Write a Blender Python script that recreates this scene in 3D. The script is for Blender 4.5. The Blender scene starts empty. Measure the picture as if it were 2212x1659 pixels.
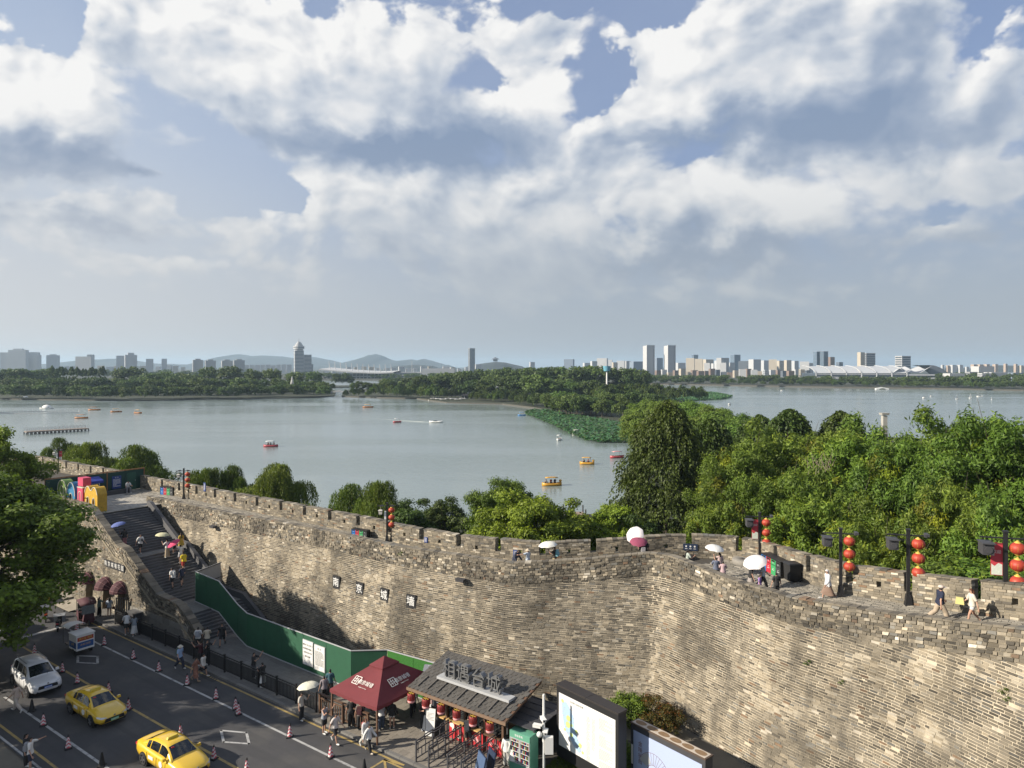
import bpy,bmesh,math,random
import numpy as np
from mathutils import Vector,Matrix,Euler
random.seed(11)
rng = np.random.default_rng(11)
sc = bpy.context.scene
COL = sc.collection
PI = math.pi

# ------------------------------------------------------------------ camera
CAMZ = 21.0
cam_d = bpy.data.cameras.new('camera')
cam = bpy.data.objects.new('camera',cam_d)
COL.objects.link(cam)
cam.location = (0,0,CAMZ)
cam.rotation_euler = (PI/2,0,0)
cam_d.sensor_width = 36.0
cam_d.lens = 24.96
cam_d.shift_y = -18.0/1024.0
cam_d.clip_start = 0.5
cam_d.clip_end = 30000
sc.camera = cam

# ------------------------------------------------------------------ sun, exposure
SUN_EL = math.radians(28)
sun_to = Vector((-0.965,-0.26,0)).normalized()      # horizontal direction towards the sun
SUN = Vector((sun_to.x*math.cos(SUN_EL),sun_to.y*math.cos(SUN_EL),math.sin(SUN_EL)))
sun_d = bpy.data.lights.new('sun','SUN')
sun_d.energy = 5.0
sun_d.angle = math.radians(0.53)
sun_d.color = (1.0,0.90,0.755)
sun = bpy.data.objects.new('sun',sun_d)
COL.objects.link(sun)
sun.location = SUN*300
sun.rotation_euler = (-SUN).to_track_quat('-Z','Y').to_euler()

vs = sc.view_settings
sc.display_settings.display_device = 'sRGB'
vs.view_transform = 'Standard'
vs.look = 'None'
vs.gamma = 1.0
EXPO = 0.80          # the photograph is exposed for the shaded street
vs.exposure = EXPO
vs.use_curve_mapping = False
sc.cycles.use_denoising = True
sc.cycles.max_bounces = 6
sc.cycles.diffuse_bounces = 2
sc.cycles.glossy_bounces = 3
sc.cycles.transmission_bounces = 3
sc.cycles.transparent_max_bounces = 6
sc.cycles.volume_bounces = 0
sc.cycles.sample_clamp_indirect = 4.0
sc.cycles.caustics_reflective = False
sc.cycles.caustics_refractive = False

# ------------------------------------------------------------------ node helper
class NT:
 def __init__(s,tree):
  s.t = tree
  tree.nodes.clear()

 def n(s,kind,**kw):
  nd = s.t.nodes.new(kind)
  for k,v in kw.items():
   setattr(nd,k,v)
  return nd

 def put(s,sock,v):
  if v is None:
   return
  if isinstance(v,bpy.types.NodeSocket):
   s.t.links.new(v,sock)
  else:
   sock.default_value = v

 def m(s,op,a,b=None,c=None,clamp=False):
  nd = s.n('ShaderNodeMath',operation=op,use_clamp=clamp)
  s.put(nd.inputs[0],a)
  s.put(nd.inputs[1],b)
  s.put(nd.inputs[2],c)
  return nd.outputs[0]

 def v(s,op,a,b=None,c=None):
  nd = s.n('ShaderNodeVectorMath',operation=op)
  s.put(nd.inputs[0],a)
  if op == 'SCALE':
   s.put(nd.inputs[3],b)
  else:
   s.put(nd.inputs[1],b)
   s.put(nd.inputs[2],c)
  return nd.outputs['Value'] if op in ('DOT_PRODUCT','LENGTH','DISTANCE') else nd.outputs[0]

 def xyz(s,x,y,z=0.0):
  nd = s.n('ShaderNodeCombineXYZ')
  for k,q in enumerate((x,y,z)):
   s.put(nd.inputs[k],q)
  return nd.outputs[0]

 def sep(s,v):
  nd = s.n('ShaderNodeSeparateXYZ')
  s.put(nd.inputs[0],v)
  return nd.outputs

 def noise(s,vec,scale,detail=4.0,rough=0.5,dist=0.0,color=False):
  nd = s.n('ShaderNodeTexNoise')
  s.put(nd.inputs['Vector'],vec)
  nd.inputs['Scale'].default_value = scale
  nd.inputs['Detail'].default_value = detail
  nd.inputs['Roughness'].default_value = rough
  nd.inputs['Distortion'].default_value = dist
  return nd.outputs['Color'] if color else nd.outputs[0]

 def ss(s,x,lo,hi,a=0.0,b=1.0):
  nd = s.n('ShaderNodeMapRange',interpolation_type='SMOOTHSTEP')
  s.put(nd.inputs[0],x)
  for k,q in enumerate((lo,hi,a,b)):
   s.put(nd.inputs[k + 1],q)
  return nd.outputs[0]

 def mix(s,f,a,b,blend='MIX'):
  nd = s.n('ShaderNodeMix',data_type='RGBA',blend_type=blend)
  s.put(nd.inputs[0],f)
  for k,q in ((6,a),(7,b)):
   if isinstance(q,tuple) and len(q) == 3:
    q = q + (1.0,)
   s.put(nd.inputs[k],q)
  return nd.outputs[2]

FV,HV,CX = 1533.7,790.6,1106.0       # focal length, horizon row and centre column on the photograph at 2212 px

def G(xv,yv,z=0.0):
 """the point at height z that the photograph shows at (xv, yv)"""
 Y = (CAMZ - z)*FV/(yv - HV)
 return Vector(((xv - CX)/FV*Y,Y,z))

def AT(xv,yv,Y):
 return Vector(((xv - CX)/FV*Y,Y,CAMZ - (yv - HV)/FV*Y))

# ------------------------------------------------------------------ sky
world = bpy.data.worlds.new('World')
sc.world = world
world.use_nodes = True
W = NT(world.node_tree)
out = W.n('ShaderNodeOutputWorld')
bg = W.n('ShaderNodeBackground')
SKYS = 0.10
bg.inputs['Strength'].default_value = SKYS
W.t.links.new(bg.outputs[0],out.inputs[0])
sky = W.n('ShaderNodeTexSky',sky_type='NISHITA',sun_disc=False)
sky.sun_elevation = SUN_EL
sky.sun_rotation = math.atan2(sun_to.x,sun_to.y)
sky.altitude = 20.0
sky.air_density = 1.0
sky.dust_density = 1.2
sky.ozone_density = 2.0
tc = W.n('ShaderNodeTexCoord')
d_ = tc.outputs['Generated']
dx,dy,dz = W.sep(d_)
az = W.m('ARCTAN2',dx,dy)
el = W.m('ARCSINE',dz)
q = W.xyz(az,el,0.0)
# clouds stand in layers: seen edge-on near the horizon they are smaller and flatter
persp = W.m('ADD',W.m('MULTIPLY',W.m('ABSOLUTE',el),1.9),0.42)
qz = W.m('DIVIDE',1.0,persp)
P0 = W.v('MULTIPLY',q,W.xyz(1.0,1.28,1.0))
P0 = W.v('ADD',P0,W.xyz(0,0,W.m('MULTIPLY',el,0.6)))
warp = W.noise(P0,3.0,3.0,0.5,color=True)
P0 = W.v('ADD',P0,W.v('SCALE',W.v('SUBTRACT',warp,(0.5,0.5,0.5)),0.11))

def aze(xv,yv):
 X,Z = xv - CX,HV - yv
 return math.atan2(X,FV),math.atan2(Z,math.hypot(FV,X))

# cumulus masses: (column, row, half width, half height, weight)
MASS = [
 (150,250,230,120,1.05),(30,180,130,70,.6),(290,60,170,110,.75),(520,90,240,130,1.0),
 (820,120,320,170,1.25),(560,260,120,90,.5),(900,310,300,110,1.0),(640,215,150,80,.6),
 (1230,180,80,90,1.0),(1200,30,170,50,.65),(1160,235,90,45,.7),
 (1640,120,270,190,1.2),(1880,140,220,190,1.1),(1420,110,50,90,.5),(1500,245,160,90,.7),
 (130,360,240,55,1.0),(380,395,70,40,.6),(90,430,200,40,.5),(200,510,230,48,.8),
 (360,465,70,25,.5),(400,305,60,22,.5),(555,450,50,60,.75),(480,520,60,40,.4),
 (800,470,190,90,.85),(1060,500,210,110,.95),(1240,470,110,110,.8),(1340,370,90,60,.6),
 (1640,440,230,95,1.15),(1580,520,240,50,.8),(2010,360,180,110,1.0),(2140,420,130,110,.9),
 (1930,510,60,30,.5),(2050,510,100,40,.6),(1560,590,420,40,.55),(2200,60,50,50,.6),
 (700,590,560,55,.50),(1900,620,460,55,.48),(1300,640,600,40,.40),(250,600,360,50,.5),
 (1000,420,420,70,.42),(1950,260,330,110,.55),(60,300,220,70,.45),(1330,300,160,60,.45),(2150,230,120,90,.5),
 (640,80,420,120,.35),(1500,60,200,120,.35),(420,500,200,30,.4),
 # gaps of blue between them
 (440,330,125,90,-.58),(1125,165,48,48,-.50),(1345,170,58,90,-.62),(2130,85,75,75,-.6),(1440,8,70,26,-.8),
 (60,25,95,34,-.8),(1555,330,50,26,-.6),(620,420,90,36,-.6),(330,560,120,26,-.3),(1970,470,40,40,-.5)]
# parts of those masses turned away from the sun (grey bases) and towards it (white heads)
TONE = [
 (150,345,190,42,-.62),(370,392,60,34,-.5),(260,520,130,34,-.55),(60,470,120,22,-.2),
 (880,340,260,52,-.80),(1130,300,150,45,-.55),(1010,240,90,80,-.2),(760,300,120,40,-.25),
 (1680,290,260,60,-.55),(1870,200,130,110,-.42),(1500,310,120,30,-.35),(1600,545,330,34,-.70),
 (1420,560,120,40,-.4),(960,575,150,26,-.3),(2060,300,160,70,-.35),(2150,500,110,50,-.35),
 (110,230,160,50,.42),(60,180,90,30,.2),(330,60,150,60,.25),(560,160,110,60,.25),(820,60,170,70,.22),
 (1225,180,80,70,.55),(1500,90,60,110,.30),(1560,215,130,55,.28),(1700,430,190,50,.50),
 (1260,510,90,60,.40),(540,440,60,50,.35),(1990,400,120,70,.28),(2170,430,70,60,.25),(690,230,110,40,.2)]

def blobs(lst,lean=None):
 tot = tot2 = None
 for (mx,my,rx,ry,wt) in lst:
  a0,e0 = aze(mx,my)
  a1,_ = aze(mx + rx,my)
  _,e1 = aze(mx,my - ry)
  ia,ie = 1.0/(a1 - a0),1.0/(e1 - e0)
  r = W.v('MULTIPLY_ADD',q2,(ia,ie,0.0),(-a0*ia,-e0*ie,0.0))
  g = W.m('POWER',math.exp(-0.95),W.v('DOT_PRODUCT',r,r))
  tot = W.m('MULTIPLY',g,wt) if tot is None else W.m('MULTIPLY_ADD',g,wt,tot)
  if lean:
   gl = W.m('MULTIPLY',g,W.v('DOT_PRODUCT',r,lean))
   tot2 = W.m('MULTIPLY',gl,wt) if tot2 is None else W.m('MULTIPLY_ADD',gl,wt,tot2)
 return (tot,tot2) if lean else tot

SUNQ = (-0.72,0.69,0.0)
warp2 = W.noise(P0,11.0,4.0,0.6,color=True)
q2 = W.v('MULTIPLY_ADD',W.v('SUBTRACT',warp,(0.5,0.5,0.5)),(0.26,0.16,0.0),q)
q2 = W.v('MULTIPLY_ADD',W.v('SUBTRACT',warp2,(0.5,0.5,0.5)),(0.13,0.10,0.0),q2)
cover,head = blobs(MASS,(-0.45,0.80,0.0))      # head: how far towards the sunlit top of its cloud a point lies
head = W.m('DIVIDE',head,W.m('ADD',W.m('MAXIMUM',cover,0.0),0.25))
tone = blobs(TONE)

def fbm(p,det):
 a = W.noise(p,5.2,det,0.62)
 vo = W.n('ShaderNodeTexVoronoi',feature='F1',voronoi_dimensions='2D')
 W.put(vo.inputs['Vector'],p)
 vo.inputs['Scale'].default_value = 12.0
 vo.inputs['Detail'].default_value = 2.0
 vo.inputs['Roughness'].default_value = 0.55
 return W.m('MULTIPLY_ADD',vo.outputs[0],-0.62,W.m('MULTIPLY_ADD',a,1.75,-0.60))

n0 = fbm(P0,8.0)
n1 = fbm(W.v('ADD',P0,(SUNQ[0]*0.03,SUNQ[1]*0.042,0.0)),4.0)
# the same kind of cloud goes on outside the frame
wide = W.noise(W.v('MULTIPLY',q,(1.0,1.7,1.0)),2.3,2.0,0.5)
outside = W.ss(W.m('MAXIMUM',W.m('ABSOLUTE',az),W.m('MULTIPLY',el,1.27)),0.60,0.80)
wide = W.m('MULTIPLY',W.m('MULTIPLY_ADD',wide,4.2,-1.55),W.ss(el,0.08,0.25))
cover = W.m('ADD',W.m('MULTIPLY',cover,W.m('SUBTRACT',1.0,outside)),W.m('MULTIPLY',wide,outside))
dens = W.m('ADD',W.m('MINIMUM',cover,1.45),W.m('ADD',n0,-0.40))
soft = W.ss(head,-0.45,0.25,0.70,0.13)           # crisp heads, soft bases
alpha = W.ss(dens,-0.12,soft)
rim = W.m('MULTIPLY',W.m('SUBTRACT',n0,n1),W.ss(head,-0.55,0.35,0.16,0.95))
lit = W.m('ADD',W.m('MULTIPLY',head,0.40),W.m('MULTIPLY_ADD',tone,0.84,0.63))
lit = W.m('ADD',lit,W.m('MULTIPLY',W.ss(dens,0.9,0.1),0.10))
lit = W.m('ADD',lit,rim,clamp=True)
sunside = W.m('MULTIPLY_ADD',W.v('DOT_PRODUCT',d_,tuple(sun_to)),0.5,0.5)      # 0 away from the sun .. 1 towards it
ramp = W.n('ShaderNodeValToRGB')
ce = ramp.color_ramp.elements
ce[0].position,ce[0].color = 0.0,(0.255,0.335,0.475,1)
ce[1].position,ce[1].color = 1.0,(0.93,0.925,0.915,1)
for p_,c_ in ((0.30,(0.375,0.445,0.565,1)),(0.58,(0.60,0.645,0.715,1)),(0.80,(0.79,0.80,0.82,1))):
 e_ = ce.new(p_)
 e_.color = c_
W.put(ramp.inputs[0],lit)
blue = W.mix(0.55,W.v('SCALE',sky.outputs[0],SKYS*1.0),(0.21,0.315,0.60))
pale = W.ss(W.m('ADD',sunside,W.m('MULTIPLY',el,-0.6)),0.08,0.72)
blue = W.mix(W.m('MULTIPLY',pale,0.80),blue,(0.52,0.625,0.79))
veil = W.m('MULTIPLY',W.noise(P0,1.6,5.0,0.5),W.m('ADD',W.m('MULTIPLY',pale,0.5),0.35))
col = W.mix(W.ss(veil,0.08,0.50,0.08,0.68),blue,(0.56,0.62,0.71))
col = W.mix(alpha,col,ramp.outputs[0])
haze = W.mix(W.ss(sunside,0.28,0.80),(0.41,0.45,0.49),(0.67,0.67,0.67))
hz = W.m('POWER',math.exp(-1.0),W.m('POWER',W.m('DIVIDE',W.m('MAXIMUM',el,0.0),0.140),2.0))
col = W.mix(W.m('MULTIPLY',hz,0.97),col,haze)
hz2 = W.ss(el,0.08,0.34,0.42,0.0)
col = W.mix(hz2,col,haze)
below = W.ss(el,-0.03,0.0)
col = W.mix(below,(0.30,0.33,0.34),col)
W.put(bg.inputs['Color'],W.v('SCALE',col,1.0/SKYS/2**EXPO))
world.cycles.sampling_method = 'MANUAL'
world.cycles.sample_map_resolution = 512

# ------------------------------------------------------------------ street frame: s runs along the street and the wall, d away from the camera
U = Vector((0.811,-0.585,0.0)).normalized()
N = Vector((-U.y,U.x,0.0))
UROT = math.atan2(U.y,U.x)

def SD(s,d,z=0.0):
 return U*s + N*d + Vector((0,0,z))

def sd_of(p):
 return p.x*U.x + p.y*U.y,p.x*N.x + p.y*N.y

# ------------------------------------------------------------------ materials
MATS = {}
ALB = 0.82

def mat(name,col,rough=0.8,var=0.12,scale=6.0,bump=0.0,bscale=40.0,metal=0.0,attr=None,spec=0.5,coat=0.0,
 dark=None,dscale=1.0,damount=0.5,coords='Object',trans=0.0,emit=None,alpha=None,streak=None):
 """general surface: a base colour with two sizes of noise in it, optional dirt patches and fine relief"""
 if name in MATS:
  return MATS[name]
 M = bpy.data.materials.new(name)
 M.use_nodes = True
 T = NT(M.node_tree)
 o = T.n('ShaderNodeOutputMaterial')
 p = T.n('ShaderNodeBsdfPrincipled')
 T.t.links.new(p.outputs[0],o.inputs[0])
 tcn = T.n('ShaderNodeTexCoord')
 vec = tcn.outputs[coords] if coords != 'World' else T.n('ShaderNodeNewGeometry').outputs['Position']
 base = tuple(x*ALB for x in col[:3]) + (1.0,)
 if attr:
  a = T.n('ShaderNodeAttribute',attribute_name=attr)
  base = T.mix(1.0,a.outputs[0],base,'MULTIPLY')
 if var > 0:
  f = T.m('ADD',T.m('MULTIPLY',T.noise(vec,scale,5.0,0.6),0.6),T.m('MULTIPLY',T.noise(vec,scale*9.0,3.0,0.6),0.4))
  k = T.m('MULTIPLY_ADD',T.m('SUBTRACT',f,0.5),var*5.0,1.0)
  base = T.v('SCALE',base if isinstance(base,bpy.types.NodeSocket) else base[:3],k)
 if dark:
  f = T.ss(T.noise(vec,dscale,6.0,0.62),0.47,0.66)
  base = T.mix(T.m('MULTIPLY',f,damount),base,dark)
 if streak:
  rot_ = T.n('ShaderNodeVectorRotate',rotation_type='Z_AXIS')
  T.put(rot_.inputs['Vector'],vec)
  rot_.inputs['Angle'].default_value = -math.atan2(-0.585,0.811)
  sv = T.v('MULTIPLY',rot_.outputs[0],streak[0])
  f = T.ss(T.noise(sv,streak[1],5.0,0.6),0.46,0.70)
  base = T.mix(T.m('MULTIPLY',f,streak[3]),base,streak[2])
 T.put(p.inputs['Base Color'],base if isinstance(base,bpy.types.NodeSocket) else base)
 p.inputs['Roughness'].default_value = rough
 p.inputs['Metallic'].default_value = metal
 p.inputs['Specular IOR Level'].default_value = spec
 p.inputs['Coat Weight'].default_value = coat
 p.inputs['Coat Roughness'].default_value = 0.06
 if emit:
  p.inputs['Emission Color'].default_value = emit[0] + (1.0,)
  p.inputs['Emission Strength'].default_value = emit[1]
 if alpha is not None:
  p.inputs['Alpha'].default_value = alpha
 if bump > 0:
  b = T.n('ShaderNodeBump')
  b.inputs['Strength'].default_value = min(1.0,bump)
  b.inputs['Distance'].default_value = 0.02
  T.put(b.inputs['Height'],T.noise(vec,bscale,4.0,0.6))
  T.t.links.new(b.outputs[0],p.inputs['Normal'])
 if trans > 0:
  tr = T.n('ShaderNodeBsdfTranslucent')
  T.put(tr.inputs[0],base if isinstance(base,bpy.types.NodeSocket) else base)
  ms = T.n('ShaderNodeMixShader')
  ms.inputs[0].default_value = trans
  T.t.links.new(p.outputs[0],ms.inputs[1])
  T.t.links.new(tr.outputs[0],ms.inputs[2])
  T.t.links.new(ms.outputs[0],o.inputs[0])
 MATS[name] = M
 return M

# ------------------------------------------------------------------ meshes
def raw_mesh(name,V,F,mats,mi=None,col=None,smooth=False,attr='tint'):
 """V (n,3) array, F list of index tuples or an (m,k) array"""
 me = bpy.data.meshes.new(name)
 V = np.asarray(V,dtype=np.float32)
 if isinstance(F,np.ndarray):
  m,k = F.shape
  me.vertices.add(len(V))
  me.vertices.foreach_set('co',V.ravel())
  me.loops.add(m*k)
  me.loops.foreach_set('vertex_index',F.astype(np.int32).ravel())
  me.polygons.add(m)
  me.polygons.foreach_set('loop_start',np.arange(0,m*k,k,dtype=np.int32))
  if mi is not None:
   me.polygons.foreach_set('material_index',np.asarray(mi,dtype=np.int32))
  if smooth:
   me.polygons.foreach_set('use_smooth',np.ones(m,dtype=bool))
  me.update(calc_edges=True)
 else:
  me.from_pydata([tuple(v) for v in V],[],F)
  if mi is not None:
   me.polygons.foreach_set('material_index',np.asarray(mi,dtype=np.int32))
  if smooth is True:
   me.polygons.foreach_set('use_smooth',np.ones(len(F),dtype=bool))
  elif isinstance(smooth,list):
   me.polygons.foreach_set('use_smooth',np.asarray(smooth,dtype=bool))
 if col is not None:
  a = me.color_attributes.new(attr,'FLOAT_COLOR','POINT')
  c = np.asarray(col,dtype=np.float32)
  if c.shape[1] == 3:
   c = np.concatenate([c,np.ones((len(c),1),np.float32)],axis=1)
  a.data.foreach_set('color',c.ravel())
 for m_ in (mats if isinstance(mats,(list,tuple)) else [mats]):
  me.materials.append(m_)
 me.validate()
 return me

def link(name,data,parent=None,loc=None,rz=None,rot=None,scale=None):
 o = bpy.data.objects.new(name,data)
 COL.objects.link(o)
 if parent is not None:
  o.parent = parent
 if loc is not None:
  o.location = loc
 if rz is not None:
  o.rotation_euler = (0,0,rz)
 if rot is not None:
  o.rotation_euler = rot
 if scale is not None:
  o.scale = scale if hasattr(scale,'__len__') else (scale,)*3
 return o

LONG = []

def tag(o,label=None,cat=None,group=None,kind=None):
 if label:
  o['label'] = label
  if len(label.split()) > 16:
   LONG.append(label)
 if cat:
  o['category'] = cat
 if group:
  o['group'] = group
 if kind:
  o['kind'] = kind
 return o

def thing(name,label,cat,loc=(0,0,0),rz=0.0,group=None,scale=None):
 return tag(link(name,None,None,loc,rz,scale=scale),label,cat,group)

def children(o,_map={}):
 return list(o.children)

def dup(root,loc,rz=None,label=None,group=None,scale=None,recolor=None):
 """a copy of a thing with copies of its parts and sub-parts (mesh data shared)"""
 r = root.copy()
 COL.objects.link(r)
 r.location = loc
 if rz is not None:
  r.rotation_euler = (0,0,rz)
 if scale is not None:
  r.scale = scale if hasattr(scale,'__len__') else (scale,)*3
 if label:
  r['label'] = label
 if group:
  r['group'] = group
 for ch in KIDS.get(root.name,[]):
  c = ch.copy()
  COL.objects.link(c)
  c.parent = r
  KIDS.setdefault(r.name,[]).append(c)
  for g in KIDS.get(ch.name,[]):
   e = g.copy()
   COL.objects.link(e)
   e.parent = c
   KIDS.setdefault(c.name,[]).append(e)
 return r

KIDS = {}
ORD = ('first second third fourth fifth sixth seventh eighth ninth tenth eleventh twelfth thirteenth fourteenth fifteenth sixteenth seventeenth eighteenth nineteenth twentieth '
 'twenty-first twenty-second twenty-third twenty-fourth twenty-fifth twenty-sixth twenty-seventh twenty-eighth twenty-ninth thirtieth').split()
ORD += ['thirty-' + o for o in ORD[:9]] + ['fortieth'] + ['forty-' + o for o in ORD[:9]] + ['fiftieth'] + ['fifty-' + o for o in ORD[:9]]

class MB:
 """collects shapes, then links them as one mesh object"""

 def __init__(s):
  s.V,s.F,s.MI,s.SM,s.C = [],[],[],[],[]
  s.tint = None

 def add(s,vs_,fs,mi=0,M=None,smooth=False):
  b = len(s.V)
  for v in vs_:
   v = Vector(v)
   s.V.append(M @ v if M is not None else v)
   if s.tint is not None:
    s.C.append(s.tint)
  for f in fs:
   s.F.append(tuple(b + i for i in f))
   s.MI.append(mi)
   s.SM.append(smooth)
  return b

 def box(s,c,size,mi=0,rz=0.0,M=None,taper=1.0,skip=''):
  hx,hy,hz = size[0]/2,size[1]/2,size[2]/2
  t = taper
  vv = [(-hx,-hy,-hz),(hx,-hy,-hz),(hx,hy,-hz),(-hx,hy,-hz),
 (-hx*t,-hy*t,hz),(hx*t,-hy*t,hz),(hx*t,hy*t,hz),(-hx*t,hy*t,hz)]
  R = Matrix.Translation(Vector(c)) @ Matrix.Rotation(rz,4,'Z')
  if M is not None:
   R = M @ R
  s.add(vv,[(0,3,2,1),(4,5,6,7),(0,1,5,4),(1,2,6,5),(2,3,7,6),(3,0,4,7)],mi,R)
  return s

 def tube(s,a,b,r0,r1=None,n=8,mi=0,M=None,cap=True,smooth=True):
  a,b = Vector(a),Vector(b)
  r1 = r0 if r1 is None else r1
  ax = (b - a)
  if ax.length < 1e-6:
   return s
  qd = ax.to_track_quat('Z','Y')
  vv = []
  for (p,r) in ((a,r0),(b,r1)):
   for k in range(n):
    t = 2*PI*k/n
    vv.append(p + qd @ Vector((r*math.cos(t),r*math.sin(t),0)))
  fs = [(k,(k + 1) % n,n + (k + 1) % n,n + k) for k in range(n)]
  s.add(vv,fs,mi,M,smooth)
  if cap:
   s.add(vv[:n],[tuple(range(n))[::-1]],mi,M)
   s.add(vv[n:],[tuple(range(n))],mi,M)
  return s

 def bar(s,a,b,w,h,mi=0,M=None,up=(0,0,1)):
  """square bar from a to b"""
  a,b = Vector(a),Vector(b)
  ax = (b - a).normalized()
  u_ = Vector(up)
  sx = ax.cross(u_)
  if sx.length < 1e-4:
   sx = ax.cross(Vector((1,0,0)))
  sx.normalize()
  u_ = sx.cross(ax)
  vv = []
  for p in (a,b):
   for (i,j) in ((-1,-1),(1,-1),(1,1),(-1,1)):
    vv.append(p + sx*(i*w/2) + u_*(j*h/2))
  s.add(vv,[(3,2,1,0),(4,5,6,7),(0,1,5,4),(1,2,6,5),(2,3,7,6),(3,0,4,7)],mi,M)
  return s

 def lathe(s,prof,n=12,mi=0,M=None,smooth=True,sx=1.0,sy=1.0,closed=True):
  vv = []
  for (r,z) in prof:
   for k in range(n):
    t = 2*PI*k/n
    vv.append((r*math.cos(t)*sx,r*math.sin(t)*sy,z))
  fs = []
  for i in range(len(prof) - 1):
   for k in range(n):
    k2 = (k + 1) % n
    fs.append((i*n + k,i*n + k2,(i + 1)*n + k2,(i + 1)*n + k))
  s.add(vv,fs,mi,M,smooth)
  if closed:
   if prof[0][0] > 1e-4:
    s.add(vv[:n],[tuple(range(n))[::-1]],mi,M)
   if prof[-1][0] > 1e-4:
    s.add(vv[-n:],[tuple(range(n))],mi,M)
  return s

 def ball(s,c,r,n=10,mi=0,M=None,sc_=(1,1,1)):
  prof = [(math.sin(PI*i/(n // 2))*1.0,-math.cos(PI*i/(n // 2))) for i in range(n // 2 + 1)]
  prof[0] = (1e-5,-1)
  prof[-1] = (1e-5,1)
  R = Matrix.Translation(Vector(c)) @ Matrix.Diagonal((r*sc_[0],r*sc_[1],r*sc_[2],1))
  return s.lathe(prof,n,mi,(M @ R) if M is not None else R)

 def prism(s,pts,z0,z1,mi=0,M=None,mi_side=None):
  """upright prism over a plan polygon (counter-clockwise)"""
  n = len(pts)
  vv = [(p[0],p[1],z0 if not callable(z0) else z0(p)) for p in pts] + [(p[0],p[1],z1 if not callable(z1) else z1(p)) for p in pts]
  s.add(vv,[tuple(range(n))[::-1],tuple(range(n,2*n))],mi,M)
  s.add(vv,[(k,(k + 1) % n,n + (k + 1) % n,n + k) for k in range(n)],mi if mi_side is None else mi_side,M)
  return s

 def sheet(s,pts,mi=0,M=None):
  s.add(pts,[tuple(range(len(pts)))],mi,M)
  return s

 def slab(s,outline,thick,M,mi=0):
  """outline in local x,z; extruded along local y by thick"""
  n = len(outline)
  vv = [(x,-thick/2,z) for x,z in outline] + [(x,thick/2,z) for x,z in outline]
  s.add(vv,[tuple(range(n)),tuple(range(n,2*n))[::-1]] + [((k + 1) % n,k,n + k,n + (k + 1) % n) for k in range(n)],mi,M)
  return s

 def mesh(s,name,mats):
  return raw_mesh(name,np.array([tuple(v) for v in s.V],dtype=np.float32).reshape(-1,3),s.F,mats,s.MI,
 s.C if s.tint is not None else None,s.SM)

 def build(s,name,mats,parent=None,loc=None,rz=None,label=None):
  o = link(name,s.mesh(name,mats),parent,loc,rz)
  if parent is not None:
   KIDS.setdefault(parent.name,[]).append(o)
  if label:
   o['label'] = label
  return o

def part(o,parent):
 o.parent = parent
 KIDS.setdefault(parent.name,[]).append(o)
 return o

def text_mesh(txt,size=1.0,depth=0.02,res=3,bold=0.0,align='CENTER'):
 """lettering as a mesh in the local x,z plane facing -y, centred"""
 cu = bpy.data.curves.new('lettering','FONT')
 cu.body = txt
 cu.size = size
 cu.extrude = depth/2
 cu.resolution_u = res
 cu.offset = bold
 cu.align_x = align
 cu.align_y = 'CENTER'
 ob = bpy.data.objects.new('lettering',cu)
 COL.objects.link(ob)
 dg = bpy.context.evaluated_depsgraph_get()
 me = bpy.data.meshes.new_from_object(ob.evaluated_get(dg))
 bpy.data.objects.remove(ob)
 bpy.data.curves.remove(cu)
 me.transform(Matrix.Rotation(PI/2,4,'X'))
 return me

def letters(txt,size,depth,m_,parent,loc,rz=0.0,rot=None,name='lettering',stretch=None,bold=0.0):
 me = text_mesh(txt,size,depth,bold=bold)
 if stretch:
  me.transform(Matrix.Diagonal((stretch[0],1,stretch[1],1)))
 me.materials.clear()
 me.materials.append(m_)
 o = link(name,me,parent,loc,rz,rot)
 if parent is not None:
  KIDS.setdefault(parent.name,[]).append(o)
 return o

def pieces(name,items,m_,parent,limit=300,stuff_name=None,view=True,attr=True):
 """items: list of (verts, faces, tint). The ones that show largest become objects of their own, the rest one joined part."""
 cp = Vector((0,0,CAMZ))

 def key(it):
  v = it[0][0]
  return (Vector(v) - cp).length
 def inview(it):
  v = it[0][0]
  if v[1] < 4:
   return False
  x = CX + FV*v[0]/v[1]
  y = HV + FV*(CAMZ - v[2])/v[1]
  return -10 < x < 2222 and y < 1669
 idx = sorted(range(len(items)),key=lambda i: (not inview(items[i]),key(items[i])))
 near,rest = idx[:limit],idx[limit:]
 for i in near:
  v,f,c = items[i]
  p0 = np.mean(np.array(v,dtype=float),axis=0)
  o = link(name,raw_mesh(name,np.array(v,dtype=float) - p0,f,m_,None,[c]*len(v)),parent,tuple(p0))
  KIDS.setdefault(parent.name,[]).append(o)
 if rest:
  V,F,C = [],[],[]
  for i in rest:
   v,f,c = items[i]
   b = len(V)
   V.extend(v)
   C.extend([c]*len(v))
   F.extend([tuple(b + k for k in ff) for ff in f])
  o = link(stuff_name or (name + 'work'),raw_mesh(name,np.array(V,dtype=float),F,m_,None,C),parent)
  o['kind'] = 'stuff'
  KIDS.setdefault(parent.name,[]).append(o)

BOXF = [(0,1,5,4),(1,2,6,5),(2,3,7,6),(3,0,4,7),(4,5,6,7)]

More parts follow.
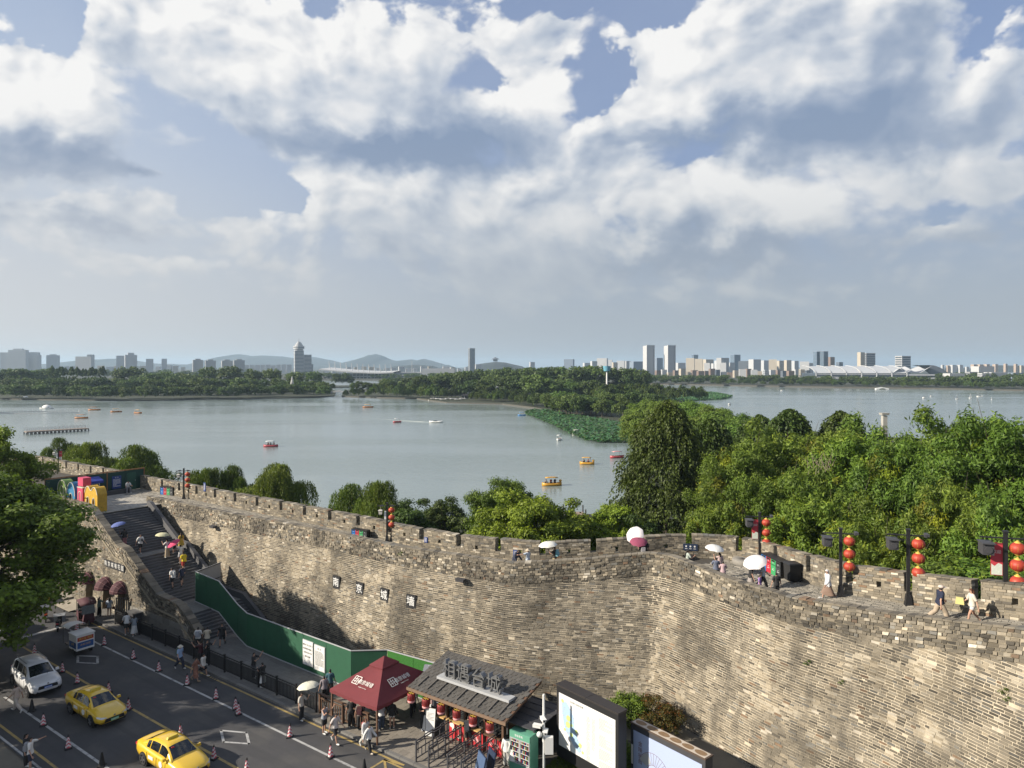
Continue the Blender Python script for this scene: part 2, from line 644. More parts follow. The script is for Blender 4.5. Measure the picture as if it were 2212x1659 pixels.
# ------------------------------------------------------------------ materials of the setting
m_brick = mat('old_brick',(1,1,1),0.9,0.16,5.0,0.5,30.0,attr='tint',coords='World',dark=(0.10,0.088,0.068),dscale=0.55,damount=0.38,streak=((1.0,1.0,0.16),1.1,(0.055,0.050,0.042),0.55))
m_mortar = mat('lime_mortar',(0.55,0.478,0.36),0.95,0.10,2.0,0.7,25.0,coords='World',dark=(0.11,0.095,0.07),dscale=0.30,damount=0.92,streak=((1.0,1.0,0.16),1.1,(0.10,0.088,0.068),0.6))
m_oldjoint = mat('weathered_joint',(0.19,0.165,0.122),0.95,0.2,2.0,0.7,25.0,coords='World',dark=(0.36,0.31,0.225),dscale=0.9,damount=0.7)
m_pave = mat('paving_brick_stone',(1,1,1),0.9,0.14,6.0,0.4,40.0,attr='tint',coords='World')
m_gap = mat('dark_joint_earth',(0.060,0.054,0.046),0.95,0.1,3.0,coords='World')
m_step = mat('grey_step_stone',(0.105,0.105,0.110),0.85,0.16,3.0,0.4,30.0,coords='World',dark=(0.06,0.06,0.062),dscale=0.9,damount=0.6)
m_asphalt = mat('asphalt',(0.056,0.056,0.060),0.86,0.10,1.6,0.5,90.0,coords='World',dark=(0.082,0.078,0.072),dscale=0.30,damount=0.55,streak=((0.06,1.3,1.0),1.2,(0.036,0.036,0.038),0.7))
m_white = mat('road_paint_white',(0.42,0.42,0.41),0.8,0.12,5.0,coords='World',dark=(0.10,0.10,0.10),dscale=1.8,damount=0.75)
m_yellow = mat('road_paint_yellow',(0.40,0.29,0.10),0.8,0.12,5.0,coords='World',dark=(0.12,0.10,0.07),dscale=1.6,damount=0.7)
m_kerb = mat('kerb_stone',(0.20,0.195,0.185),0.85,0.12,4.0,0.3,coords='World')
m_soil = mat('soil',(0.085,0.072,0.045),0.95,0.2,2.0,0.4,20.0,coords='World')

PAL = [((.182,.158,.120),44),((.150,.132,.102),24),((.080,.071,.057),13),((.215,.19,.148),11),
 ((.180,.117,.073),3),((.150,.144,.128),7),((.44,.40,.33),2)]
PALC = [c for c,w in PAL]
PALW = [w for c,w in PAL]

def shade_of(c,j):
 f = random.uniform(1 - j,1 + j)
 return tuple(x*f for x in c)

def brick_tint(k=1.0,pale=0.0):
 c = random.choices(PALC,PALW)[0]
 if pale and random.random() < pale:
  c = random.choice(((.26,.22,.158),(.31,.265,.195),(.36,.32,.25)))
 f = random.uniform(0.86,1.16)*k
 return (c[0]*f,c[1]*f,c[2]*f)

# ------------------------------------------------------------------ plan of the wall: inner edge (towards the street) and its heights
#        x       y      coping z  walkway z
INNER = [(-49.5,79.0,8.05,7.6),(-36.2,70.6,8.0,7.6),(-25.0,62.6,8.0,7.6),(-14.9,56.0,8.0,7.55),(-7.5,50.5,8.0,7.4),(-2.5,47.8,8.05,7.3),
 (0.1,46.4,8.05,7.3),(5.0,45.4,8.6,7.6),(8.6,44.75,9.15,7.95),(9.5,44.3,9.2,8.0),(10.4,43.0,9.15,8.15),(12.35,39.9,8.9,8.25),(14.4,36.5,9.05,8.55),
 (17.3,32.8,9.55,9.15),(18.8,30.2,10.1,9.75),(19.95,27.7,10.7,10.35),(21.2,25.0,11.2,10.9),(23.3,21.0,12.0,11.6)]
#        x       y      walkway z  battlement height
OUTER = [(-70.0,97.5,7.6,1.4),(-62.0,93.3,7.6,1.4),(-53.0,86.8,7.6,1.4),(-45.6,81.3,7.6,1.4),(-38.3,75.9,7.6,1.38),(-31.6,70.9,7.6,1.36),(-22.6,64.3,7.6,1.36),(-13.1,57.6,7.55,1.36),
 (-8.0,53.9,7.4,1.4),(-3.2,50.9,7.3,1.42),(1.6,48.6,7.4,1.45),(7.6,48.3,7.8,1.42),(11.0,48.5,7.95,1.42),(14.2,47.9,8.0,1.5),
 (16.0,46.4,8.1,1.5),(16.7,42.4,8.35,1.55),(17.6,38.4,8.75,1.55),(19.4,35.3,9.2,1.52),(20.5,32.6,9.7,1.5),(21.8,29.6,10.3,1.5),(23.1,26.4,10.9,1.5),(25.2,22.0,11.7,1.5)]

class Line:
 """a polyline in plan with values carried along it, read by arc length"""

 def __init__(s,pts):
  a = np.array(pts,dtype=float)
  s.p = a
  s.L = np.concatenate([[0],np.cumsum(np.hypot(np.diff(a[:,0]),np.diff(a[:,1])))])
  s.len = s.L[-1]

 def at(s,t):
  return [float(np.interp(t,s.L,s.p[:,k])) for k in range(s.p.shape[1])]

 def normal(s,t,e=0.6):
  a,b = s.at(max(0,t - e)),s.at(min(s.len,t + e))
  v = Vector((b[0] - a[0],b[1] - a[1],0)).normalized()
  return Vector((v.y,-v.x,0))          # towards the street

 def near(s,x,y):
  ts = np.linspace(0,s.len,600)
  d2 = (np.interp(ts,s.L,s.p[:,0]) - x)**2 + (np.interp(ts,s.L,s.p[:,1]) - y)**2
  return float(ts[int(np.argmin(d2))])

LI,LO = Line(INNER),Line(OUTER)
BATTER = 1.15
ZB = -0.6

def smooth_samples(L,step):
 n = int(L.len/step) + 1
 return np.linspace(0,L.len,n)

class Face:
 """the street face of the wall: point at arc length t and height z"""

 def __init__(s,L,zb,batter,step=0.35,zcol=2):
  s.ts = smooth_samples(L,step)
  s.top = np.array([L.at(t)[:2] for t in s.ts])
  k = np.ones(5)/5
  pad = np.pad(s.top,((2,2),(0,0)),mode='edge')
  s.top = np.stack([np.convolve(pad[:,i],k,'valid') for i in (0,1)],axis=1)
  s.zt = np.array([L.at(t)[zcol] for t in s.ts])
  d = np.gradient(s.top,axis=0)
  d /= np.linalg.norm(d,axis=1)[:,None]
  s.n = np.stack([d[:,1],-d[:,0]],axis=1)
  s.zb,s.b = zb,batter

 def at(s,t,z,out_=0.0):
  x = np.interp(t,s.ts,s.top[:,0])
  y = np.interp(t,s.ts,s.top[:,1])
  nx = np.interp(t,s.ts,s.n[:,0])
  ny = np.interp(t,s.ts,s.n[:,1])
  zt = np.interp(t,s.ts,s.zt)
  f = s.b*(zt - z)/(8.0 - s.zb) + out_
  return (float(x + nx*f),float(y + ny*f),float(z))

 def ztop(s,t):
  return float(np.interp(t,s.ts,s.zt))

def wall_bricks(face,t0,t1,z0fn,band,course=0.128,blen=0.41,joint=0.034,hole=None,pale=None,proud=0.018,z_lo=None,dark=None):
 """items of bricks: level courses below, and a rougher band of the given height that follows the coping"""
 items = []

 def one(ta,tb,za,zb_,za2,zb2,k=1.0,pl=0.0,rough=1.0):
  pr = proud*random.uniform(0.2,1.9)*rough
  j = lambda a: random.uniform(-a,a)*rough
  o = [face.at(ta + j(.008),za + j(.006),pr + j(.006)),face.at(tb + j(.008),za2 + j(.006),pr + j(.006)),
 face.at(tb + j(.008),zb2 + j(.006),pr + j(.006)),face.at(ta + j(.008),zb_ + j(.006),pr + j(.006))]
  i = [face.at(ta,za,-0.03),face.at(tb,za2,-0.03),face.at(tb,zb2,-0.03),face.at(ta,zb_,-0.03)]
  items.append((i + o,BOXF,brick_tint(k,pl)))

 z = ZB if z_lo is None else z_lo
 row = 0
 zmax = float(face.zt.max())
 while z < zmax:
  t = t0 - random.uniform(0,blen)
  while t < t1:
   l = blen*random.choice((1.0,1.0,1.05,0.95,0.55))*random.uniform(0.94,1.06)
   ta,tb = max(t,t0),min(t + l - joint,t1)
   tm = (ta + tb)/2
   if tb - ta > 0.06 and z > z0fn(tm) - course and z + course < face.ztop(tm) - band + 0.15 and not (hole and hole(tm,z)):
    pm = face.at(tm,z)
    pl = pale(pm) if pale else 0.0
    dk = dark(pm) if dark else 1.0
    if random.random() > 0.006:
     one(ta,tb,z,z + course - joint,z,z + course - joint,dk,pl)
   t += l
  z += course
  row += 1
 n = int(round(band/0.15))
 for r in range(n):
  t = t0 - random.uniform(0,blen)
  while t < t1:
   l = blen*random.choice((1.0,0.75,0.6,0.5,0.85))*random.uniform(0.85,1.1)
   ta,tb = max(t,t0),min(t + l - joint,t1)
   if tb - ta > 0.06:
    dz = (r + 1)*band/n
    za,zb2 = face.ztop(ta) - dz + joint/2,face.ztop(tb) - dz + joint/2
    h = band/n - joint
    w = random.uniform(-.012,.012)
    if za > z0fn((ta + tb)/2) and not (hole and hole((ta + tb)/2,za)):
     pm = face.at((ta + tb)/2,za)
     one(ta,tb,za + w,za + h + w,zb2 + w,zb2 + h + w,1.15*random.choice((.5,.8,1.0,1.1,1.4))*(dark(pm) if dark else 1.0),0.17,2.2)
   t += l
 return items

from mathutils import noise as mnoise

def patch(p,s_,off=0.0):
 return mnoise.fractal(Vector((p[0]*s_ + off,p[1]*s_,p[2]*s_)),0.6,2.0,3)

def pale_patch(p):
 v = patch(p,0.28,7.0)
 return 0.72 if v > 0.17 else (0.20 if v > 0.02 else 0.02)

def dark_patch(p):
 v = patch(p,0.33,31.0)
 return 0.55 if v > 0.24 else (0.80 if v > 0.06 else 1.12)

FACE = Face(LI,ZB,BATTER)
wall = thing('city_wall','ancient grey brown brick city wall with sloping face running past the street','city wall')
# core: face, coping ledge, walkway bed and lake side
mb = MB()
ts = np.arange(LI.near(-36.0,70.5) - 0.4,LI.len,0.4)
rows = []
for t in ts:
 zt = FACE.ztop(t)
 a = FACE.at(t,ZB,0)
 b = FACE.at(t,zt - 1.3,0)
 c = FACE.at(t,zt,0)
 d = FACE.at(t,zt,-0.42)
 wz = LI.at(t)[3]
 e = FACE.at(t,wz - 0.05,-0.42)
 rows.append((a,b,c,d,e))
vv,fs = [],[]
for r in rows:
 vv.extend(r)
k = 5
mi_ = []
for i in range(len(rows) - 1):
 for j in range(4):
  fs.append((i*k + j,(i + 1)*k + j,(i + 1)*k + j + 1,i*k + j + 1))
  mi_.append(0 if j == 0 else 1)
mb.add(vv,fs)
mb.MI = mi_
mb.build('wall_core',[m_mortar,m_oldjoint],wall)
# bed of the walkway and the outer face towards the lake
mb = MB()
wts = np.linspace(0,1,90)
fi,fo = np.array([LI.near(*LO.at(LO.len*w)[:2]) for w in wts]),LO.len*wts
fi = np.maximum.accumulate(fi)
vv,fs = [],[]
for a,b in zip(fi,fo):
 p = LI.at(a)
 pin = FACE.at(a,p[3] - 0.05,-0.40)
 o = LO.at(b)
 nn = LO.normal(b)
 vv += [(pin[0],pin[1],p[3] - 0.05),(o[0],o[1],o[2] - 0.05),(o[0] - nn.x*.5,o[1] - nn.y*.5,o[2] - 0.05),(o[0] - nn.x*1.3,o[1] - nn.y*1.3,-5.5)]
for i in range(len(wts) - 1):
 for j in range(3):
  fs.append((i*4 + j,i*4 + j + 1,(i + 1)*4 + j + 1,(i + 1)*4 + j))
mb.add(vv,fs)
mb.build('walkway_bed',m_gap,wall)

T_STAIR = LI.near(-36.0,70.5)

def face_base(t):
 """lowest height at which anything of the face can be seen"""
 p = LI.at(t)
 s_,d_2 = sd_of(Vector((p[0],p[1],0)))
 if s_ < -50:
  return max(-0.3,min(7.4,(-50.0 - s_)*0.36 - 0.4))
 return -0.6

items = wall_bricks(FACE,T_STAIR - 0.3,LI.len - 2.0,face_base,1.25,pale=pale_patch,dark=dark_patch)
pieces('brick',items,m_brick,wall,300,'brickwork')
# coping: flat bricks laid across the parapet
items = []
t = T_STAIR - 0.3
while t < LI.len - 1.5:
 l = random.uniform(0.34,0.46)
 ta,tb = t,t + l - 0.02
 za,zb_ = FACE.ztop(ta) + random.uniform(0,.02),FACE.ztop(tb) + random.uniform(0,.02)
 h = random.uniform(.07,.10)
 o = random.uniform(0.03,0.06)
 low = [FACE.at(ta,za - 0.01,o),FACE.at(tb,zb_ - 0.01,o),FACE.at(tb,zb_ - 0.01,-.44),FACE.at(ta,za - 0.01,-.44)]
 hi = [(p[0],p[1],p[2] + h) for p in low]
 items.append((low + hi,BOXF,brick_tint(1.15)))
 t += l
pieces('coping_brick',items,m_brick,wall,110,'coping_brickwork')

# paving of the walkway, rows along the wall
items = []
for rr in range(24):
 w0 = 0.05 + rr*0.0395
 t = LI.near(-49,79) + random.uniform(0,.4)
 while t < LI.len - 2.2:
  l = random.uniform(0.36,0.46)
  quad = []
  for tt,ww in ((t,w0),(t + l - .03,w0),(t + l - .03,w0 + 0.0395*0.66),(t,w0 + 0.0395*0.66)):
   p = LI.at(tt)
   q0 = FACE.at(tt,p[3],-0.42)
   b = float(np.interp(tt,fi,fo))
   o = LO.at(b)
   quad.append((q0[0] + (o[0] - q0[0])*ww,q0[1] + (o[1] - q0[1])*ww,p[3] + (o[2] - p[3])*ww))
  if (Vector(quad[0]) - Vector(quad[3])).length < 0.35 and (Vector(quad[0]) - Vector(quad[1])).length < 0.7:
   h = random.uniform(0.0,0.02)
   c = random.choice(((.20,.185,.155),(.26,.24,.20),(.31,.285,.24),(.17,.16,.14)))
   items.append(([(a,b_,z - .06) for a,b_,z in quad] + [(a,b_,z + h) for a,b_,z in quad],BOXF,shade_of(c,.15)))
  t += l
pieces('paving_brick',items,m_pave,wall,300,'walkway_paving')

# ------------------------------------------------------------------ battlement: a low parapet with merlons, gaps and loopholes
batt = thing('battlement','crenellated brick parapet with gaps and loopholes along the lake edge of the wall walk','battlement')
FO = Face(LO,0.0,0.0,zcol=2)
TH = 0.46

def wall_block(mb_,ta,tb,z0,z1,L=LO,th=TH,seg=0.3):
 """block of the battlement between arc lengths ta, tb; z0, z1 above the walkway"""
 n = max(1,int((tb - ta)/seg))
 vv,fs = [],[]
 for i in range(n + 1):
  t_ = ta + (tb - ta)*i/n
  z = FO.ztop(t_)
  f = FO.at(t_,z,0)
  b = FO.at(t_,z,-th)
  vv += [(f[0],f[1],z + z0),(b[0],b[1],z + z0),(b[0],b[1],z + z1),(f[0],f[1],z + z1)]
 for i in range(n):
  a = i*4
  for j in range(4):
   fs.append((a + j,a + 4 + j,a + 4 + (j + 1) % 4,a + (j + 1) % 4))
 fs += [(0,1,2,3),(n*4 + 3,n*4 + 2,n*4 + 1,n*4)]
 mb_.add(vv,fs)

base_mb = MB()
wall_block(base_mb,0,LO.len,-0.3,0.62)
base_mb.build('parapet_base',m_oldjoint,batt)
base_items,merl_items = [],[]
t = 0.2
MER = []
while t < LO.len - 1:
 ln = random.uniform(2.75,3.05)
 MER.append((t,min(t + ln,LO.len)))
 t += ln + 0.44
for r in range(5):
 t = random.uniform(0,.3)
 while t < LO.len - .3:
  l = random.uniform(.3,.46)
  ta,tb = t,t + l - .025
  if random.random() > .03:
   pr = random.uniform(.008,.035)
   za,zb_ = FO.ztop(ta) + r*.125 + .005,FO.ztop(tb) + r*.125 + .005
   h = .10
   base_items.append(([FO.at(ta,za,-.03),FO.at(tb,zb_,-.03),FO.at(tb,zb_ + h,-.03),FO.at(ta,za + h,-.03),
 FO.at(ta,za,pr),FO.at(tb,zb_,pr),FO.at(tb,zb_ + h,pr),FO.at(ta,za + h,pr)],BOXF,brick_tint(1.28,.20)))
  t += l
cpos = Vector((0,0,CAMZ))
near_count = 0
order = sorted(range(len(MER)),key=lambda i: (Vector(FO.at(MER[i][0],8)) - cpos).length if FO.at(MER[i][0],8)[0]/FO.at(MER[i][0],8)[1] < 0.74 else 999)
for i in order:
 ta,tb = MER[i]
 H = float(np.interp((ta + tb)/2,LO.L,LO.p[:,3]))*random.uniform(.97,1.03)
 hc,hw,h0,h1 = (ta + tb)/2 + random.uniform(-.1,.1),0.13,0.66,0.92
 mb = MB()
 wall_block(mb,ta,hc - hw,0.62,H)
 wall_block(mb,hc + hw,tb,0.62,H)
 wall_block(mb,hc - hw,hc + hw,h1,H,seg=5)
 mer = mb.build('merlon',m_oldjoint,batt)
 its = []
 nr = int((H - 0.62)/0.122)
 hh = (H - 0.62)/nr
 for r in range(nr):
  t = ta - random.uniform(0,.3)
  while t < tb:
   l = random.uniform(.28,.46)
   a,b = max(t,ta),min(t + l - .024,tb)
   if b - a > .05 and not (abs((a + b)/2 - hc) < hw + .12 and h0 - .1 < 0.62 + r*hh < h1 - .04) and random.random() > .012:
    pr = random.uniform(.006,.036)
    z0_ = 0.62 + r*hh + .004
    za,zb_ = FO.ztop(a) + z0_,FO.ztop(b) + z0_
    h = hh - .022
    its.append(([FO.at(a,za,-.03),FO.at(b,zb_,-.03),FO.at(b,zb_ + h,-.03),FO.at(a,za + h,-.03),
 FO.at(a,za,pr),FO.at(b,zb_,pr),FO.at(b,zb_ + h,pr),FO.at(a,za + h,pr)],BOXF,brick_tint(1.28,.20)))
   t += l
 t = ta - .02
 while t < tb - .1:
  l = random.uniform(.30,.45)
  a,b = t,min(t + l - .02,tb + .03)
  za,zb_ = FO.ztop(a) + H,FO.ztop(b) + H
  h = random.uniform(.05,.09)
  low = [FO.at(a,za - .01,.05),FO.at(b,zb_ - .01,.05),FO.at(b,zb_ - .01,-TH - .04),FO.at(a,za - .01,-TH - .04)]
  its.append((low + [(p[0],p[1],p[2] + h) for p in low],BOXF,brick_tint(1.1,.1)))
  t += l
 for sgn,te in ((-1,ta),(1,tb)):               # bricks on the two ends of the merlon
  for r in range(nr):
   for (o0,o1) in ((-.01,-.22),(-.245,-.45)):
    z0_ = FO.ztop(te) + 0.62 + r*hh
    p = [FO.at(te,z0_,o0),FO.at(te,z0_,o1),FO.at(te,z0_ + hh - .022,o1),FO.at(te,z0_ + hh - .022,o0)]
    e = random.uniform(.006,.02)*sgn
    qv = [FO.at(te + e,w_[2],o_) for w_,o_ in zip(p,(o0,o1,o1,o0))]
    its.append((p + qv,BOXF,brick_tint(1.2)))
 lim = max(0,min(len(its),290 - near_count))
 pieces('brick',its,m_brick,mer,lim,'brickwork')
 near_count += lim
pieces('parapet_brick',base_items,m_brick,batt,160,'parapet_brickwork')

# ------------------------------------------------------------------ ground on the street side
def sheet(name,pts,m_,kind='structure',parent=None,z=None):
 mb_ = MB()
 mb_.sheet([(p[0],p[1],(p[2] if z is None else z)) for p in pts])
 o = mb_.build(name,m_,parent)
 if kind:
  o['kind'] = kind
 return o

def strip(name,s0,s1,d0,d1,z,m_,kind='structure'):
 return sheet(name,[SD(s0,d0,z),SD(s1,d0,z),SD(s1,d1,z),SD(s0,d1,z)],m_,kind)

m_earth = mat('bare_ground',(0.16,0.145,0.115),0.95,0.15,1.0,0.3,20,coords='World')
sheet('ground',[SD(-110,2,-.06),SD(8,2,-.06),SD(8,36.6,-.06),SD(-110,36.6,-.06)],m_earth)
sheet('ground',[SD(-22,36.0,-.05),SD(8,36.0,-.05),SD(8,48,-.05),SD(-22,48,-.05)],m_earth)
strip('road',-66.0,6.0,15.5,27.2,0.0,m_asphalt)
strip('side_road',-100.0,-66.0,13.0,29.0,0.004,m_asphalt)

# markings
mk = MB()

def stripe(mb_,s0,s1,d,w=0.14,z=0.006,dash=None):
 if dash:
  s = s0
  while s < s1:
   mb_.sheet([SD(s,d - w/2,z),SD(min(s + dash[0],s1),d - w/2,z),SD(min(s + dash[0],s1),d + w/2,z),SD(s,d + w/2,z)])
   s += dash[0] + dash[1]
 else:
  n = max(1,int((s1 - s0)/4))
  for i in range(n):
   a,b = s0 + (s1 - s0)*i/n,s0 + (s1 - s0)*(i + 1)/n
   mb_.sheet([SD(a,d - w/2,z),SD(b,d - w/2,z),SD(b,d + w/2,z),SD(a,d + w/2,z)])

for nm,mlist,m_ in (('white_lane_line',[(-63,-20.5,25.25,.15)],m_white),('white_lane_line',[(-52.5,-30,17.7,.15)],m_white),
 ('yellow_centre_line',[(-61,-22,21.65,.16)],m_yellow),('yellow_edge_line',[(-62.0,-26.5,26.95,.14)],m_yellow),
 ('yellow_edge_line',[(-52,-33,16.15,.14)],m_yellow),('white_edge_line',[(-54,-30,15.65,.12)],m_white)):
 mb = MB()
 for (a,b,dd,w) in mlist:
  stripe(mb,a,b,dd,w)
 o = mb.build(nm,m_)
 o['kind'] = 'structure'
mb = MB()
stripe(mb,-63.0,-62.6,23.4,3.6)
mb.build('stop_line',m_white)['kind'] = 'structure'

def marking_poly(name,pts,w,m_,z=0.0085):
 mb_ = MB()
 for a,b in zip(pts,pts[1:]):
  a,b = Vector((a.x,a.y,z)),Vector((b.x,b.y,z))
  sd = (b - a).normalized().cross(Vector((0,0,1)))*(w/2)
  e = (b - a).normalized()*(w/2)
  mb_.sheet([a - sd - e,b - sd + e,b + sd + e,a + sd - e])
 o = mb_.build(name,m_)
 o['kind'] = 'structure'

def Z6(x,y):        # a pixel of the lower left quarter view -> street
 return G((x*.46293)/1.8517,(2304 + y*.46293)/1.8517,0)

def Z7(x,y,z=0.0):
 return G((1024 + x*.46293)/1.8517,(2304 + y*.46293)/1.8517,z)

def Z8(x,y,z=0.0):
 return G((2048 + x*.46293)/1.8517,(2304 + y*.46293)/1.8517,z)

def Z5(x,y,z=0.0):
 return G((x*.46293)/1.8517,(1700 + y*.46293)/1.8517,z)

marking_poly('diamond_marking',[Z6(672,690),Z6(845,695),Z6(842,757),Z6(672,748),Z6(672,690)],.16,m_white)
marking_poly('diamond_marking',[Z6(1910,1335),Z6(2130,1355),Z6(2152,1450),Z6(1932,1435),Z6(1910,1335)],.14,m_white)
marking_poly('yellow_box_marking',[Z7(1110,1590),Z7(980,1670)],.13,m_yellow)
marking_poly('yellow_box_marking',[Z7(1110,1590),Z7(1122,1690)],.13,m_yellow,.0105)
marking_poly('yellow_box_marking',[SD(-26.5,26.95),Z7(1110,1590),Z7(1320,1690)],.13,m_yellow,.0125)
# drain grating in the gutter
g = thing('drain_grating','dark iron drain grating set in the gutter by the yellow line','grating',SD(-44.6,26.8,0.012),UROT)
mb = MB()
for i in range(7):
 mb.box((-.75 + i*.25,0,0),(.12,.42,.012))
mb.build('grating_bars',mat('cast_iron',(.03,.03,.032),.6,.1),g)

# kerb stones, pavement slabs
kerb = tag(link('kerb',None),kind='structure')
items = []
s = -64.0
while s < -22.0:
 l = 0.98
 c = shade_of((.17,.165,.155),.16)
 lo = [SD(s,27.2,-.05),SD(s + l,27.2,-.05),SD(s + l,27.42,-.05),SD(s,27.42,-.05)]
 items.append(([tuple(p) for p in lo] + [(p.x,p.y,.13 + random.uniform(-.006,.006)) for p in lo],BOXF,c))
 s += 1.0
pieces('kerb_stone',items,m_pave,kerb,60,'kerb_stones')
pav = tag(link('pavement',None),kind='structure')
strip('pavement_bed',-66,4,27.42,36.0,0.09,m_gap)
items = []

def slabs(s0,s1,d0,d1,ls,ld,z,base,jit=.12,skip=None):
 d = d0
 r = 0
 while d < d1 - .05:
  s_ = s0 - (ls/2 if r % 2 else 0)
  while s_ < s1:
   a,b = max(s_,s0),min(s_ + ls - .014,s1)
   if b - a > .06 and not (skip and skip((a + b)/2,d)):
    c = shade_of(base,jit)
    h = z + random.uniform(-.004,.004)
    lo = [SD(a,d),SD(b,d),SD(b,min(d + ld - .014,d1)),SD(a,min(d + ld - .014,d1))]
    items.append(([(p.x,p.y,z - .05) for p in lo] + [(p.x,p.y,h) for p in lo],BOXF,c))
   s_ += ls
  d += ld
  r += 1

slabs(-66,-36.5,27.44,31.3,.60,.30,.125,(.155,.150,.142))
slabs(-36.5,-22,27.44,33.0,.48,.48,.125,(.24,.215,.18))
slabs(-50,-36.5,31.3,35.0,.60,.60,.125,(.16,.155,.147))
slabs(-66,-60,31.3,31.9,.60,.30,.125,(.30,.285,.25))
pieces('paving_slab',items,m_pave,pav,300,'paving')
# the square in front of the museum arches, beyond the road's bend
items = []
slabs(-86,-66,27.0,30.0,.9,.6,.10,(.40,.36,.29))
sq = tag(link('square',None),kind='structure')
strip('square_bed',-86,-66,26.9,30.3,0.06,m_gap)
pieces('paving_slab',items,m_pave,sq,80,'paving')

# ------------------------------------------------------------------ lake, shores, far ground
WZ = -5.0
M = bpy.data.materials.new('lake_water')
M.use_nodes = True
T = NT(M.node_tree)
o_ = T.n('ShaderNodeOutputMaterial')
p_ = T.n('ShaderNodeBsdfPrincipled')
T.t.links.new(p_.outputs[0],o_.inputs[0])
p_.inputs['Base Color'].default_value = (0.175,0.215,0.21,1)
p_.inputs['IOR'].default_value = 1.33
pos = T.n('ShaderNodeNewGeometry').outputs['Position']
w1 = T.noise(T.v('MULTIPLY',pos,(0.55,1.5,1.0)),0.42,4.0,0.6)
w2 = T.noise(T.v('MULTIPLY',pos,(0.8,1.3,1.0)),1.9,3.0,0.6)
calm = T.ss(T.noise(T.v('MULTIPLY',pos,(0.4,1.6,1.0)),0.012,3.0,0.55),0.38,0.66)
b_ = T.n('ShaderNodeBump')
b_.inputs['Distance'].default_value = 0.30
T.put(b_.inputs['Strength'],T.m('MULTIPLY_ADD',calm,0.34,0.16))
T.put(b_.inputs['Height'],T.m('MULTIPLY_ADD',w2,0.34,w1))
T.t.links.new(b_.outputs[0],p_.inputs['Normal'])
T.put(p_.inputs['Roughness'],T.m('MULTIPLY_ADD',calm,0.10,0.10))
m_water = M
sheet('water',[(-2500,40,WZ),(2600,18,WZ),(2600,2200,WZ),(-2500,2200,WZ)],m_water)
m_bed = mat('lake_bed',(0.10,0.10,0.08),1.0,0.0,coords='World')
sheet('lake_bed',[(-9000,-300,WZ - 3),(9000,-300,WZ - 3),(9000,14000,WZ - 3),(-9000,14000,WZ - 3)],m_bed)
m_land = mat('lakeside_ground',(0.030,0.038,0.018),0.95,0.15,0.08,coords='World')
m_quay = mat('quay_stone',(0.095,0.090,0.078),0.9,0.15,0.6,coords='World')

def land(name,vpts,z=-4.2,extra=(),m_=None):
 """land with a stone edge; plan given by its waterline"""
 pts = [G(x,y,WZ) for x,y in vpts] + [Vector((a,b,0)) for a,b in extra]
 area = sum(a.x*b.y - b.x*a.y for a,b in zip(pts,pts[1:] + pts[:1]))
 if area < 0:
  pts = pts[::-1]
 mb_ = MB()
 mb_.prism([(p.x,p.y) for p in pts],WZ - 2.5,z,0,mi_side=1)
 o = mb_.build(name,[m_ or m_land,m_quay])
 o['kind'] = 'structure'
 return o

land('lakeside_bank',[(-400,1010),(60,985),(160,1020),(420,1075),(700,1130),(960,1140),(1230,1126),(1345,1112),(1362,1010),(1372,950),(1368,921),(1290,906),(1210,893),(1150,882),(1085,874),(965,871),(900,862),(820,860),(738,857),(745,845),(800,840),
 (930,836),(1000,838),(1290,826),(1440,838),(1520,841),(1530,850),(1440,858),(1500,878),(1600,905),(1750,935),(1900,948),(2300,965),(2600,990)],
 extra=[(90,20),(30,20),(21.5,37.5),(18.8,44),(17.5,50.5),(15,53.2),(1.6,51.5),(-60,95),(-130,146)])
land('island',[(-500,866),(0,862.5),(120,865),(300,866),(500,862.5),(640,860.5),(722,856),(726,846),(700,838)],extra=[(-260,1010),(-700,1060),(-1000,700)])
m_far = mat('far_ground',(0.040,0.046,0.030),0.95,0.15,0.02,coords='World')
land('far_shore',[],z=-3.5,extra=[(-9000,1500),(-700,1330),(-120,1260),(40,1230),(190,1010),(262,945),(383,842),(460,800),(529,735),(700,660),(1500,480),(9000,300),(9000,13500),(-9000,13500)],m_=m_far)
# low causeway with a line of trees between the two back waters
land('causeway',[(760,829),(940,829.5),(955,832),(760,833)],z=-4.0)

# ------------------------------------------------------------------ stairs up to the wall walk
D0,D1 = 30.15,34.75
STEP,RISE = 0.30,0.1667
flights = [(-68.05,7.60,18),(-61.45,4.6,18),(-52.85,1.6,9)]
st = thing('stone_staircase','broad dark stone staircase climbing along the wall with two landings','staircase')

def joints(sa,sb,z0,z1,d0=D0,d1=D1):
 """one step made of slabs of stone"""
 mb_ = MB()
 d = d0
 while d < d1 - .01:
  e = min(d + random.uniform(1.0,1.5),d1)
  if d1 - e < .5:
   e = d1
  j = random.uniform(-.004,.004)
  vv = [SD(sa,d,z0),SD(sb,d,z0),SD(sb,e - .012,z0),SD(sa,e - .012,z0)]
  mb_.add([tuple(p) for p in vv] + [(p.x,p.y,z1 + j) for p in vv],BOXF + [(3,2,1,0)])
  d = e
 return mb_

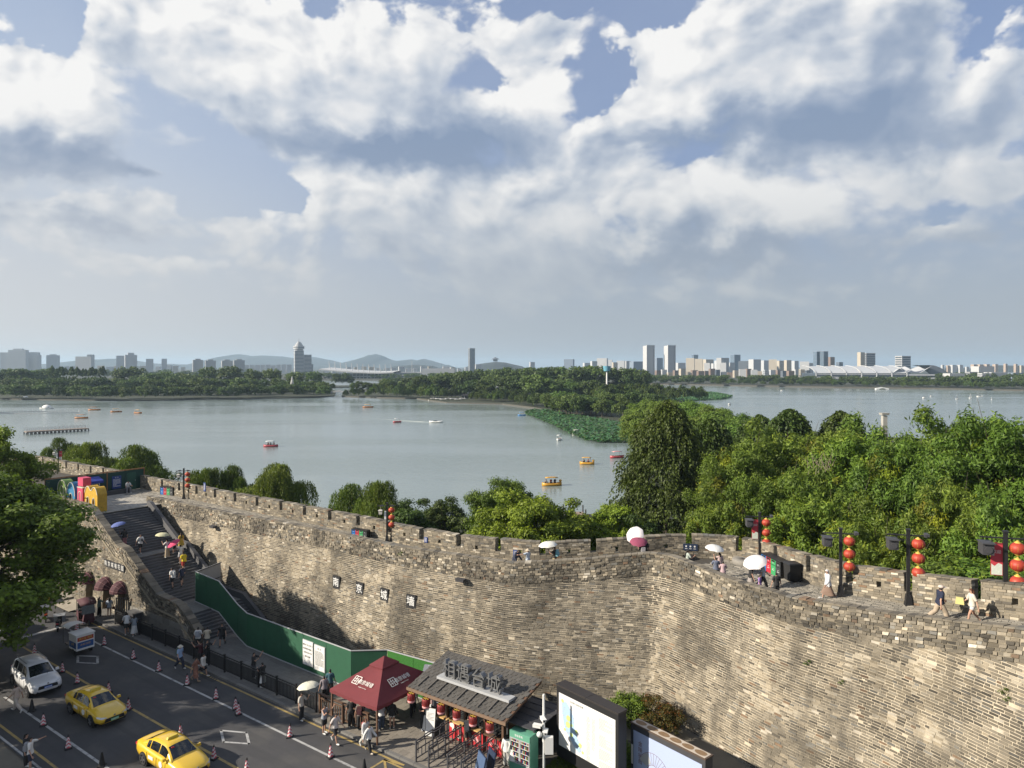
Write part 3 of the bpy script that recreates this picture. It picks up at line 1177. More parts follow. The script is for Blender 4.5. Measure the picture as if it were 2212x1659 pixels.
for (s0,ztop,n) in flights:
 for i in range(n):
  z1 = ztop - RISE*(i + 1) + RISE*0
  joints(s0 + i*STEP,s0 + (i + 1)*STEP + .03,z1 - .35,z1).build('step',m_step,st)
m_landing = mat('landing_stone',(1,1,1),0.9,0.12,5,0.3,attr='tint',coords='World')
for (sa,sb,z) in ((-62.62,-61.45,4.6),(-56.05,-52.85,1.6)):
 mb = MB()
 mb.add([tuple(SD(a,d,zz)) for zz in (z - .5,z - .03) for a,d in ((sa,D0),(sb,D0),(sb,D1),(sa,D1))],BOXF)
 mb.build('landing',m_step,st)
items = []
for (sa,sb,z) in ((-62.62,-61.45,4.6),(-56.05,-52.85,1.6)):
 slabs(sa,sb,D0,D1,.58,.29,z,(.20,.195,.18))
pieces('landing_slab',items,m_landing,st,150,'landing_paving')
# solid body under the flights and a sloping balustrade against the wall
mb = MB()
prof = [(-68.05,7.3),(-62.65,4.25),(-61.45,4.25),(-56.05,1.25),(-52.85,1.25),(-50.15,-.15)]
for (a,za),(b,zb_) in zip(prof,prof[1:]):
 mb.add([tuple(SD(s_,d,z)) for s_,d,z in ((a,D0,-.5),(b,D0,-.5),(b,D1 + .3,-.5),(a,D1 + .3,-.5),(a,D0,za),(b,D0,zb_),(b,D1 + .3,zb_),(a,D1 + .3,za))],BOXF)
mb.build('stair_body',m_step,st)
mb = MB()
prof = [(-68.3,8.05),(-67.7,8.0),(-62.65,5.15),(-61.3,5.05),(-56.05,2.15),(-52.7,2.1),(-50.0,.62),(-49.7,.1)]
for (a,za),(b,zb_) in zip(prof,prof[1:]):
 mb.add([tuple(SD(s_,d,z)) for s_,d,z in ((a,D1,za - .9),(b,D1,zb_ - .9),(b,D1 + .32,zb_ - .9),(a,D1 + .32,za - .9),(a,D1,za),(b,D1,zb_),(b,D1 + .32,zb_),(a,D1 + .32,za))],BOXF)
mb.build('balustrade',m_step,st)

# ------------------------------------------------------------------ wall on the street side of the stairs
SW = [(-90.0,8.5),(-68.4,8.45),(-67.4,8.3),(-62.6,5.75),(-61.2,5.6),(-55.9,2.75),(-52.9,2.6),(-51.6,1.9),(-50.4,1.2),(-50.0,1.1)]
SWD = 29.3
pts = [tuple(SD(s_,SWD)[:2]) + (z,0) for s_,z in SW]
LS = Line(pts)
FS = Face(LS,-0.2,0.55,step=0.3)
FS.b = 0.55
sw = thing('stair_wall','sunlit brick wall with arched doorways carrying the stairs, stepping down to the pavement','wall')
S0 = SW[0][0]
# openings: (centre s, half width, springing height, is door)
OPEN = [(-70.35,0.62,2.35),(-66.6,0.62,2.1),(-63.6,0.68,2.1),(-61.2,0.62,2.2)]

def sw_hole(t_,z):
 s_ = S0 + t_
 for (c,hw,sp) in OPEN:
  x = abs(s_ - c)
  if x < hw + .12:
   top = sp + math.sqrt(max(0,(hw + .12)**2 - x*x))
   if z < top:
    return True
 return False

mb = MB()
ns = 150
tt = np.linspace(0,LS.len,ns)
vv,fs = [],[]
for t_ in tt:
 zt = FS.ztop(t_)
 vv += [FS.at(t_,-.2,0),FS.at(t_,zt,0),FS.at(t_,zt,-.52),FS.at(t_,min(zt,9) - 1.1,-.52),FS.at(t_,-.2,-.52)]
for i in range(ns - 1):
 tm = (tt[i] + tt[i + 1])/2
 for j in range(4):
  if j == 0 and any(abs(S0 + tm - c) < hw + .12 for c,hw,sp in OPEN):
   continue
  fs.append((i*5 + j,(i + 1)*5 + j,(i + 1)*5 + j + 1,i*5 + j + 1))
mb.add(vv,fs)
# around the openings the core is cut to the arch
for (c,hw,sp) in OPEN:
 w = hw + .12 + .25
 outl = []
 n = 12
 tl,tr = c - w - S0,c + w - S0
 arc = [(c - S0 - hw*math.cos(PI*k/n),sp + hw*math.sin(PI*k/n)) for k in range(n + 1)]
 arc = [(c - S0 - hw,-.2)] + arc + [(c - S0 + hw,-.2)]
 for (a,b) in zip(arc,arc[1:]):
  if abs(a[0] - b[0]) > 1e-6:
   mb.add([FS.at(a[0],a[1],-.012),FS.at(b[0],b[1],-.012),FS.at(b[0],FS.ztop(b[0]) - .3,-.012),FS.at(a[0],FS.ztop(a[0]) - .3,-.012)],[(0,1,2,3)])
  mb.add([FS.at(a[0],a[1],-.012),FS.at(b[0],b[1],-.012),FS.at(b[0],b[1],-.60),FS.at(a[0],a[1],-.60)],[(0,3,2,1)])
 for (ta,tb) in ((tl,c - S0 - hw),(c - S0 + hw,tr)):
  mb.add([FS.at(ta,-.2,-.012),FS.at(tb,-.2,-.012),FS.at(tb,FS.ztop(tb) - .3,-.012),FS.at(ta,FS.ztop(ta) - .3,-.012)],[(0,1,2,3)])
mb.build('wall_core',m_oldjoint,sw)

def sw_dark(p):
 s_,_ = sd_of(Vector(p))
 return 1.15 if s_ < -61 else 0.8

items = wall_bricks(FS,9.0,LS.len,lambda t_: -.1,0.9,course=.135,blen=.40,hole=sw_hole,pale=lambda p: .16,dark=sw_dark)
pieces('brick',items,m_brick,sw,260,'brickwork')
items = []
t = 9.0
while t < LS.len - .2:
 l = random.uniform(.32,.44)
 za,zb_ = FS.ztop(t),FS.ztop(t + l - .02)
 low = [FS.at(t,za - .01,.06),FS.at(t + l - .02,zb_ - .01,.06),FS.at(t + l - .02,zb_ - .01,-.58),FS.at(t,za - .01,-.58)]
 h = random.uniform(.08,.12)
 items.append((low + [(p[0],p[1],p[2] + h) for p in low],BOXF,brick_tint(1.05,.1)))
 t += l
pieces('coping_brick',items,m_brick,sw,120,'coping_brickwork')
# drip course along the wall, arch rings, ledge of dressed stone at the foot
mb = MB()
for (a,za),(b,zb_) in zip(SW[1:],SW[2:]):
 mb.bar(FS.at(a - S0,za - 1.0,.05),FS.at(b - S0,zb_ - 1.0,.05),.12,.10)
mb.build('drip_course',m_brick and mat('ledge_brick',(.30,.26,.19),.9,.15,5,coords='World'),sw)
ring_m = mat('arch_ring_brick',(.33,.28,.20),.9,.15,5,coords='World')
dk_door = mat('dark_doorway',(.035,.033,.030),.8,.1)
for (c,hw,sp) in OPEN:
 mb = MB()
 n = 11
 for k in range(n):
  a0,a1 = PI*k/n + .02,PI*(k + 1)/n - .02
  ps = []
  for o in (-.02,.07):
   for (aa,rr) in ((a0,hw),(a1,hw),(a1,hw + .17),(a0,hw + .17)):
    ps.append(FS.at(c - S0 - rr*math.cos(aa),sp + rr*math.sin(aa),o))
  mb.add(ps,BOXF)
 mb.build('arch_ring',ring_m,sw)
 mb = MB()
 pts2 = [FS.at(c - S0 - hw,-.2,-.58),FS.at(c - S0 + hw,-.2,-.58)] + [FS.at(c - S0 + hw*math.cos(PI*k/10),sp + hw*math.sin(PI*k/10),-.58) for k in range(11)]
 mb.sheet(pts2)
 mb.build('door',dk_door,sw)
# dressed stone blocks at the foot of the wall
items = []
for r in range(3):
 s_ = -61 + r*.4
 while s_ < -51.2:
  l = random.uniform(.8,1.1)
  if FS.ztop(s_ + l - S0) > .5 + r*.42:
   t0_,t1_ = s_ - S0,s_ + l - .03 - S0
   z0_,z1_ = .02 + r*.42,.42 + r*.42
   items.append(([FS.at(t0_,z0_,0),FS.at(t1_,z0_,0),FS.at(t1_,z1_,0),FS.at(t0_,z1_,0),
 FS.at(t0_,z0_,.075),FS.at(t1_,z0_,.075),FS.at(t1_,z1_,.075),FS.at(t0_,z1_,.075)],BOXF,shade_of((.20,.19,.17),.16)))
  s_ += l
pieces('stone_block',items,m_pave,sw,80,'stone_blocks')

# ------------------------------------------------------------------ platform at the head of the stairs
PZ = 7.6
mb = MB()
mb.add([tuple(SD(s_,d,z)) for z in (PZ - 1.5,PZ - .04) for s_,d in ((-92,29.6),(-68.05,29.6),(-68.05,36.4),(-92,36.4))],BOXF)
o = mb.build('platform',m_gap)
o['kind'] = 'structure'
items = []
slabs(-80,-68.05,29.75,40.0,.42,.21,PZ + .005,(.34,.32,.28),.2)
pieces('paving_brick',items,m_pave,o,200,'platform_paving')
mb = MB()
mb.add([tuple(SD(s_,d,z)) for z in (PZ - .5,PZ - .042) for s_,d in ((-92,36.4),(-66.0,36.4),(-66.0,40.2),(-92,40.2))],BOXF)
o = mb.build('platform',m_gap)
o['kind'] = 'structure'

# ------------------------------------------------------------------ vegetation
def leaf_mat(name,col,trans=0.34,rough=0.55,vary=0.30):
 M = bpy.data.materials.new(name)
 M.use_nodes = True
 T = NT(M.node_tree)
 o = T.n('ShaderNodeOutputMaterial')
 a = T.n('ShaderNodeAttribute',attribute_name='tint')
 oi = T.n('ShaderNodeObjectInfo')
 c = T.mix(1.0,a.outputs[0],tuple(x*ALB for x in col) + (1,),'MULTIPLY')
 k = T.m('MULTIPLY_ADD',oi.outputs['Random'],vary,1.0 - vary/2)
 c = T.v('SCALE',c,k)
 warm = T.n('ShaderNodeHueSaturation')
 T.put(warm.inputs['Hue'],T.m('MULTIPLY_ADD',T.m('FRACT',T.m('MULTIPLY',oi.outputs['Random'],7.31)),-0.030,0.512))
 T.put(warm.inputs['Color'],c)
 c = warm.outputs[0]
 p = T.n('ShaderNodeBsdfPrincipled')
 T.put(p.inputs['Base Color'],c)
 p.inputs['Roughness'].default_value = rough
 p.inputs['Specular IOR Level'].default_value = 0.25
 tr = T.n('ShaderNodeBsdfTranslucent')
 T.put(tr.inputs[0],T.mix(1.0,c,(1.25,1.35,0.55,1),'MULTIPLY'))
 ms = T.n('ShaderNodeMixShader')
 ms.inputs[0].default_value = trans
 T.t.links.new(p.outputs[0],ms.inputs[1])
 T.t.links.new(tr.outputs[0],ms.inputs[2])
 T.t.links.new(ms.outputs[0],o.inputs[0])
 return M

m_bark = mat('bark',(.085,.068,.050),.95,.2,6,.5,30)
m_twig = mat('dead_twig',(.30,.24,.18),.9,.15,6)
L_camphor = leaf_mat('camphor_leaf',(.165,.225,.024),.26)
L_ash = leaf_mat('ash_leaf',(.112,.185,.028),.26)
L_street = leaf_mat('street_camphor_leaf',(.098,.158,.020),.24)
L_cypress = leaf_mat('cypress_needle',(.064,.100,.020),.20)
L_willow = leaf_mat('willow_leaf',(.110,.165,.030),.28)
L_dark = leaf_mat('dark_leaf',(.060,.100,.022),.22)
L_far = leaf_mat('distant_leaf',(.072,.118,.028),.22,vary=.6)

def unit(n):
 v = rng.normal(size=(n,3))
 return v/np.linalg.norm(v,axis=1)[:,None]

def leaf_quads(P,A,B,ln,wd):
 """diamond leaves: centre P, long axis A, cross axis B"""
 n = len(P)
 ln = np.broadcast_to(ln,(n,))[:,None]
 wd = np.broadcast_to(wd,(n,))[:,None]
 V = np.empty((n,4,3))
 V[:,0] = P - A*ln*.5
 V[:,1] = P + B*wd*.5 - A*ln*.08
 V[:,2] = P + A*ln*.5
 V[:,3] = P - B*wd*.5 - A*ln*.08
 return V.reshape(-1,3)

def frames(n,up_bias=None):
 """random leaf axes; normals lean towards up_bias"""
 nrm = unit(n)
 if up_bias is not None:
  nrm = nrm + up_bias
  nrm /= np.linalg.norm(nrm,axis=1)[:,None] + 1e-9
 r = unit(n)
 A = np.cross(nrm,r)
 A /= np.linalg.norm(A,axis=1)[:,None] + 1e-9
 return A,np.cross(nrm,A)

def crown_mesh(name,V,C,m_):
 F = np.arange(len(V),dtype=np.int32).reshape(-1,4)
 return raw_mesh(name,V,F,m_,None,C)

def limb_mesh(name,segs,m_=None):
 mb_ = MB()
 for (a,b,r0,r1) in segs:
  mb_.tube(a,b,r0,r1,6,cap=False)
 return mb_.mesh(name,m_ or m_bark)

def limbs_to(targets,h0,h1,r,n=9,lean=(0,0)):
 """trunk from the ground to h1 and limbs out to some clumps"""
 segs = []
 base = Vector((0,0,-0.3))
 mid = Vector((lean[0]*.4,lean[1]*.4,h0))
 top = Vector((lean[0],lean[1],h1))
 segs += [(base,mid,r*1.15,r*.85),(mid,top,r*.85,r*.35)]
 idx = rng.permutation(len(targets))[:n]
 for i in idx:
  tgt = Vector(targets[i])
  st_ = mid.lerp(top,random.uniform(0.0,.8))
  k = (st_ + tgt)/2 + Vector((0,0,random.uniform(-.3,.6)))
  segs += [(st_,k,r*.38,r*.22),(k,tgt,r*.22,r*.06)]
 return segs

def broad_tree(name,leafm,rx,rz,hc,clumps,leaves,ls,rc=(.20,.34),trunk_r=.3,wide=.6,tip=(1.5,1.35,.8),tipk=.4,squash=.75,gap=.0,seed=1,droop=0.0,flat=1.0,top_heavy=.25,seedy=.0,twigs=0):
 """a crown of leafy clumps on limbs"""
 global rng
 keep = rng
 rng = np.random.default_rng(seed)
 random.seed(seed)
 d = unit(clumps)
 d[:,2] = d[:,2]*.9 + top_heavy
 d /= np.linalg.norm(d,axis=1)[:,None]
 rad = rng.uniform(.35,1.0,clumps)**.45
 lob = 1.0 + .22*np.sin(d[:,0]*3.1 + seed)*np.cos(d[:,1]*2.7 + seed*2) + rng.uniform(-.18,.17,clumps)
 cc = d*(rad*lob)[:,None]*np.array([rx,rx,rz]) + np.array([0,0,hc])
 cr = rng.uniform(rc[0],rc[1],clumps)*rx
 w = cr**2
 cnt = np.maximum(8,(leaves*w/w.sum()).astype(int))
 ci = np.repeat(np.arange(clumps),cnt)
 n = len(ci)
 u = unit(n)
 u[:,2] = np.abs(u[:,2])*np.where(rng.random(n) < .78,1,-1)
 rr = rng.uniform(.25,1.0,n)**.5*(1 + .25*rng.normal(size=n))
 off = u*rr[:,None]*cr[ci][:,None]
 off[:,2] *= squash
 P = cc[ci] + off
 P[:,2] -= droop*np.linalg.norm(off[:,:2],axis=1)
 out = (P - np.array([0,0,hc]))/np.array([rx,rx,rz])
 out /= np.linalg.norm(out,axis=1)[:,None] + 1e-9
 A,B = frames(n,u*1.15 + np.array([0,0,.45*flat]))
 size = ls*rng.uniform(.65,1.35,n)
 V = leaf_quads(P,A,B,size,size*wide)
 # young leaves at the tips of the clumps are yellower, old ones deeper green
 young = np.clip(rr - .55,0,1)*np.clip(u[:,2] + .2,0,1)*rng.uniform(0,1,n)
 ctone = rng.uniform(.78,1.18,clumps)[ci]*rng.uniform(.75,1.25,n)
 col = np.ones((n,3))*ctone[:,None]
 t = np.clip(young*tipk*3,0,1)[:,None]
 col *= 1 + t*(np.array(tip) - 1)
 odd = rng.random(clumps)                       # some boughs carry yellow seed bunches, some browned leaves
 col *= np.where((odd < seedy)[ci][:,None],np.array((1.75,1.35,.7)),np.where((odd > 1 - seedy*.5)[ci][:,None],np.array((1.35,.95,.7)),1.0))
 crown = crown_mesh(name + '_crown',V,np.repeat(col,4,axis=0),leafm)
 trunk = limb_mesh(name + '_trunk',limbs_to(cc,max(1.0,hc - rz*.75),hc + rz*.45,trunk_r,12) + [(Vector(cc[i]),Vector(cc[i]) + Vector(d[i])*cr[i]*random.uniform(1.2,2.1) + Vector((0,0,random.uniform(0,.5))),.030,.010) for i in range(twigs)])
 rng = keep
 return crown,trunk

def plume_tree(name,leafm,H,R,plumes,per,seed,tip=(1.6,1.5,1.0),shape=.62,ln=.34,wd=.15,trunk_r=.5,hang=(.7,1.9),base=.06):
 """tall tree of drooping sprays on an egg-shaped crown"""
 r_ = np.random.default_rng(seed)
 nb = max(30,plumes // 22)                      # plumes gather on boughs
 hb = r_.uniform(base,1.0,nb)**.85
 ab = r_.uniform(0,2*PI,nb)
 rb = r_.uniform(.50,1.12,nb)
 bi = r_.integers(0,nb,plumes)
 h = np.clip(hb[bi] + r_.normal(size=plumes)*.022,base,1.0)
 prof = np.sin(np.clip((1 - h)/(1 - base),0,1)**shape*PI*.56)
 ang = ab[bi] + r_.normal(size=plumes)*.13/np.maximum(.25,prof)
 rad = R*prof*rb[bi]*r_.uniform(.45,1.0,plumes)**.5 + .1
 o = np.stack([np.cos(ang),np.sin(ang),np.zeros(plumes)],1)
 S = o*rad[:,None] + np.array([0,0,1])*(h*H)[:,None]
 L = r_.uniform(hang[0],hang[1],plumes)
 k = np.tile(np.linspace(0,1,per),plumes)
 pi_ = np.repeat(np.arange(plumes),per)
 P = S[pi_] + o[pi_]*(k*.42*L[pi_])[:,None] + np.array([0,0,-1])*((k**1.7)*L[pi_]*.8 - .12)[:,None]
 n = len(P)
 P += r_.normal(size=(n,3))*.10
 ax = o[pi_]*.5 + np.array([0,0,-1])*(.25 + k)[:,None] + r_.normal(size=(n,3))*.38
 ax /= np.linalg.norm(ax,axis=1)[:,None]
 B = np.cross(ax,r_.normal(size=(n,3)))
 B /= np.linalg.norm(B,axis=1)[:,None]
 V = leaf_quads(P,ax,B,ln*r_.uniform(.7,1.3,n),wd*r_.uniform(.7,1.3,n))
 col = np.ones((n,3))*(r_.uniform(.7,1.25,plumes)[pi_]*r_.uniform(.8,1.2,n))[:,None]
 t = (np.where(k < .35,1,0)*r_.uniform(0,1,n)*.75)[:,None]
 col *= 1 + t*(np.array(tip) - 1)
 crown = crown_mesh(name + '_crown',V,np.repeat(col,4,axis=0),leafm)
 segs = [(Vector((0,0,-.3)),Vector((0,0,H*.9)),trunk_r,.06)]
 for i in range(0,plumes,max(1,plumes // 40)):
  segs.append((Vector((0,0,max(.5,S[i][2] - rad[i]*.35))),Vector(S[i]),.07,.03))
 return crown,limb_mesh(name + '_trunk',segs)

def willow_tree(name,leafm,H,R,strands,per,seed,ln=.30,wd=.085,trunk_r=.32,lobes=6):
 """weeping crown: strands hang from several domed heads"""
 r_ = np.random.default_rng(seed)
 lobes = lobes*3
 la = r_.uniform(0,2*PI,lobes)
 lr = r_.uniform(.1,.85,lobes)**.7*R
 lz = H*(.94 - .42*(lr/R)**1.5)*r_.uniform(.86,1.03,lobes)
 lc = np.stack([np.cos(la)*lr,np.sin(la)*lr,lz],1)
 lc[0] = (0,0,H*.93)
 lrad = R*r_.uniform(.17,.33,lobes)
 li = r_.integers(0,lobes,strands)
 u = r_.normal(size=(strands,3))
 u /= np.linalg.norm(u,axis=1)[:,None]
 u[:,2] = np.abs(u[:,2])
 S = lc[li] + u*lrad[li][:,None]*np.array([1,1,.75])*r_.uniform(.7,1.05,strands)[:,None]
 S[:,2] = np.minimum(S[:,2],H)
 flat = np.linalg.norm(u[:,:2],axis=1)
 L = (.5 + flat*r_.uniform(.3,1.0,strands)*H*.40)*r_.uniform(.5,1.15,strands)
 k = np.tile(np.linspace(0,1,per),strands)
 si = np.repeat(np.arange(strands),per)
 n = len(k)
 drift = u[si]*np.array([1,1,0])*(np.sqrt(k)*.55)[:,None]
 P = S[si] + drift + np.array([0,0,-1])*(k*L[si])[:,None] + r_.normal(size=(n,3))*.09
 P[:,2] = np.maximum(P[:,2],.5)
 ax = np.array([0,0,-1.0]) + r_.normal(size=(n,3))*.34
 ax /= np.linalg.norm(ax,axis=1)[:,None]
 B = np.cross(ax,r_.normal(size=(n,3)))
 B /= np.linalg.norm(B,axis=1)[:,None]
 V = leaf_quads(P,ax,B,ln*r_.uniform(.7,1.4,n),wd*r_.uniform(.7,1.3,n))
 col = np.ones((n,3))*(r_.uniform(.72,1.25,strands)[si]*r_.uniform(.8,1.2,n)*r_.uniform(.75,1.2,lobes)[li[si]])[:,None]
 y = (r_.uniform(0,1,strands) < .25)[si][:,None]*1.0
 col *= 1 + y*(np.array((1.35,1.2,.8)) - 1)
 crown = crown_mesh(name + '_crown',V,np.repeat(col,4,axis=0),leafm)
 segs = limbs_to(lc,H*.30,H*.78,trunk_r,min(lobes,14))
 return crown,limb_mesh(name + '_trunk',segs)

def plant(proto,name,label,cat,loc,rz,sc_=1.0,group=None,trunk=True):
 t = thing(name,label,cat,loc,rz,group,sc_)
 KIDS[t.name] = []
 if trunk:
  KIDS[t.name].append(link('trunk',proto[1],t))
 KIDS[t.name].append(link('crown',proto[0],t))
 return t

# prototypes: height given by the numbers, scaled where they stand
T_camA = broad_tree('camphor',L_street,5.8,5.8,8.4,260,98000,.26,(.11,.21),.40,.62,seed=3,tipk=.6)
T_camB = broad_tree('camphor',L_camphor,4.5,4.3,8.2,170,50000,.21,(.10,.20),.32,.62,seed=8,tipk=.65)
T_ashA = broad_tree('ash',L_ash,5.4,6.2,10.2,250,62000,.34,(.08,.19),.34,.30,seed=21,tip=(1.9,1.5,.7),tipk=.40,squash=.9,droop=.35,flat=.4,seedy=.035,twigs=34)
T_ashB = broad_tree('ash',L_ash,5.0,5.4,9.4,210,52000,.34,(.08,.20),.30,.30,seed=34,tip=(2.0,1.55,.7),tipk=.45,squash=.9,droop=.4,flat=.4,seedy=.045,twigs=30)
T_cyp = plume_tree('cypress',L_cypress,21.0,6.0,5600,12,5)
T_cypB = plume_tree('cypress',L_cypress,15.0,4.4,2200,10,6,ln=.42,wd=.2)
T_wilA = willow_tree('willow',L_willow,12.0,4.6,2300,17,4)
T_wilB = willow_tree('willow',L_willow,12.5,5.2,2500,17,14,lobes=8)
T_mid = broad_tree('mid',L_dark,4.2,4.2,7.0,110,19000,.30,(.12,.24),.28,.6,seed=55,tipk=.35)
T_bush = broad_tree('bush',L_ash,1.8,1.3,1.5,50,9000,.22,(.25,.42),.06,.4,seed=61,tipk=.6)

def at_row(xv,topv,Y,H,z0=-4.3):
 """where a tree of height H stands and its scale so that its top reaches the given row"""
 p = AT(xv,topv,Y)
 return Vector((p.x,Y,z0)),(p.z - z0)/H

PROTO_H = {}

def top_of(me):
 if me.name not in PROTO_H:
  a = np.empty(len(me.vertices)*3,np.float32)
  me.vertices.foreach_get('co',a)
  PROTO_H[me.name] = float(np.percentile(a[2::3],99.93))
 return PROTO_H[me.name]

def put(proto,H,name,label,cat,xv,topv,Y,wide=1.0,z0=-4.3,group=None,trunk=True,rz=None):
 H = top_of(proto[0])
 loc,s_ = at_row(xv,topv,Y,H,z0)
 return plant(proto,name,label,cat,loc,random.uniform(0,6.28) if rz is None else rz,(s_*wide,s_*wide,s_),group,trunk)

random.seed(5)
# street side, left: camphors over the street (the second row stands outside the frame and only its shade is seen)
plant(T_camA,'camphor_tree','large bright green camphor tree overhanging the street beside the white minivan and scooters','tree',(-37.0,48.4,-0.6),0.6,(1.22,1.22,.96))
plant(T_camB,'camphor_tree','camphor tree at the picture edge above the colourful letters, behind the larger street camphor','tree',(-53.0,70.5,0.2),2.1,(1.15,1.15,1.16))
plant(T_camB,'camphor_tree','street camphor beyond the left picture edge, shading the yellow taxi','tree',(-37.4,40.6,0),4.0,(1.12,1.12,1.10),'street camphors')
plant(T_camA,'camphor_tree','street camphor nearest to the viewer, outside the left picture edge','tree',(-40.6,35.2,-0.3),1.2,(.90,.90,.76),'street camphors')
plant(T_camB,'camphor_tree','street camphor hidden behind the large one over the scooters','tree',(-50.5,47.0,0),5.2,(1.1,1.1,1.0),'street camphors')
# lake side of the wall
g1 = 'trees between the wall and the lake'
put(T_wilA,12,'willow_tree','slim weeping willow farthest along the wall, behind the red banner','tree',128,946,118,.75,group=g1)
put(T_wilB,12.5,'willow_tree','broad weeping willow behind the wall just past the red banner','tree',190,956,112,1.05,group=g1)
put(T_wilA,12,'willow_tree','dark weeping willow rising behind the green hoarding corner','tree',292,962,104,1.15,group=g1)
put(T_mid,11,'broadleaf_tree','low leafy tree behind the wall by the lantern post next to the hoarding','tree',385,1022,92,.9,group=g1)
put(T_wilB,12.5,'willow_tree','drooping willow behind the wall, first to the right of the far lantern post','tree',448,1012,90,.85,group=g1)
put(T_wilA,12,'willow_tree','tall narrow willow touching the round willow over the lake','tree',503,1006,92,.8,group=g1)
put(T_wilB,12.5,'willow_tree','round weeping willow standing alone against the lake water','tree',606,1003,88,1.05,group=g1)
put(T_mid,11,'broadleaf_tree','small green treetop just showing over the battlement right of the round willow','tree',690,1108,80,.8,group=g1)
put(T_wilA,12,'willow_tree','light green willow pair, left head, behind the recycling bins on the wall','tree',760,1046,82,.9,group=g1)
put(T_wilB,12.5,'willow_tree','light green willow behind the middle lantern post, taller of the pair','tree',818,1040,80,.8,group=g1)
for (x,t_,Y,lab) in ((880,1080,76,'dark round tree right of the middle lantern post'),(925,1078,80,'dark bushy tree second to the right of the middle lantern post'),
 (968,1072,78,'dark bushy tree beside the tall camphors over the battlement')):
 put(T_mid,11,'broadleaf_tree',lab,'tree',x,t_,Y,.85,group=g1)
put(T_camA,14.2,'camphor_tree','taller darker camphor behind the bright round camphor above the battlement','tree',1092,1034,76,.80,group=g1)
put(T_camB,12.4,'camphor_tree','bright yellow green round camphor just behind the battlement','tree',1140,1066,64,1.02,group=g1)
put(T_camB,12.4,'camphor_tree','smaller camphor between the bright round camphor and the wooden jetty','tree',1222,1098,66,.62,group=g1)
put(T_camB,12.4,'camphor_tree','leafy tree at the foot of the great cypress, right of the jetty','tree',1318,1092,68,.80,group=g1)
put(T_mid,11,'broadleaf_tree','low dark tree against the battlement left of the great cypress','tree',1372,1110,66,.8,group=g1)
put(T_cyp,21,'cypress_tree','great dark cypress with drooping plumes, tallest tree by the wall','tree',1440,868,78,1.03,group=g1)
put(T_cypB,15,'cypress_tree','dark cypress close behind the right shoulder of the great cypress','tree',1535,905,88,1.0,group=g1)
for (x,t_,Y,pr,H,w,lab) in (
 (1600,948,70,T_ashA,16.6,.80,'pale green ash next to the great cypress'),
 (1700,912,74,T_ashB,15,.90,'ash in the back of the right grove under the two dark cypresses'),
 (1806,930,70,T_ashA,16.6,.80,'ash in the right grove below the gap of water'),
 (1575,1060,60,T_ashB,15,.72,'front ash with yellow tips left of the first right lantern post'),
 (1690,1005,60,T_ashA,16.6,.80,'wide ash above the first right lantern post'),
 (1790,1035,54,T_ashB,15,.80,'front ash behind the lantern posts in the middle of the grove'),
 (1898,903,62,T_ashB,15,.86,'ash with the pale stone pillar showing at its top'),
 (1960,950,56,T_ashA,16.6,.74,'ash with seed bunches behind the third right lantern post'),
 (2085,884,60,T_ashB,15,.82,'tall open crowned ash standing above the grove, dark limbs showing'),
 (2185,893,54,T_ashA,16.6,.80,'tall ash at the right picture edge'),
 (1900,1090,48,T_ashB,15,.66,'low ash just over the battlement between two lantern posts'),
 (2060,1050,48,T_ashA,16.6,.66,'yellowing ash above the last lantern post'),
 (2195,1060,44,T_ashB,15,.70,'yellowing ash at the right edge below the tall ash')):
 put(pr,H,'ash_tree',lab,'tree',x,t_,Y,w,group='grove of ash trees right of the cypress')
put(T_cypB,15,'cypress_tree','left one of two dark cypresses against the right lake','tree',1706,884,105,1.15,group=g1)
put(T_cypB,15,'cypress_tree','right one of two dark cypresses against the right lake','tree',1815,888,105,1.1,group=g1)
put(T_cypB,15,'cypress_tree','dark cypress behind the ash by the great cypress','tree',1640,896,112,1.2,group=g1)
for (x,t_,Y,lab) in ((2110,1212,38,'yellow green bush behind the battlement right of the third lantern post'),(2170,1222,37,'yellow green bush behind the battlement at the last lantern post'),
 (2060,1225,40,'low bush behind the battlement above the walking man')):
 put(T_bush,2.9,'bush',lab,'bush',x,t_,Y,1.3,z0=AT(x,t_,Y).z - 3.6,group='bushes behind the battlement')
# dead twigs in the grove
mbt = MB()
tw = thing('dead_branch','bare grey brown twigs sticking out of the ash grove','branch',tuple(AT(1772,1010,52)))
for i in range(26):
 a = Vector((random.uniform(-.8,.8),random.uniform(-.5,.5),random.uniform(-.6,.4)))
 b = a + Vector((random.uniform(-.5,.5),random.uniform(-.3,.3),random.uniform(.4,1.1)))
 mbt.tube(a,b,.018,.006,4,cap=False)
mbt.build('twig',m_twig,tw)

# ------------------------------------------------------------------ trees across the water
F_rndA = broad_tree('far_round',L_far,5.6,5.2,8.4,44,3200,.95,(.26,.42),.35,.75,seed=71,tip=(1.5,1.35,.8),tipk=.4)
F_rndB = broad_tree('far_round',L_far,6.2,4.6,7.8,40,3200,1.0,(.26,.42),.35,.75,seed=72,tip=(1.35,1.25,.8),tipk=.35)
F_con = plume_tree('far_conifer',L_dark,14.0,3.0,420,6,73,ln=.9,wd=.45,hang=(.8,1.4),shape=.9)
F_wil = willow_tree('far_willow',L_far,11.0,4.8,420,8,74,ln=.95,wd=.42,lobes=7)
F_pine = broad_tree('far_pine',L_dark,5.5,3.2,9.0,26,2600,.8,(.25,.4),.35,.7,seed=75,squash=.4,tipk=.1)
random.seed(77)
NFAR = 0

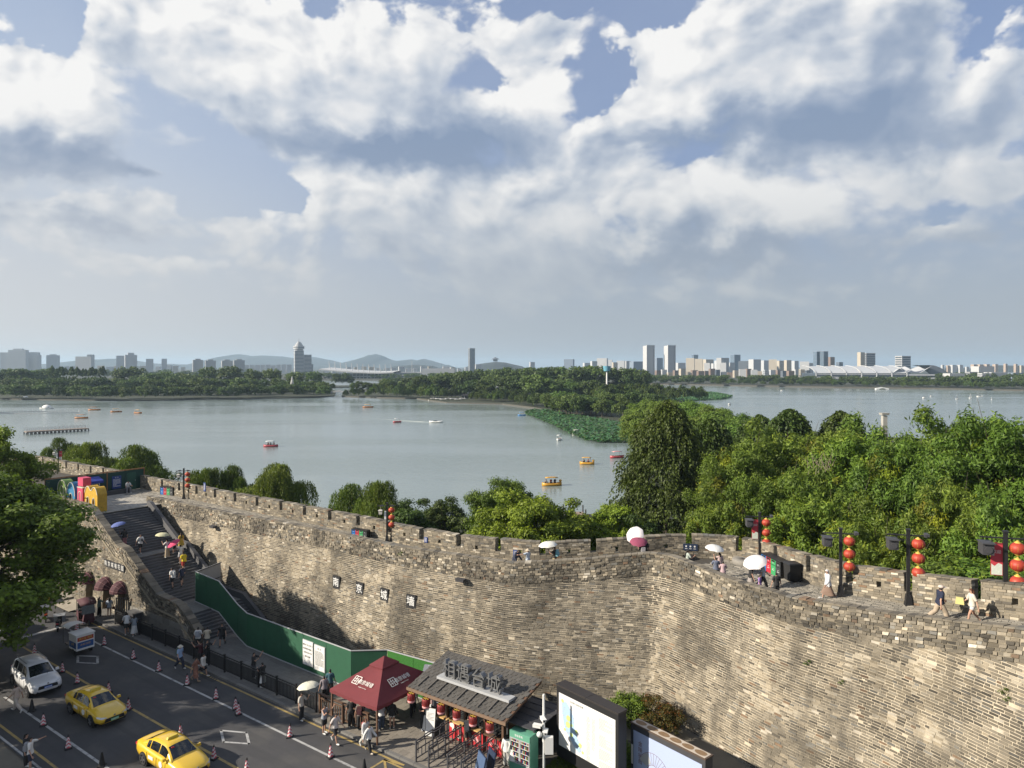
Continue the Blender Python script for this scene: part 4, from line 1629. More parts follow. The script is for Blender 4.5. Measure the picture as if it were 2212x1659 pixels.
def row(protos,x0,x1,n,Y0,Y1,t0,t1,jit,name,label,group,wide=1.0,z0=-4.3,yj=.025,trunk=False):
 global NFAR
 for i in range(n):
  f = (i + .5)/n
  x = x0 + (x1 - x0)*f + random.uniform(-.35,.35)*(x1 - x0)/n
  Y = (Y0 + (Y1 - Y0)*f)*random.uniform(1 - yj,1 + yj)
  put(random.choice(protos),0,name,label + ', %s from the left' % ORD[i] if n > 1 else label,'tree',x,t0 + (t1 - t0)*f + random.uniform(-jit,jit),Y,wide*random.uniform(.85,1.2),z0,group,trunk)
  NFAR += 1

def nth(label,x,_seen={}):
 _seen[label] = _seen.get(label,-1) + 1
 return label + ', %s in row' % ORD[_seen[label]]

RD = [F_rndA,F_rndB]
gI,gM = 'trees on the long island','trees on the park land across the water'
row([F_rndA,F_rndB,F_wil],-15,300,19,560,535,832,833,2.5,'lakeside_tree','light green tree on the front shore of the long island',gI,1.15)
row(RD,300,712,23,536,588,833,832,3,'lakeside_tree','dark shaded tree on the front shore of the long island',gI,1.15)
row(RD,-15,560,24,610,610,817,818,4,'island_tree','tree in the middle belt of the long island',gI,1.1)
row(RD,560,715,7,640,640,818,822,4,'island_tree','tree at the right end of the long island',gI,1.0)
row([F_con],104,226,17,690,700,793,792,5,'island_conifer','dark pointed conifer on the long island','conifers on the long island',.95)
row(RD,-10,105,6,690,700,797,797,3,'island_tree','broad dark tree left of the conifer clump on the long island',gI,1.0)
for (x,t_,w) in ((280,791.5,1.25),(355,803,1.1),(395,805,.9),(448,792,.75),(494,790.5,.95),(545,796,.8),(585,796,.85),(638,803,.95),(676,802,.85)):
 put(F_rndA,0,'island_tree',nth('domed dark tree at the back of the long island',x),'tree',x,t_,690,w,-4.3,gI,False)
row(RD,300,420,5,680,680,808,808,3,'island_tree','tree in the dip at the back of the long island',gI,1.0)
for (x,t_) in ((715,828),(706,832)):
 put(F_pine,0,'island_pine',nth('flat topped pine by the bridge of the long island',x),'tree',x,t_,598,.8,-4.3,'pines by the bridge',False)
for (x,t_) in ((728,806),(748,805),(757,812)):
 put(F_rndB,0,'far_tree',nth('dark tree on the islet beyond the bridge',x),'tree',x,t_,900,.8,-4.3,'trees on the islet beyond the bridge',False)
land('islet',[(700,838.5),(772,837),(774,834),(700,834)],z=-4.0)
# park land in the middle
for (x,t_,w) in ((763,826,.8),(778,823,.9),(795,825,.85),(806,830,.7)):
 put(F_pine,0,'park_pine',nth('dark flat topped pine on the tip of the park land',x),'tree',x,t_,590,w,-4.3,'pines on the tip of the park land',False)
row([F_wil],742,800,5,592,585,838,838,3,'park_willow','small willow at the tip of the park land',gM,.8)
row([F_wil],806,1000,20,582,545,828,836,3.5,'park_willow','weeping willow along the park shore','weeping willows along the park shore',.95)
row(RD,830,1010,12,640,600,822,806,5,'park_tree','tree behind the willows of the park shore',gM,1.0)
row(RD,905,1110,12,700,620,812,794,4,'park_tree','tall tree far back on the park land, left half',gM,1.0)
row(RD,1010,1180,11,560,500,818,808,5,'park_tree','tree in the middle of the park land',gM,1.0)
row(RD,1110,1250,8,620,600,795,793,2.5,'park_tree','tall tree at the back of the park land',gM,1.05)
for (x,t_,w) in ((1262,791,1.1),(1290,789.5,1.25),(1325,794,1.1),(1352,795,1.1),(1380,798,1.0),(1393,806,.7)):
 put(F_rndA,0,'park_tree',nth('great domed tree crowning the park land',x),'tree',x,t_,600,w,-4.3,gM,False)
row([F_con],1350,1398,9,570,575,808,809,3,'park_conifer','dark conifer at the foot of the domed trees','conifers on the park land',.9)
row([F_wil],1020,1110,9,520,500,842,841,4,'park_willow','weeping willow near the white park building',gM,1.0)
row(RD,1180,1290,9,520,500,822,822,5,'park_tree','tree below the great domed trees on the park land',gM,1.05)
row([F_wil],1106,1165,5,470,450,846,847,3,'park_willow','bright weeping willow on the shore behind the lotus','willows behind the lotus',1.1)
row(RD,1160,1200,3,440,420,850,851,2,'park_tree','olive green tree on the shore behind the lotus',gM,1.1)
row([F_wil],1283,1436,15,480,520,829,829,2.5,'park_willow','light green willow across the park land','willow row across the park land',1.05)
for (x,t_,Y) in ((1472,831,500),(1498,833,505),(1514,834,510),(1445,833,510),(1455,836,500)):
 put(F_wil,0,'park_willow',nth('dark willow on the point by the right lake',x),'tree',x,t_,Y,1.1,-4.3,'willows on the point',False)
row(RD,1186,1285,9,400,372,846,856,4,'park_tree','dark shady tree along the lotus shore','dark trees along the lotus shore',1.05,trunk=True)
row(RD,1205,1330,10,372,350,852,866,4,'park_tree','dark tree over the promenade behind the lotus','dark trees along the lotus shore',1.0,trunk=True)
row([F_wil],1331,1360,1,338,338,858,858,0,'park_willow','single bright willow on the promenade behind the lotus',gM,1.0,trunk=True)
row(RD,1290,1420,8,420,400,846,850,4,'park_tree','tree in the hollow behind the lotus shore',gM,1.0)
N_rnd = broad_tree('near_round',L_ash,5.4,4.8,8.0,90,15000,.5,(.2,.34),.32,.6,seed=81,tipk=.4)
for (x,t_,Y,w) in ((1380,868,260,1.0),(1405,862,255,1.05),(1432,863,240,1.0),(1375,890,215,.9),(1460,864,250,1.0),(1485,864,235,1.05),(1510,868,225,1.0),(1535,876,215,1.0),(1560,884,205,.95),
 (1400,900,190,.9),(1550,898,175,.95),(1590,896,190,.9),(1620,893,180,.9),(1570,915,150,.9)):
 put(N_rnd,0,'causeway_tree',nth('rounded tree on the causeway behind the great cypress',x),'tree',x,t_,Y,w,-4.3,'trees on the causeway behind the great cypress')
# far bank of the right lake: front row one by one, the wood behind as one mass
row(RD + [F_wil],1400,2230,52,985,745,818,823,2.5,'bank_tree','tree on the far bank of the right lake','trees on the far bank of the right lake',1.35,z0=-3.6)
row(RD,825,985,14,1040,1040,815,817,2,'causeway_tree','small round tree before the stadium','line of trees before the stadium',1.0,z0=-4)
r_ = np.random.default_rng(91)
VV,CC = [],[]

def mass(x0,x1,n,Y0,Y1,t0,t1,jit,z0=-3.5):
 for i in range(n):
  f = r_.uniform(0,1)
  x,Y = x0 + (x1 - x0)*f,(Y0 + (Y1 - Y0)*f)*r_.uniform(.97,1.05)
  pt = AT(x,t0 + (t1 - t0)*f + r_.uniform(-jit,jit*.6),Y)
  src = F_rndA[0]
  a = np.empty(len(src.vertices)*3,np.float32)
  src.vertices.foreach_get('co',a)
  a = a.reshape(-1,4,3)[r_.permutation(len(a) // 12)[:420]]
  H = 13.4
  sc_ = (pt.z - z0)/H
  b = a.copy()
  ctr = b.mean(axis=1,keepdims=True)
  b = ctr + (b - ctr)*1.9
  b[...,:2] *= 1.25*sc_
  b[...,2] *= sc_
  b += np.array([pt.x,Y,z0])
  VV.append(b.reshape(-1,3))
  CC.append(np.repeat(np.ones((len(b),3))*r_.uniform(.65,1.15),4,axis=0))

mass(1390,2240,120,1030,775,812,817,3.5)
mass(-30,420,40,1400,1400,797,803,4)
mass(420,720,30,1400,1350,805,806,3)
mass(800,1010,30,1330,1330,811,806,3)
mass(1400,1760,40,1250,1150,812,812,2.5)
mass(2030,2240,30,1150,900,806,812,4)
o = link('far_woods',crown_mesh('far_woods',np.concatenate(VV),np.concatenate(CC),L_far))
o['kind'] = 'stuff'

# ------------------------------------------------------------------ hills
m_hill = mat('wooded_hill',(.030,.045,.050),1.0,.2,.02,coords='World')

def hill(name,ridge,Y,depth,z0=-6):
 n,k = 90,14
 xs = np.linspace(ridge[0][0],ridge[-1][0],n)
 ys = np.interp(xs,[p[0] for p in ridge],[p[1] for p in ridge])
 V = []
 for j in range(k):
  f = j/(k - 1)
  prof = math.sin(min(1,f*1.35)*PI/2) if f < .74 else math.cos((f - .74)/.26*PI/2)
  for i in range(n):
   e = min(1,min(i,n - 1 - i)/6)
   p = AT(xs[i],ys[i],Y)
   yy = Y - depth*.55 + depth*f
   nz = 1 + .09*mnoise.fractal(Vector((p.x*.004,yy*.004,3)),.7,2,4)
   V.append((p.x,yy,z0 + (p.z - z0)*prof*nz*(e**.5)))
 F = [(j*n + i,j*n + i + 1,(j + 1)*n + i + 1,(j + 1)*n + i) for j in range(k - 1) for i in range(n - 1)]
 o = link(name,raw_mesh(name,np.array(V),F,m_hill,smooth=True))
 o['kind'] = 'structure'

hill('hill',[(440,790),(455,782),(470,775),(487,766),(497,765),(515,768),(540,767),(590,770),(630,774),(660,771),(690,777),(720,783),(760,790)],6800,1800)
hill('hill',[(700,790),(720,785),(755,780),(775,774),(790,766.5),(806,765),(820,769),(832,775.5),(845,778.6),(860,778),(880,775),(894,777.5),(908,774.6),(925,779),(955,788),(980,790)],6200,1600)
hill('hill',[(100,790),(126,784.6),(162,778.6),(202,774.3),(240,775),(248,777.8),(290,783.8),(378,788),(400,790)],6000,1500)
hill('hill',[(1000,793),(1026,787),(1050,783),(1070,780.5),(1090,783),(1120,790),(1140,795)],2600,500)
hill('hill',[(2140,800),(2154,796),(2170,791),(2190,789),(2215,791),(2240,797)],2600,500)
hill('hill',[(820,800),(850,791),(890,788),(930,790),(960,800)],3200,500)

# ------------------------------------------------------------------ the city
WALLS = {'white': (.50,.51,.52),'cream': (.48,.43,.35),'grey': (.36,.37,.38),'blue': (.20,.25,.32),'tan': (.44,.35,.28),'dark': (.12,.14,.17),'brick': (.23,.17,.14),'pale': (.48,.50,.52)}
m_bw = {k_: mat('facade_' + k_,c_,.75,.05,.05,coords='World') for k_,c_ in WALLS.items()}
m_glass = mat('facade_glass',(.065,.085,.11),.25,.1,.05,coords='World',spec=.6)
m_glassb = mat('facade_glass_blue',(.11,.16,.22),.2,.1,.05,coords='World',spec=.7)

def building(name,label,x0,x1,top,Y,wall_='white',turn=20,depth=.6,floors=None,glass=None,piers=0,group=None,crown=0,z0=-4.0,band=.5,cat='building'):
 """x0..x1 and top as the photograph shows them, at distance Y"""
 a,b = AT(x0,top,Y),AT(x1,top,Y)
 vis = b.x - a.x
 th = math.radians(turn)
 w = vis/(math.cos(th) + depth*abs(math.sin(th)))
 d = w*depth
 H = a.z - z0
 # turned about its own corner, so that its outline keeps to the two columns
 cx = (a.x + b.x)/2
 t = thing(name,label,cat,(cx,Y + d/2,z0),th,group)
 KIDS[t.name] = []
 mb_ = MB()
 mb_.box((0,0,H/2),(w,d,H))
 mb_.build('wall',m_bw[wall_],t)
 nf = floors or max(2,min(34,int(H/3.4)))
 fh = H/nf
 g_ = glass or m_glass
 mb_ = MB()
 for i in range(nf):
  z = fh*(i + .55)
  mb_.box((0,0,z),(w*.93,d + .5,fh*band))
  mb_.box((0,0,z),(w + .5,d*.90,fh*band))
 o_ = mb_.build('window',g_,t)
 o_['kind'] = 'stuff'
 if piers:
  mb_ = MB()
  for i in range(piers + 1):
   x = -w/2 + w*i/piers
   mb_.box((x,0,H/2),(w*.22/piers,d + 1.0,H))
  for i in range(max(2,int(piers*depth)) + 1):
   y = -d/2 + d*i/max(2,int(piers*depth))
   mb_.box((0,y,H/2 + .05),(w + 1.0,w*.2/piers*1.3,H))
  mb_.build('pier',m_bw[wall_],t)
 mb_ = MB()
 mb_.box((0,0,H + .6),(w + .6,d + .6,1.2))
 if crown:
  mb_.box((0,0,H + 1.2 + crown/2),(w*.55,d*.6,crown))
 mb_.build('roof',m_bw[wall_],t)
 return t

B = building
random.seed(19)
B('apartment_tower','hazy slab tower at the far left end of the skyline',0,19,762,2300,'pale',12,.5,piers=5)
B('apartment_tower','widest and tallest hazy tower of the far left block',18,53,756.5,2300,'pale',10,.4,piers=9,crown=4)
B('apartment_tower','stepped hazy tower right in the far left block',56,80,761.5,2350,'pale',14,.5,piers=6)
B('apartment_tower','lower step of the far left tower block',78,86,767.5,2350,'pale',14,.9,piers=2)
B('office_tower','square hazy grey tower left of the wooded hill',98,123,768,2300,'pale',20,.6,piers=7,crown=3)
B('office_block','broad ribbed white block in front of the left hill',163,195,771,2000,'white',8,.4,piers=10)
B('office_tower','grey tower rising behind the ribbed white block',187,200,766.7,2150,'pale',14,.8,piers=3)
B('apartment_tower','bluish tower left of the bright twin winged tower',250,265,769,2250,'pale',16,.7,piers=4)
B('apartment_tower','bright white tower with central crown left of the pagoda wood',265,292,767.5,2000,'white',32,.7,piers=6,crown=6)
B('apartment_tower','small slim white tower between the wood and the water',313,329,776,2200,'white',25,.7,piers=4)
B('apartment_tower','small slim pale tower, right neighbour of the slim white tower',347,359,775.7,2300,'pale',25,.8,piers=3)
for i,(x0,x1,t_) in enumerate(((412.6,436,778.4),(439.5,463.6,780),(474.7,499.6,780),(500.5,526,779.3))):
 B('apartment_tower','grey apartment tower, %s of four left of the round tower' % ('first','second','third','fourth')[i],x0,x1,t_,1800,'grey',28,.7,piers=5,group='four grey apartment towers',crown=3)
for i in range(9):
 x = 528 + i*11.4
 B('apartment_block','small pale block left of the round topped tower, %s from the left' % ORD[i],x,x + 9.6,788.5 + random.uniform(-1,1.5),2300,'pale',14,.7,piers=2,group='low pale blocks left of the round topped tower')
# the tower with the round top
t = B('television_tower','white slab tower with round stacked top and mast, tallest left of the middle',631,655,758,1750,'white',24,.9,piers=0,floors=18,band=.38)
hT = AT(640,758,1750).z + 4
wT = 22
mb = MB()
for (r,z0_,z1_) in ((10,0,5),(13.5,5,8),(13.5,9.5,12),(9.5,12,16),(7,16,20),(4,20,23)):
 mb.lathe([(r,hT + z0_),(r,hT + z1_)],20,smooth=False)
mb.build('round_top',m_bw['white'],t)
mb = MB()
mb.lathe([(12.8,hT + 8),(12.8,hT + 9.5)],20)
mb.lathe([(8.6,hT + 14),(9.6,hT + 15)],20)
mb.build('window_ring',m_glass,t)
mb = MB()
mb.tube((0,0,hT + 22),(0,0,hT + 33),.8,.25,6)
mb.build('mast',m_bw['grey'],t)
mb = MB()
hw = AT(660,766,1750).z + 4
mb.box((20,0,hw/2),(18,22,hw))
mb.build('wing',m_bw['white'],t)
mb = MB()
for i in range(16):
 mb.box((20,0,hw*(i + .55)/16),(17.2,22.6,hw/16*.38))
 mb.box((20,0,hw*(i + .55)/16),(18.6,20,hw/16*.38))
mb.build('window',m_glass,t)['kind'] = 'stuff'
B('office_block','small grey block at the right foot of the round topped tower',665,676,787.5,2000,'grey',20,.8)
# stadium: bowed roof on masts
Ys = 1420.0
t = thing('stadium','long white stadium with upswept roof and a row of masts','stadium',(0,0,0))
a,b = AT(700,797,Ys),AT(856,804,Ys)
mb = MB()
n = 24
for side in (0,1):
 pass
vv = []
for i in range(n + 1):
 f = i/n
 x = a.x + (b.x - a.x)*f
 z = 14.5 - 6.2*math.sin(f*PI*.62) - f*1.5 + max(0,f - .8)*6
 vv += [(x,Ys - 34,z - 1.2),(x,Ys - 34,z + .9),(x,Ys + 60,z + 3.5),(x,Ys + 60,z - 1.5)]
fs = []
for i in range(n):
 for j in range(4):
  fs.append((i*4 + j,i*4 + 4 + j,i*4 + 4 + (j + 1) % 4,i*4 + (j + 1) % 4))
mb.add(vv,fs)
mb.build('roof',m_bw['white'],t)
mb = MB()
mb.box(((a.x + b.x)/2,Ys + 12,1.5),((b.x - a.x)*.96,60,9))
mb.build('stand',m_glass,t)
mb = MB()
for i in range(20):
 x = a.x + (b.x - a.x)*(i + .5)/20
 mb.box((x,Ys - 19,1),(1.1,3,10))
mb.box(((a.x + b.x)/2,Ys - 19,.3),((b.x - a.x)*.97,2.4,1.6))
mb.build('facade_pier',m_bw['pale'],t)
for i in range(12):
 f = .10 + .85*i/11
 x = a.x + (b.x - a.x)*f
 z = 14.5 - 6.2*math.sin(f*PI*.62) - f*1.5
 mb = MB()
 mb.tube((x,Ys - 10,z),(x - 2.0,Ys - 10,z + 17),.9,.5,5)
 mb.build('mast',m_bw['white'],t)
B('conference_hall','long white banded building right of the stadium',910,981,797.5,1480,'white',6,.35,floors=4,piers=12)
B('exhibition_hall','low pale hall between stadium and white banded building',856,910,805,1500,'pale',4,.5,floors=2)
t = thing('light_pole','tall white pole rising behind the stadium end','pole',tuple(AT(890,803,1700)))
mb = MB()
mb.tube((0,0,-20),(0,0,26),.9,.5,6)
mb.build('shaft',m_bw['white'],t)
B('office_tower','single tall dark fronted tower with white edge in the middle of the skyline',1011,1026,753,2200,'grey',24,.75,glass=m_glass,piers=0,band=.62)
B('apartment_block','small white block at the foot of the single tall tower',1026,1040,788,2300,'white',15,.6,piers=3)
t = thing('pavilion','small dark pavilion on top of the wooded hill','pavilion',tuple(AT(1070,780.5,2500)))
mb = MB()
mb.box((0,0,4),(16,12,8))
mb.lathe([(15,7),(8,11),(.3,15)],8)
mb.build('roof',m_bw['dark'],t)
S_ = [('grey tower over the left of the great domed trees',1144,1155,783,'pale'),('bluish glass slab with white roof left of the banded white block',1219,1241,776.7,'blue'),
 ('low pale block left of the banded white block',1260,1276,784.6,'pale'),('grey block beside the banded white block',1276,1290,781,'pale'),
 ('white block with dark window bands above the domed trees',1290,1314,774.7,'white'),('grey block right behind the banded white block',1314,1323,778,'pale'),
 ('pale block with two wings left of the twin towers',1323,1334,783.5,'cream'),('grey stepped block left of the twin towers',1333,1351,780,'pale'),
 ('dull grey block next to the stepped block',1351,1363,780.6,'grey'),('broad bluish block touching the first twin tower',1362,1390,781.7,'blue'),
 ('dark glass slab standing between the twin towers',1416,1432,774,'blue'),('small hazy block right of the second twin tower',1461,1481,784.5,'pale')]
for lab,x0,x1,t_,w_ in S_:
 B('office_block',lab,x0,x1,t_,2200 + random.uniform(-150,150),w_,random.choice((-18,18,24)),.6,piers=4)
for i,(x0,x1) in enumerate(((1390.6,1412.8),(1436,1458.5))):
 t = B('apartment_tower','%s of the two tall white twin towers by the lake' % ('left','right')[i],x0,x1,748,1600,'white',30,.62,floors=24,band=.66,piers=5,group='twin white towers')
 mb = MB()
 H = AT(0,748,1600).z + 4
 mb.box((-10.5,-7,H/2 + 1.4),(2.2,2.2,H + 2.8))
 mb.box((10.5,-7,H/2 + 1.4),(2.2,2.2,H + 2.8))
 mb.box((0,-7,H + 2.2),(20,1.6,1.2))
 mb.build('frame',m_bw['white'],t)
R_ = [(1483,1502,774.5,'cream'),(1502,1520,776,'cream'),(1520,1542,777.3,'cream'),(1522,1535,785,'white'),(1538,1552,786,'white'),(1545,1560,780,'pale'),(1550.5,1576,774,'grey'),(1556,1570,784.5,'white'),
 (1572,1588,784,'white'),(1597,1624,780.6,'dark'),(1620,1645,777.3,'pale'),(1645,1662,779.5,'pale'),(1662,1680,777.5,'cream'),(1680,1694,780,'cream'),(1696,1710,779,'cream'),(1712,1726,780.5,'pale'),
 (1730,1750,782,'white'),(1744,1758,785,'white')]
for i,(x0,x1,t_,w_) in enumerate(R_):
 B('apartment_tower','tower in the apartment band by the twin towers, %s from the left' % ORD[i],x0,x1,t_,1900 + random.uniform(-120,200),w_,random.choice((22,28,-20)),.6,piers=4,group='band of apartment towers right of the twin towers')
B('office_tower','hazy glass tower behind the start of the apartment band',1495.6,1508.8,767,2500,'blue',20,.7,glass=m_glassb,band=.7)
B('office_tower','blue glass tower with slanted top above the apartment band',1580,1601,767,2300,'blue',26,.7,glass=m_glassb,band=.7)
for i in range(26):
 x = 1416 + i*13.0
 if x > 1745:
  break
 B('low_building','low waterside building under the apartment band, %s from the left' % ORD[i],x,x + random.uniform(9,15),random.uniform(797,806),1500 + random.uniform(-80,80),random.choice(('white','brick','pale','cream','dark','brick')),random.choice((12,20,-10)),.7,floors=4,piers=4,group='low waterside buildings')
for i in range(20):
 x = 700 + i*16
 B('low_building','small hazy house in the belt behind the stadium, %s from the left' % ORD[i],x,x + random.uniform(7,14),random.uniform(792,797),2300 + random.uniform(-80,80),random.choice(('white','pale','cream')),random.choice((12,20)),.7,floors=3,piers=2,group='hazy houses behind the stadium')
for i in range(16):
 x = 120 + i*18
 B('low_building','small hazy house between the left towers, %s from the left' % ORD[i],x,x + random.uniform(8,15),random.uniform(789,794),2500 + random.uniform(-80,80),random.choice(('white','pale','cream')),random.choice((12,20)),.7,floors=3,piers=2,group='hazy houses between the left towers')
B('office_tower','left half of the blue glass twin slabs',1760,1774.5,760.5,1800,'blue',20,.9,glass=m_glassb,band=.72,group='blue glass twin slabs')
B('office_tower','right darker half of the blue glass twin slabs',1775,1790,760,1780,'dark',20,.9,glass=m_glassb,band=.72,group='blue glass twin slabs')
B('office_block','brownish block leaning against the blue glass twin slabs',1790,1803.6,772,1900,'brick',20,.8,piers=4)
B('office_block','low bluish block left of the white and glass hotel',1809,1822,783,2000,'blue',20,.8)
B('hotel_tower','white wing of the hotel behind the station',1854.5,1869,762,1700,'cream',26,.6,floors=14,piers=3)
B('hotel_tower','dark glass wing of the hotel behind the station',1868,1892,763.5,1720,'white',10,.5,floors=12,band=.72)
B('office_block','white and glass office block over the station sails',1939,1971,770,1700,'white',24,.6,floors=9,band=.55)
for i,(x0,x1,t_,w_) in enumerate(((2034,2040,789,'white'),(2045,2052,790,'tan'),(2053,2068,789,'white'),(2070,2081,789,'white'),(2085,2094,793,'pale'),(2100,2111,788,'tan'),(2113,2125,788,'tan'),(2128,2139,787.5,'tan'),(2147,2157,787.5,'tan'),(2170,2177,786.5,'tan'),(2192,2199,787,'tan'),(2203,2212,790,'cream'))):
 B('apartment_tower','small tower in the hazy row at the right skyline end, %s from the left' % ORD[i],x0,x1,t_,2300,w_,22,.7,piers=3,group='hazy towers at the right end of the skyline')
L_ = [('white low block with balconies behind the right bank',2046,2085,808.5,'white',1000),('grey white stepped institute, upper part',2108,2150,793,'white',1150),('long grey slab of the institute behind the right bank',2137,2185,806,'pale',1020),
 ('white stair block in front of the institute',2118,2142,808,'white',1000),('bluish hall at the right edge behind the bank',2185,2216,807,'blue',980),('pale house left of the institute',2092,2112,805,'grey',1080)]
for lab,x0,x1,t_,w_,Y in L_:
 B('institute_building',lab,x0,x1,t_,Y,w_,12,.5,floors=5,piers=8)

# railway station: ribbed vault, three sails, glass base
Yr = 1330.0
t = thing('railway_station','long railway station with ribbed silver vault and three white sail roofs','station')
x0,x1 = AT(1747,790,Yr).x,AT(1938,790,Yr).x
zt,zb_ = AT(0,791,Yr).z,-4
bays = 6
for i in range(bays):
 xa,xb = x0 + (x1 - x0)*i/bays,x0 + (x1 - x0)*(i + .90)/bays
 mb = MB()
 k = 8
 vv = []
 for j in range(k + 1):
  f = j/k
  y = Yr - 34 + 60*(f**1.4)
  z = zt - 13 + 13*math.sin(f*PI/2)
  vv += [(xa,y,z),(xb,y,z)]
 mb.add(vv,[(2*j,2*j + 1,2*j + 3,2*j + 2) for j in range(k)])
 mb.build('roof_panel',m_bw['pale'],t)
mb = MB()
for i in range(bays + 1):
 x = x0 + (x1 - x0)*(i - .05)/bays
 mb.bar((x,Yr - 36,zb_),(x,Yr - 36,zt - 12.5),1.6,1.6)
 for j in range(7):
  f,f2 = j/7,(j + 1)/7
  mb.bar((x,Yr - 34 + 60*f**1.4,zt - 12 + 13*math.sin(f*PI/2)),(x,Yr - 34 + 60*f2**1.4,zt - 12 + 13*math.sin(f2*PI/2)),2,1.2)
for z in (zt - 15,zt - 21):
 mb.box(((x0 + x1)/2,Yr - 35,z),(x1 - x0,2,1.0))
mb.build('rib',m_bw['white'],t)
mb = MB()
mb.box(((x0 + x1)/2,Yr,(zb_ + zt - 13)/2),(x1 - x0,64,zt - 13 - zb_))
xe = AT(2022,790,Yr).x
mb.box(((x1 + xe)/2,Yr,(zb_ + zt - 15)/2),(xe - x1,60,zt - 15 - zb_))
mb.build('glass_hall',m_glass,t)
mb = MB()
mb.box(((x1 + xe)/2,Yr - 32,zt - 16),(xe - x1,8,2.2))
mb.box(((x0 + xe)/2,Yr - 40,-1.2),(xe - x0,10,2.2))
mb.build('canopy',m_bw['white'],t)
for i in range(3):
 a,b = AT(1908 + i*29,0,Yr).x,AT(1934 + i*30,0,Yr).x
 mb = MB()
 k = 8
 vv,fs = [],[]
 for iy in range(k + 1):
  for ix in range(k + 1):
   fx,fy = ix/k,iy/k
   z = zt - 12 + 11*(fx**1.4)*(1 - .25*fy) + 3.5*fx*math.cos(fy*PI)**2 - 3*math.sin(fy*PI)*fx + 1.5*math.sin(fx*PI)
   vv.append((a + (b - a)*fx,Yr - 34 + 50*fy,z))
 for iy in range(k):
  for ix in range(k):
   q0 = iy*(k + 1) + ix
   fs.append((q0,q0 + 1,q0 + k + 2,q0 + k + 1))
 mb.add(vv,fs,smooth=True)
 mb.build('sail_roof',m_bw['white'],t)
mb = MB()
xa,xb = AT(1995,0,Yr).x,AT(2043,0,Yr).x
vv = []
k = 10
for j in range(k + 1):
 f = j/k
 x = xa + (xb - xa)*f
 z = zb_ + 4 + (zt - zb_ - 2)*math.cos(f*PI/2)**.8
 vv += [(x,Yr - 20,z),(x,Yr + 45,z)]
mb.add(vv,[(2*j,2*j + 1,2*j + 3,2*j + 2) for j in range(k)])
mb.add([(v[0],Yr - 19.9,v[2]) for v in vv[::2]] + [(xb,Yr - 19.9,zb_),(xa,Yr - 19.9,zb_)],[tuple(range(k + 3))])
mb.build('end_arch',m_bw['dark'],t)
mb = MB()
mb.box((AT(1718,0,1250).x,1250,-3 + 4.2),(150,10,1.3))
for i in range(8):
 mb.box((AT(1718,0,1250).x - 70 + i*20,1250,-1),(1.6,1.6,6))
o = tag(mb.build('viaduct',m_bw['white']),'low white viaduct running into the left end of the station','viaduct')

# ------------------------------------------------------------------ street furniture
m_black = mat('black_metal',(.018,.018,.020),.5,.1,4,metal=.0,spec=.4)
m_dgrey = mat('dark_grey_metal',(.060,.060,.066),.55,.12,4,spec=.4)
m_steel = mat('grey_steel',(.30,.31,.33),.35,.08,4,metal=.7)
m_whitep = mat('white_paint',(.78,.78,.76),.5,.05,4)
m_greyp = mat('light_grey_paint',(.42,.43,.44),.6,.08,4)
m_green = mat('green_hoarding_sheet',(.014,.090,.044),.72,.16,2.2,.2,30,coords='World')
m_turf = mat('artificial_turf',(.030,.150,.020),.95,.3,12,.8,60,coords='World')
m_dkgreen = mat('dark_green_board',(.010,.052,.040),.7,.12,2)
m_wood = mat('brown_wood',(.115,.062,.036),.7,.2,8)
m_orwood = mat('orange_wood',(.28,.13,.045),.7,.15,8)
m_red = mat('lantern_red',(.50,.062,.034),.55,.08,6,trans=.2)
m_drum = mat('drum_red',(.27,.022,.018),.6,.1,8)
m_gold = mat('lantern_gold',(.62,.42,.08),.45,.08,6)
m_ink = mat('black_print',(.02,.02,.02),.8,0)
m_cream = mat('cream_card',(.80,.78,.72),.7,.04,4)
m_blueb = mat('blue_board',(.015,.05,.22),.5,.08,4)
m_navy = mat('navy_board',(.020,.035,.075),.5,.1,4)
m_rub = mat('black_rubber',(.015,.015,.016),.85,.1,6)
m_glassd = mat('dark_window_glass',(.012,.015,.018),.06,0,spec=.7)
m_orange = mat('warm_orange_panel',(.62,.40,.16),.6,.1,4)  # own warm orange of counters, drinks and lettering
m_redp = mat('red_print',(.55,.035,.045),.55,.12,5)
m_pinkp = mat('pink_print',(.75,.36,.36),.6,.1,5)
m_maroon = mat('maroon_canvas',(.150,.022,.028),.85,.12,3,.2,25)
m_awning = mat('dark_maroon_awning',(.060,.012,.020),.8,.12,3,.2,25)
m_tile = mat('slate_shingle',(1,1,1),.85,.14,5,.3,25,attr='tint',coords='World')

# black railing along the pavement edge
rl = thing('railing','long black metal railing along the pavement edge beside the road','railing',SD(-59.6,27.8,.12),UROT)
L_ = 25.0
np_ = 13
bar_me = None
mb = MB()
mb.box((0,0,.56),(.045,.045,.80))
bal = mb.mesh('baluster',m_black)
mb = MB()
mb.box((0,0,.60),(.10,.10,1.20))
mb.box((0,0,1.22),(.13,.13,.05))
post = mb.mesh('post',m_black)
for i in range(np_ + 1):
 part(link('post',post,None,(L_*i/np_,0,0)),rl)
for i in range(np_):
 a,b = L_*i/np_ + .06,L_*(i + 1)/np_ - .06
 for (z,h,nm) in ((1.10,.07,'top_rail'),(.96,.045,'upper_rail'),(.16,.055,'bottom_rail')):
  mb = MB()
  mb.box(((a + b)/2,0,z),(b - a,.06,h))
  mb.build(nm,m_black,rl)
 for k in range(13):
  part(link('baluster',bal,None,(a + (b - a)*(k + .5)/13,0,0)),rl)
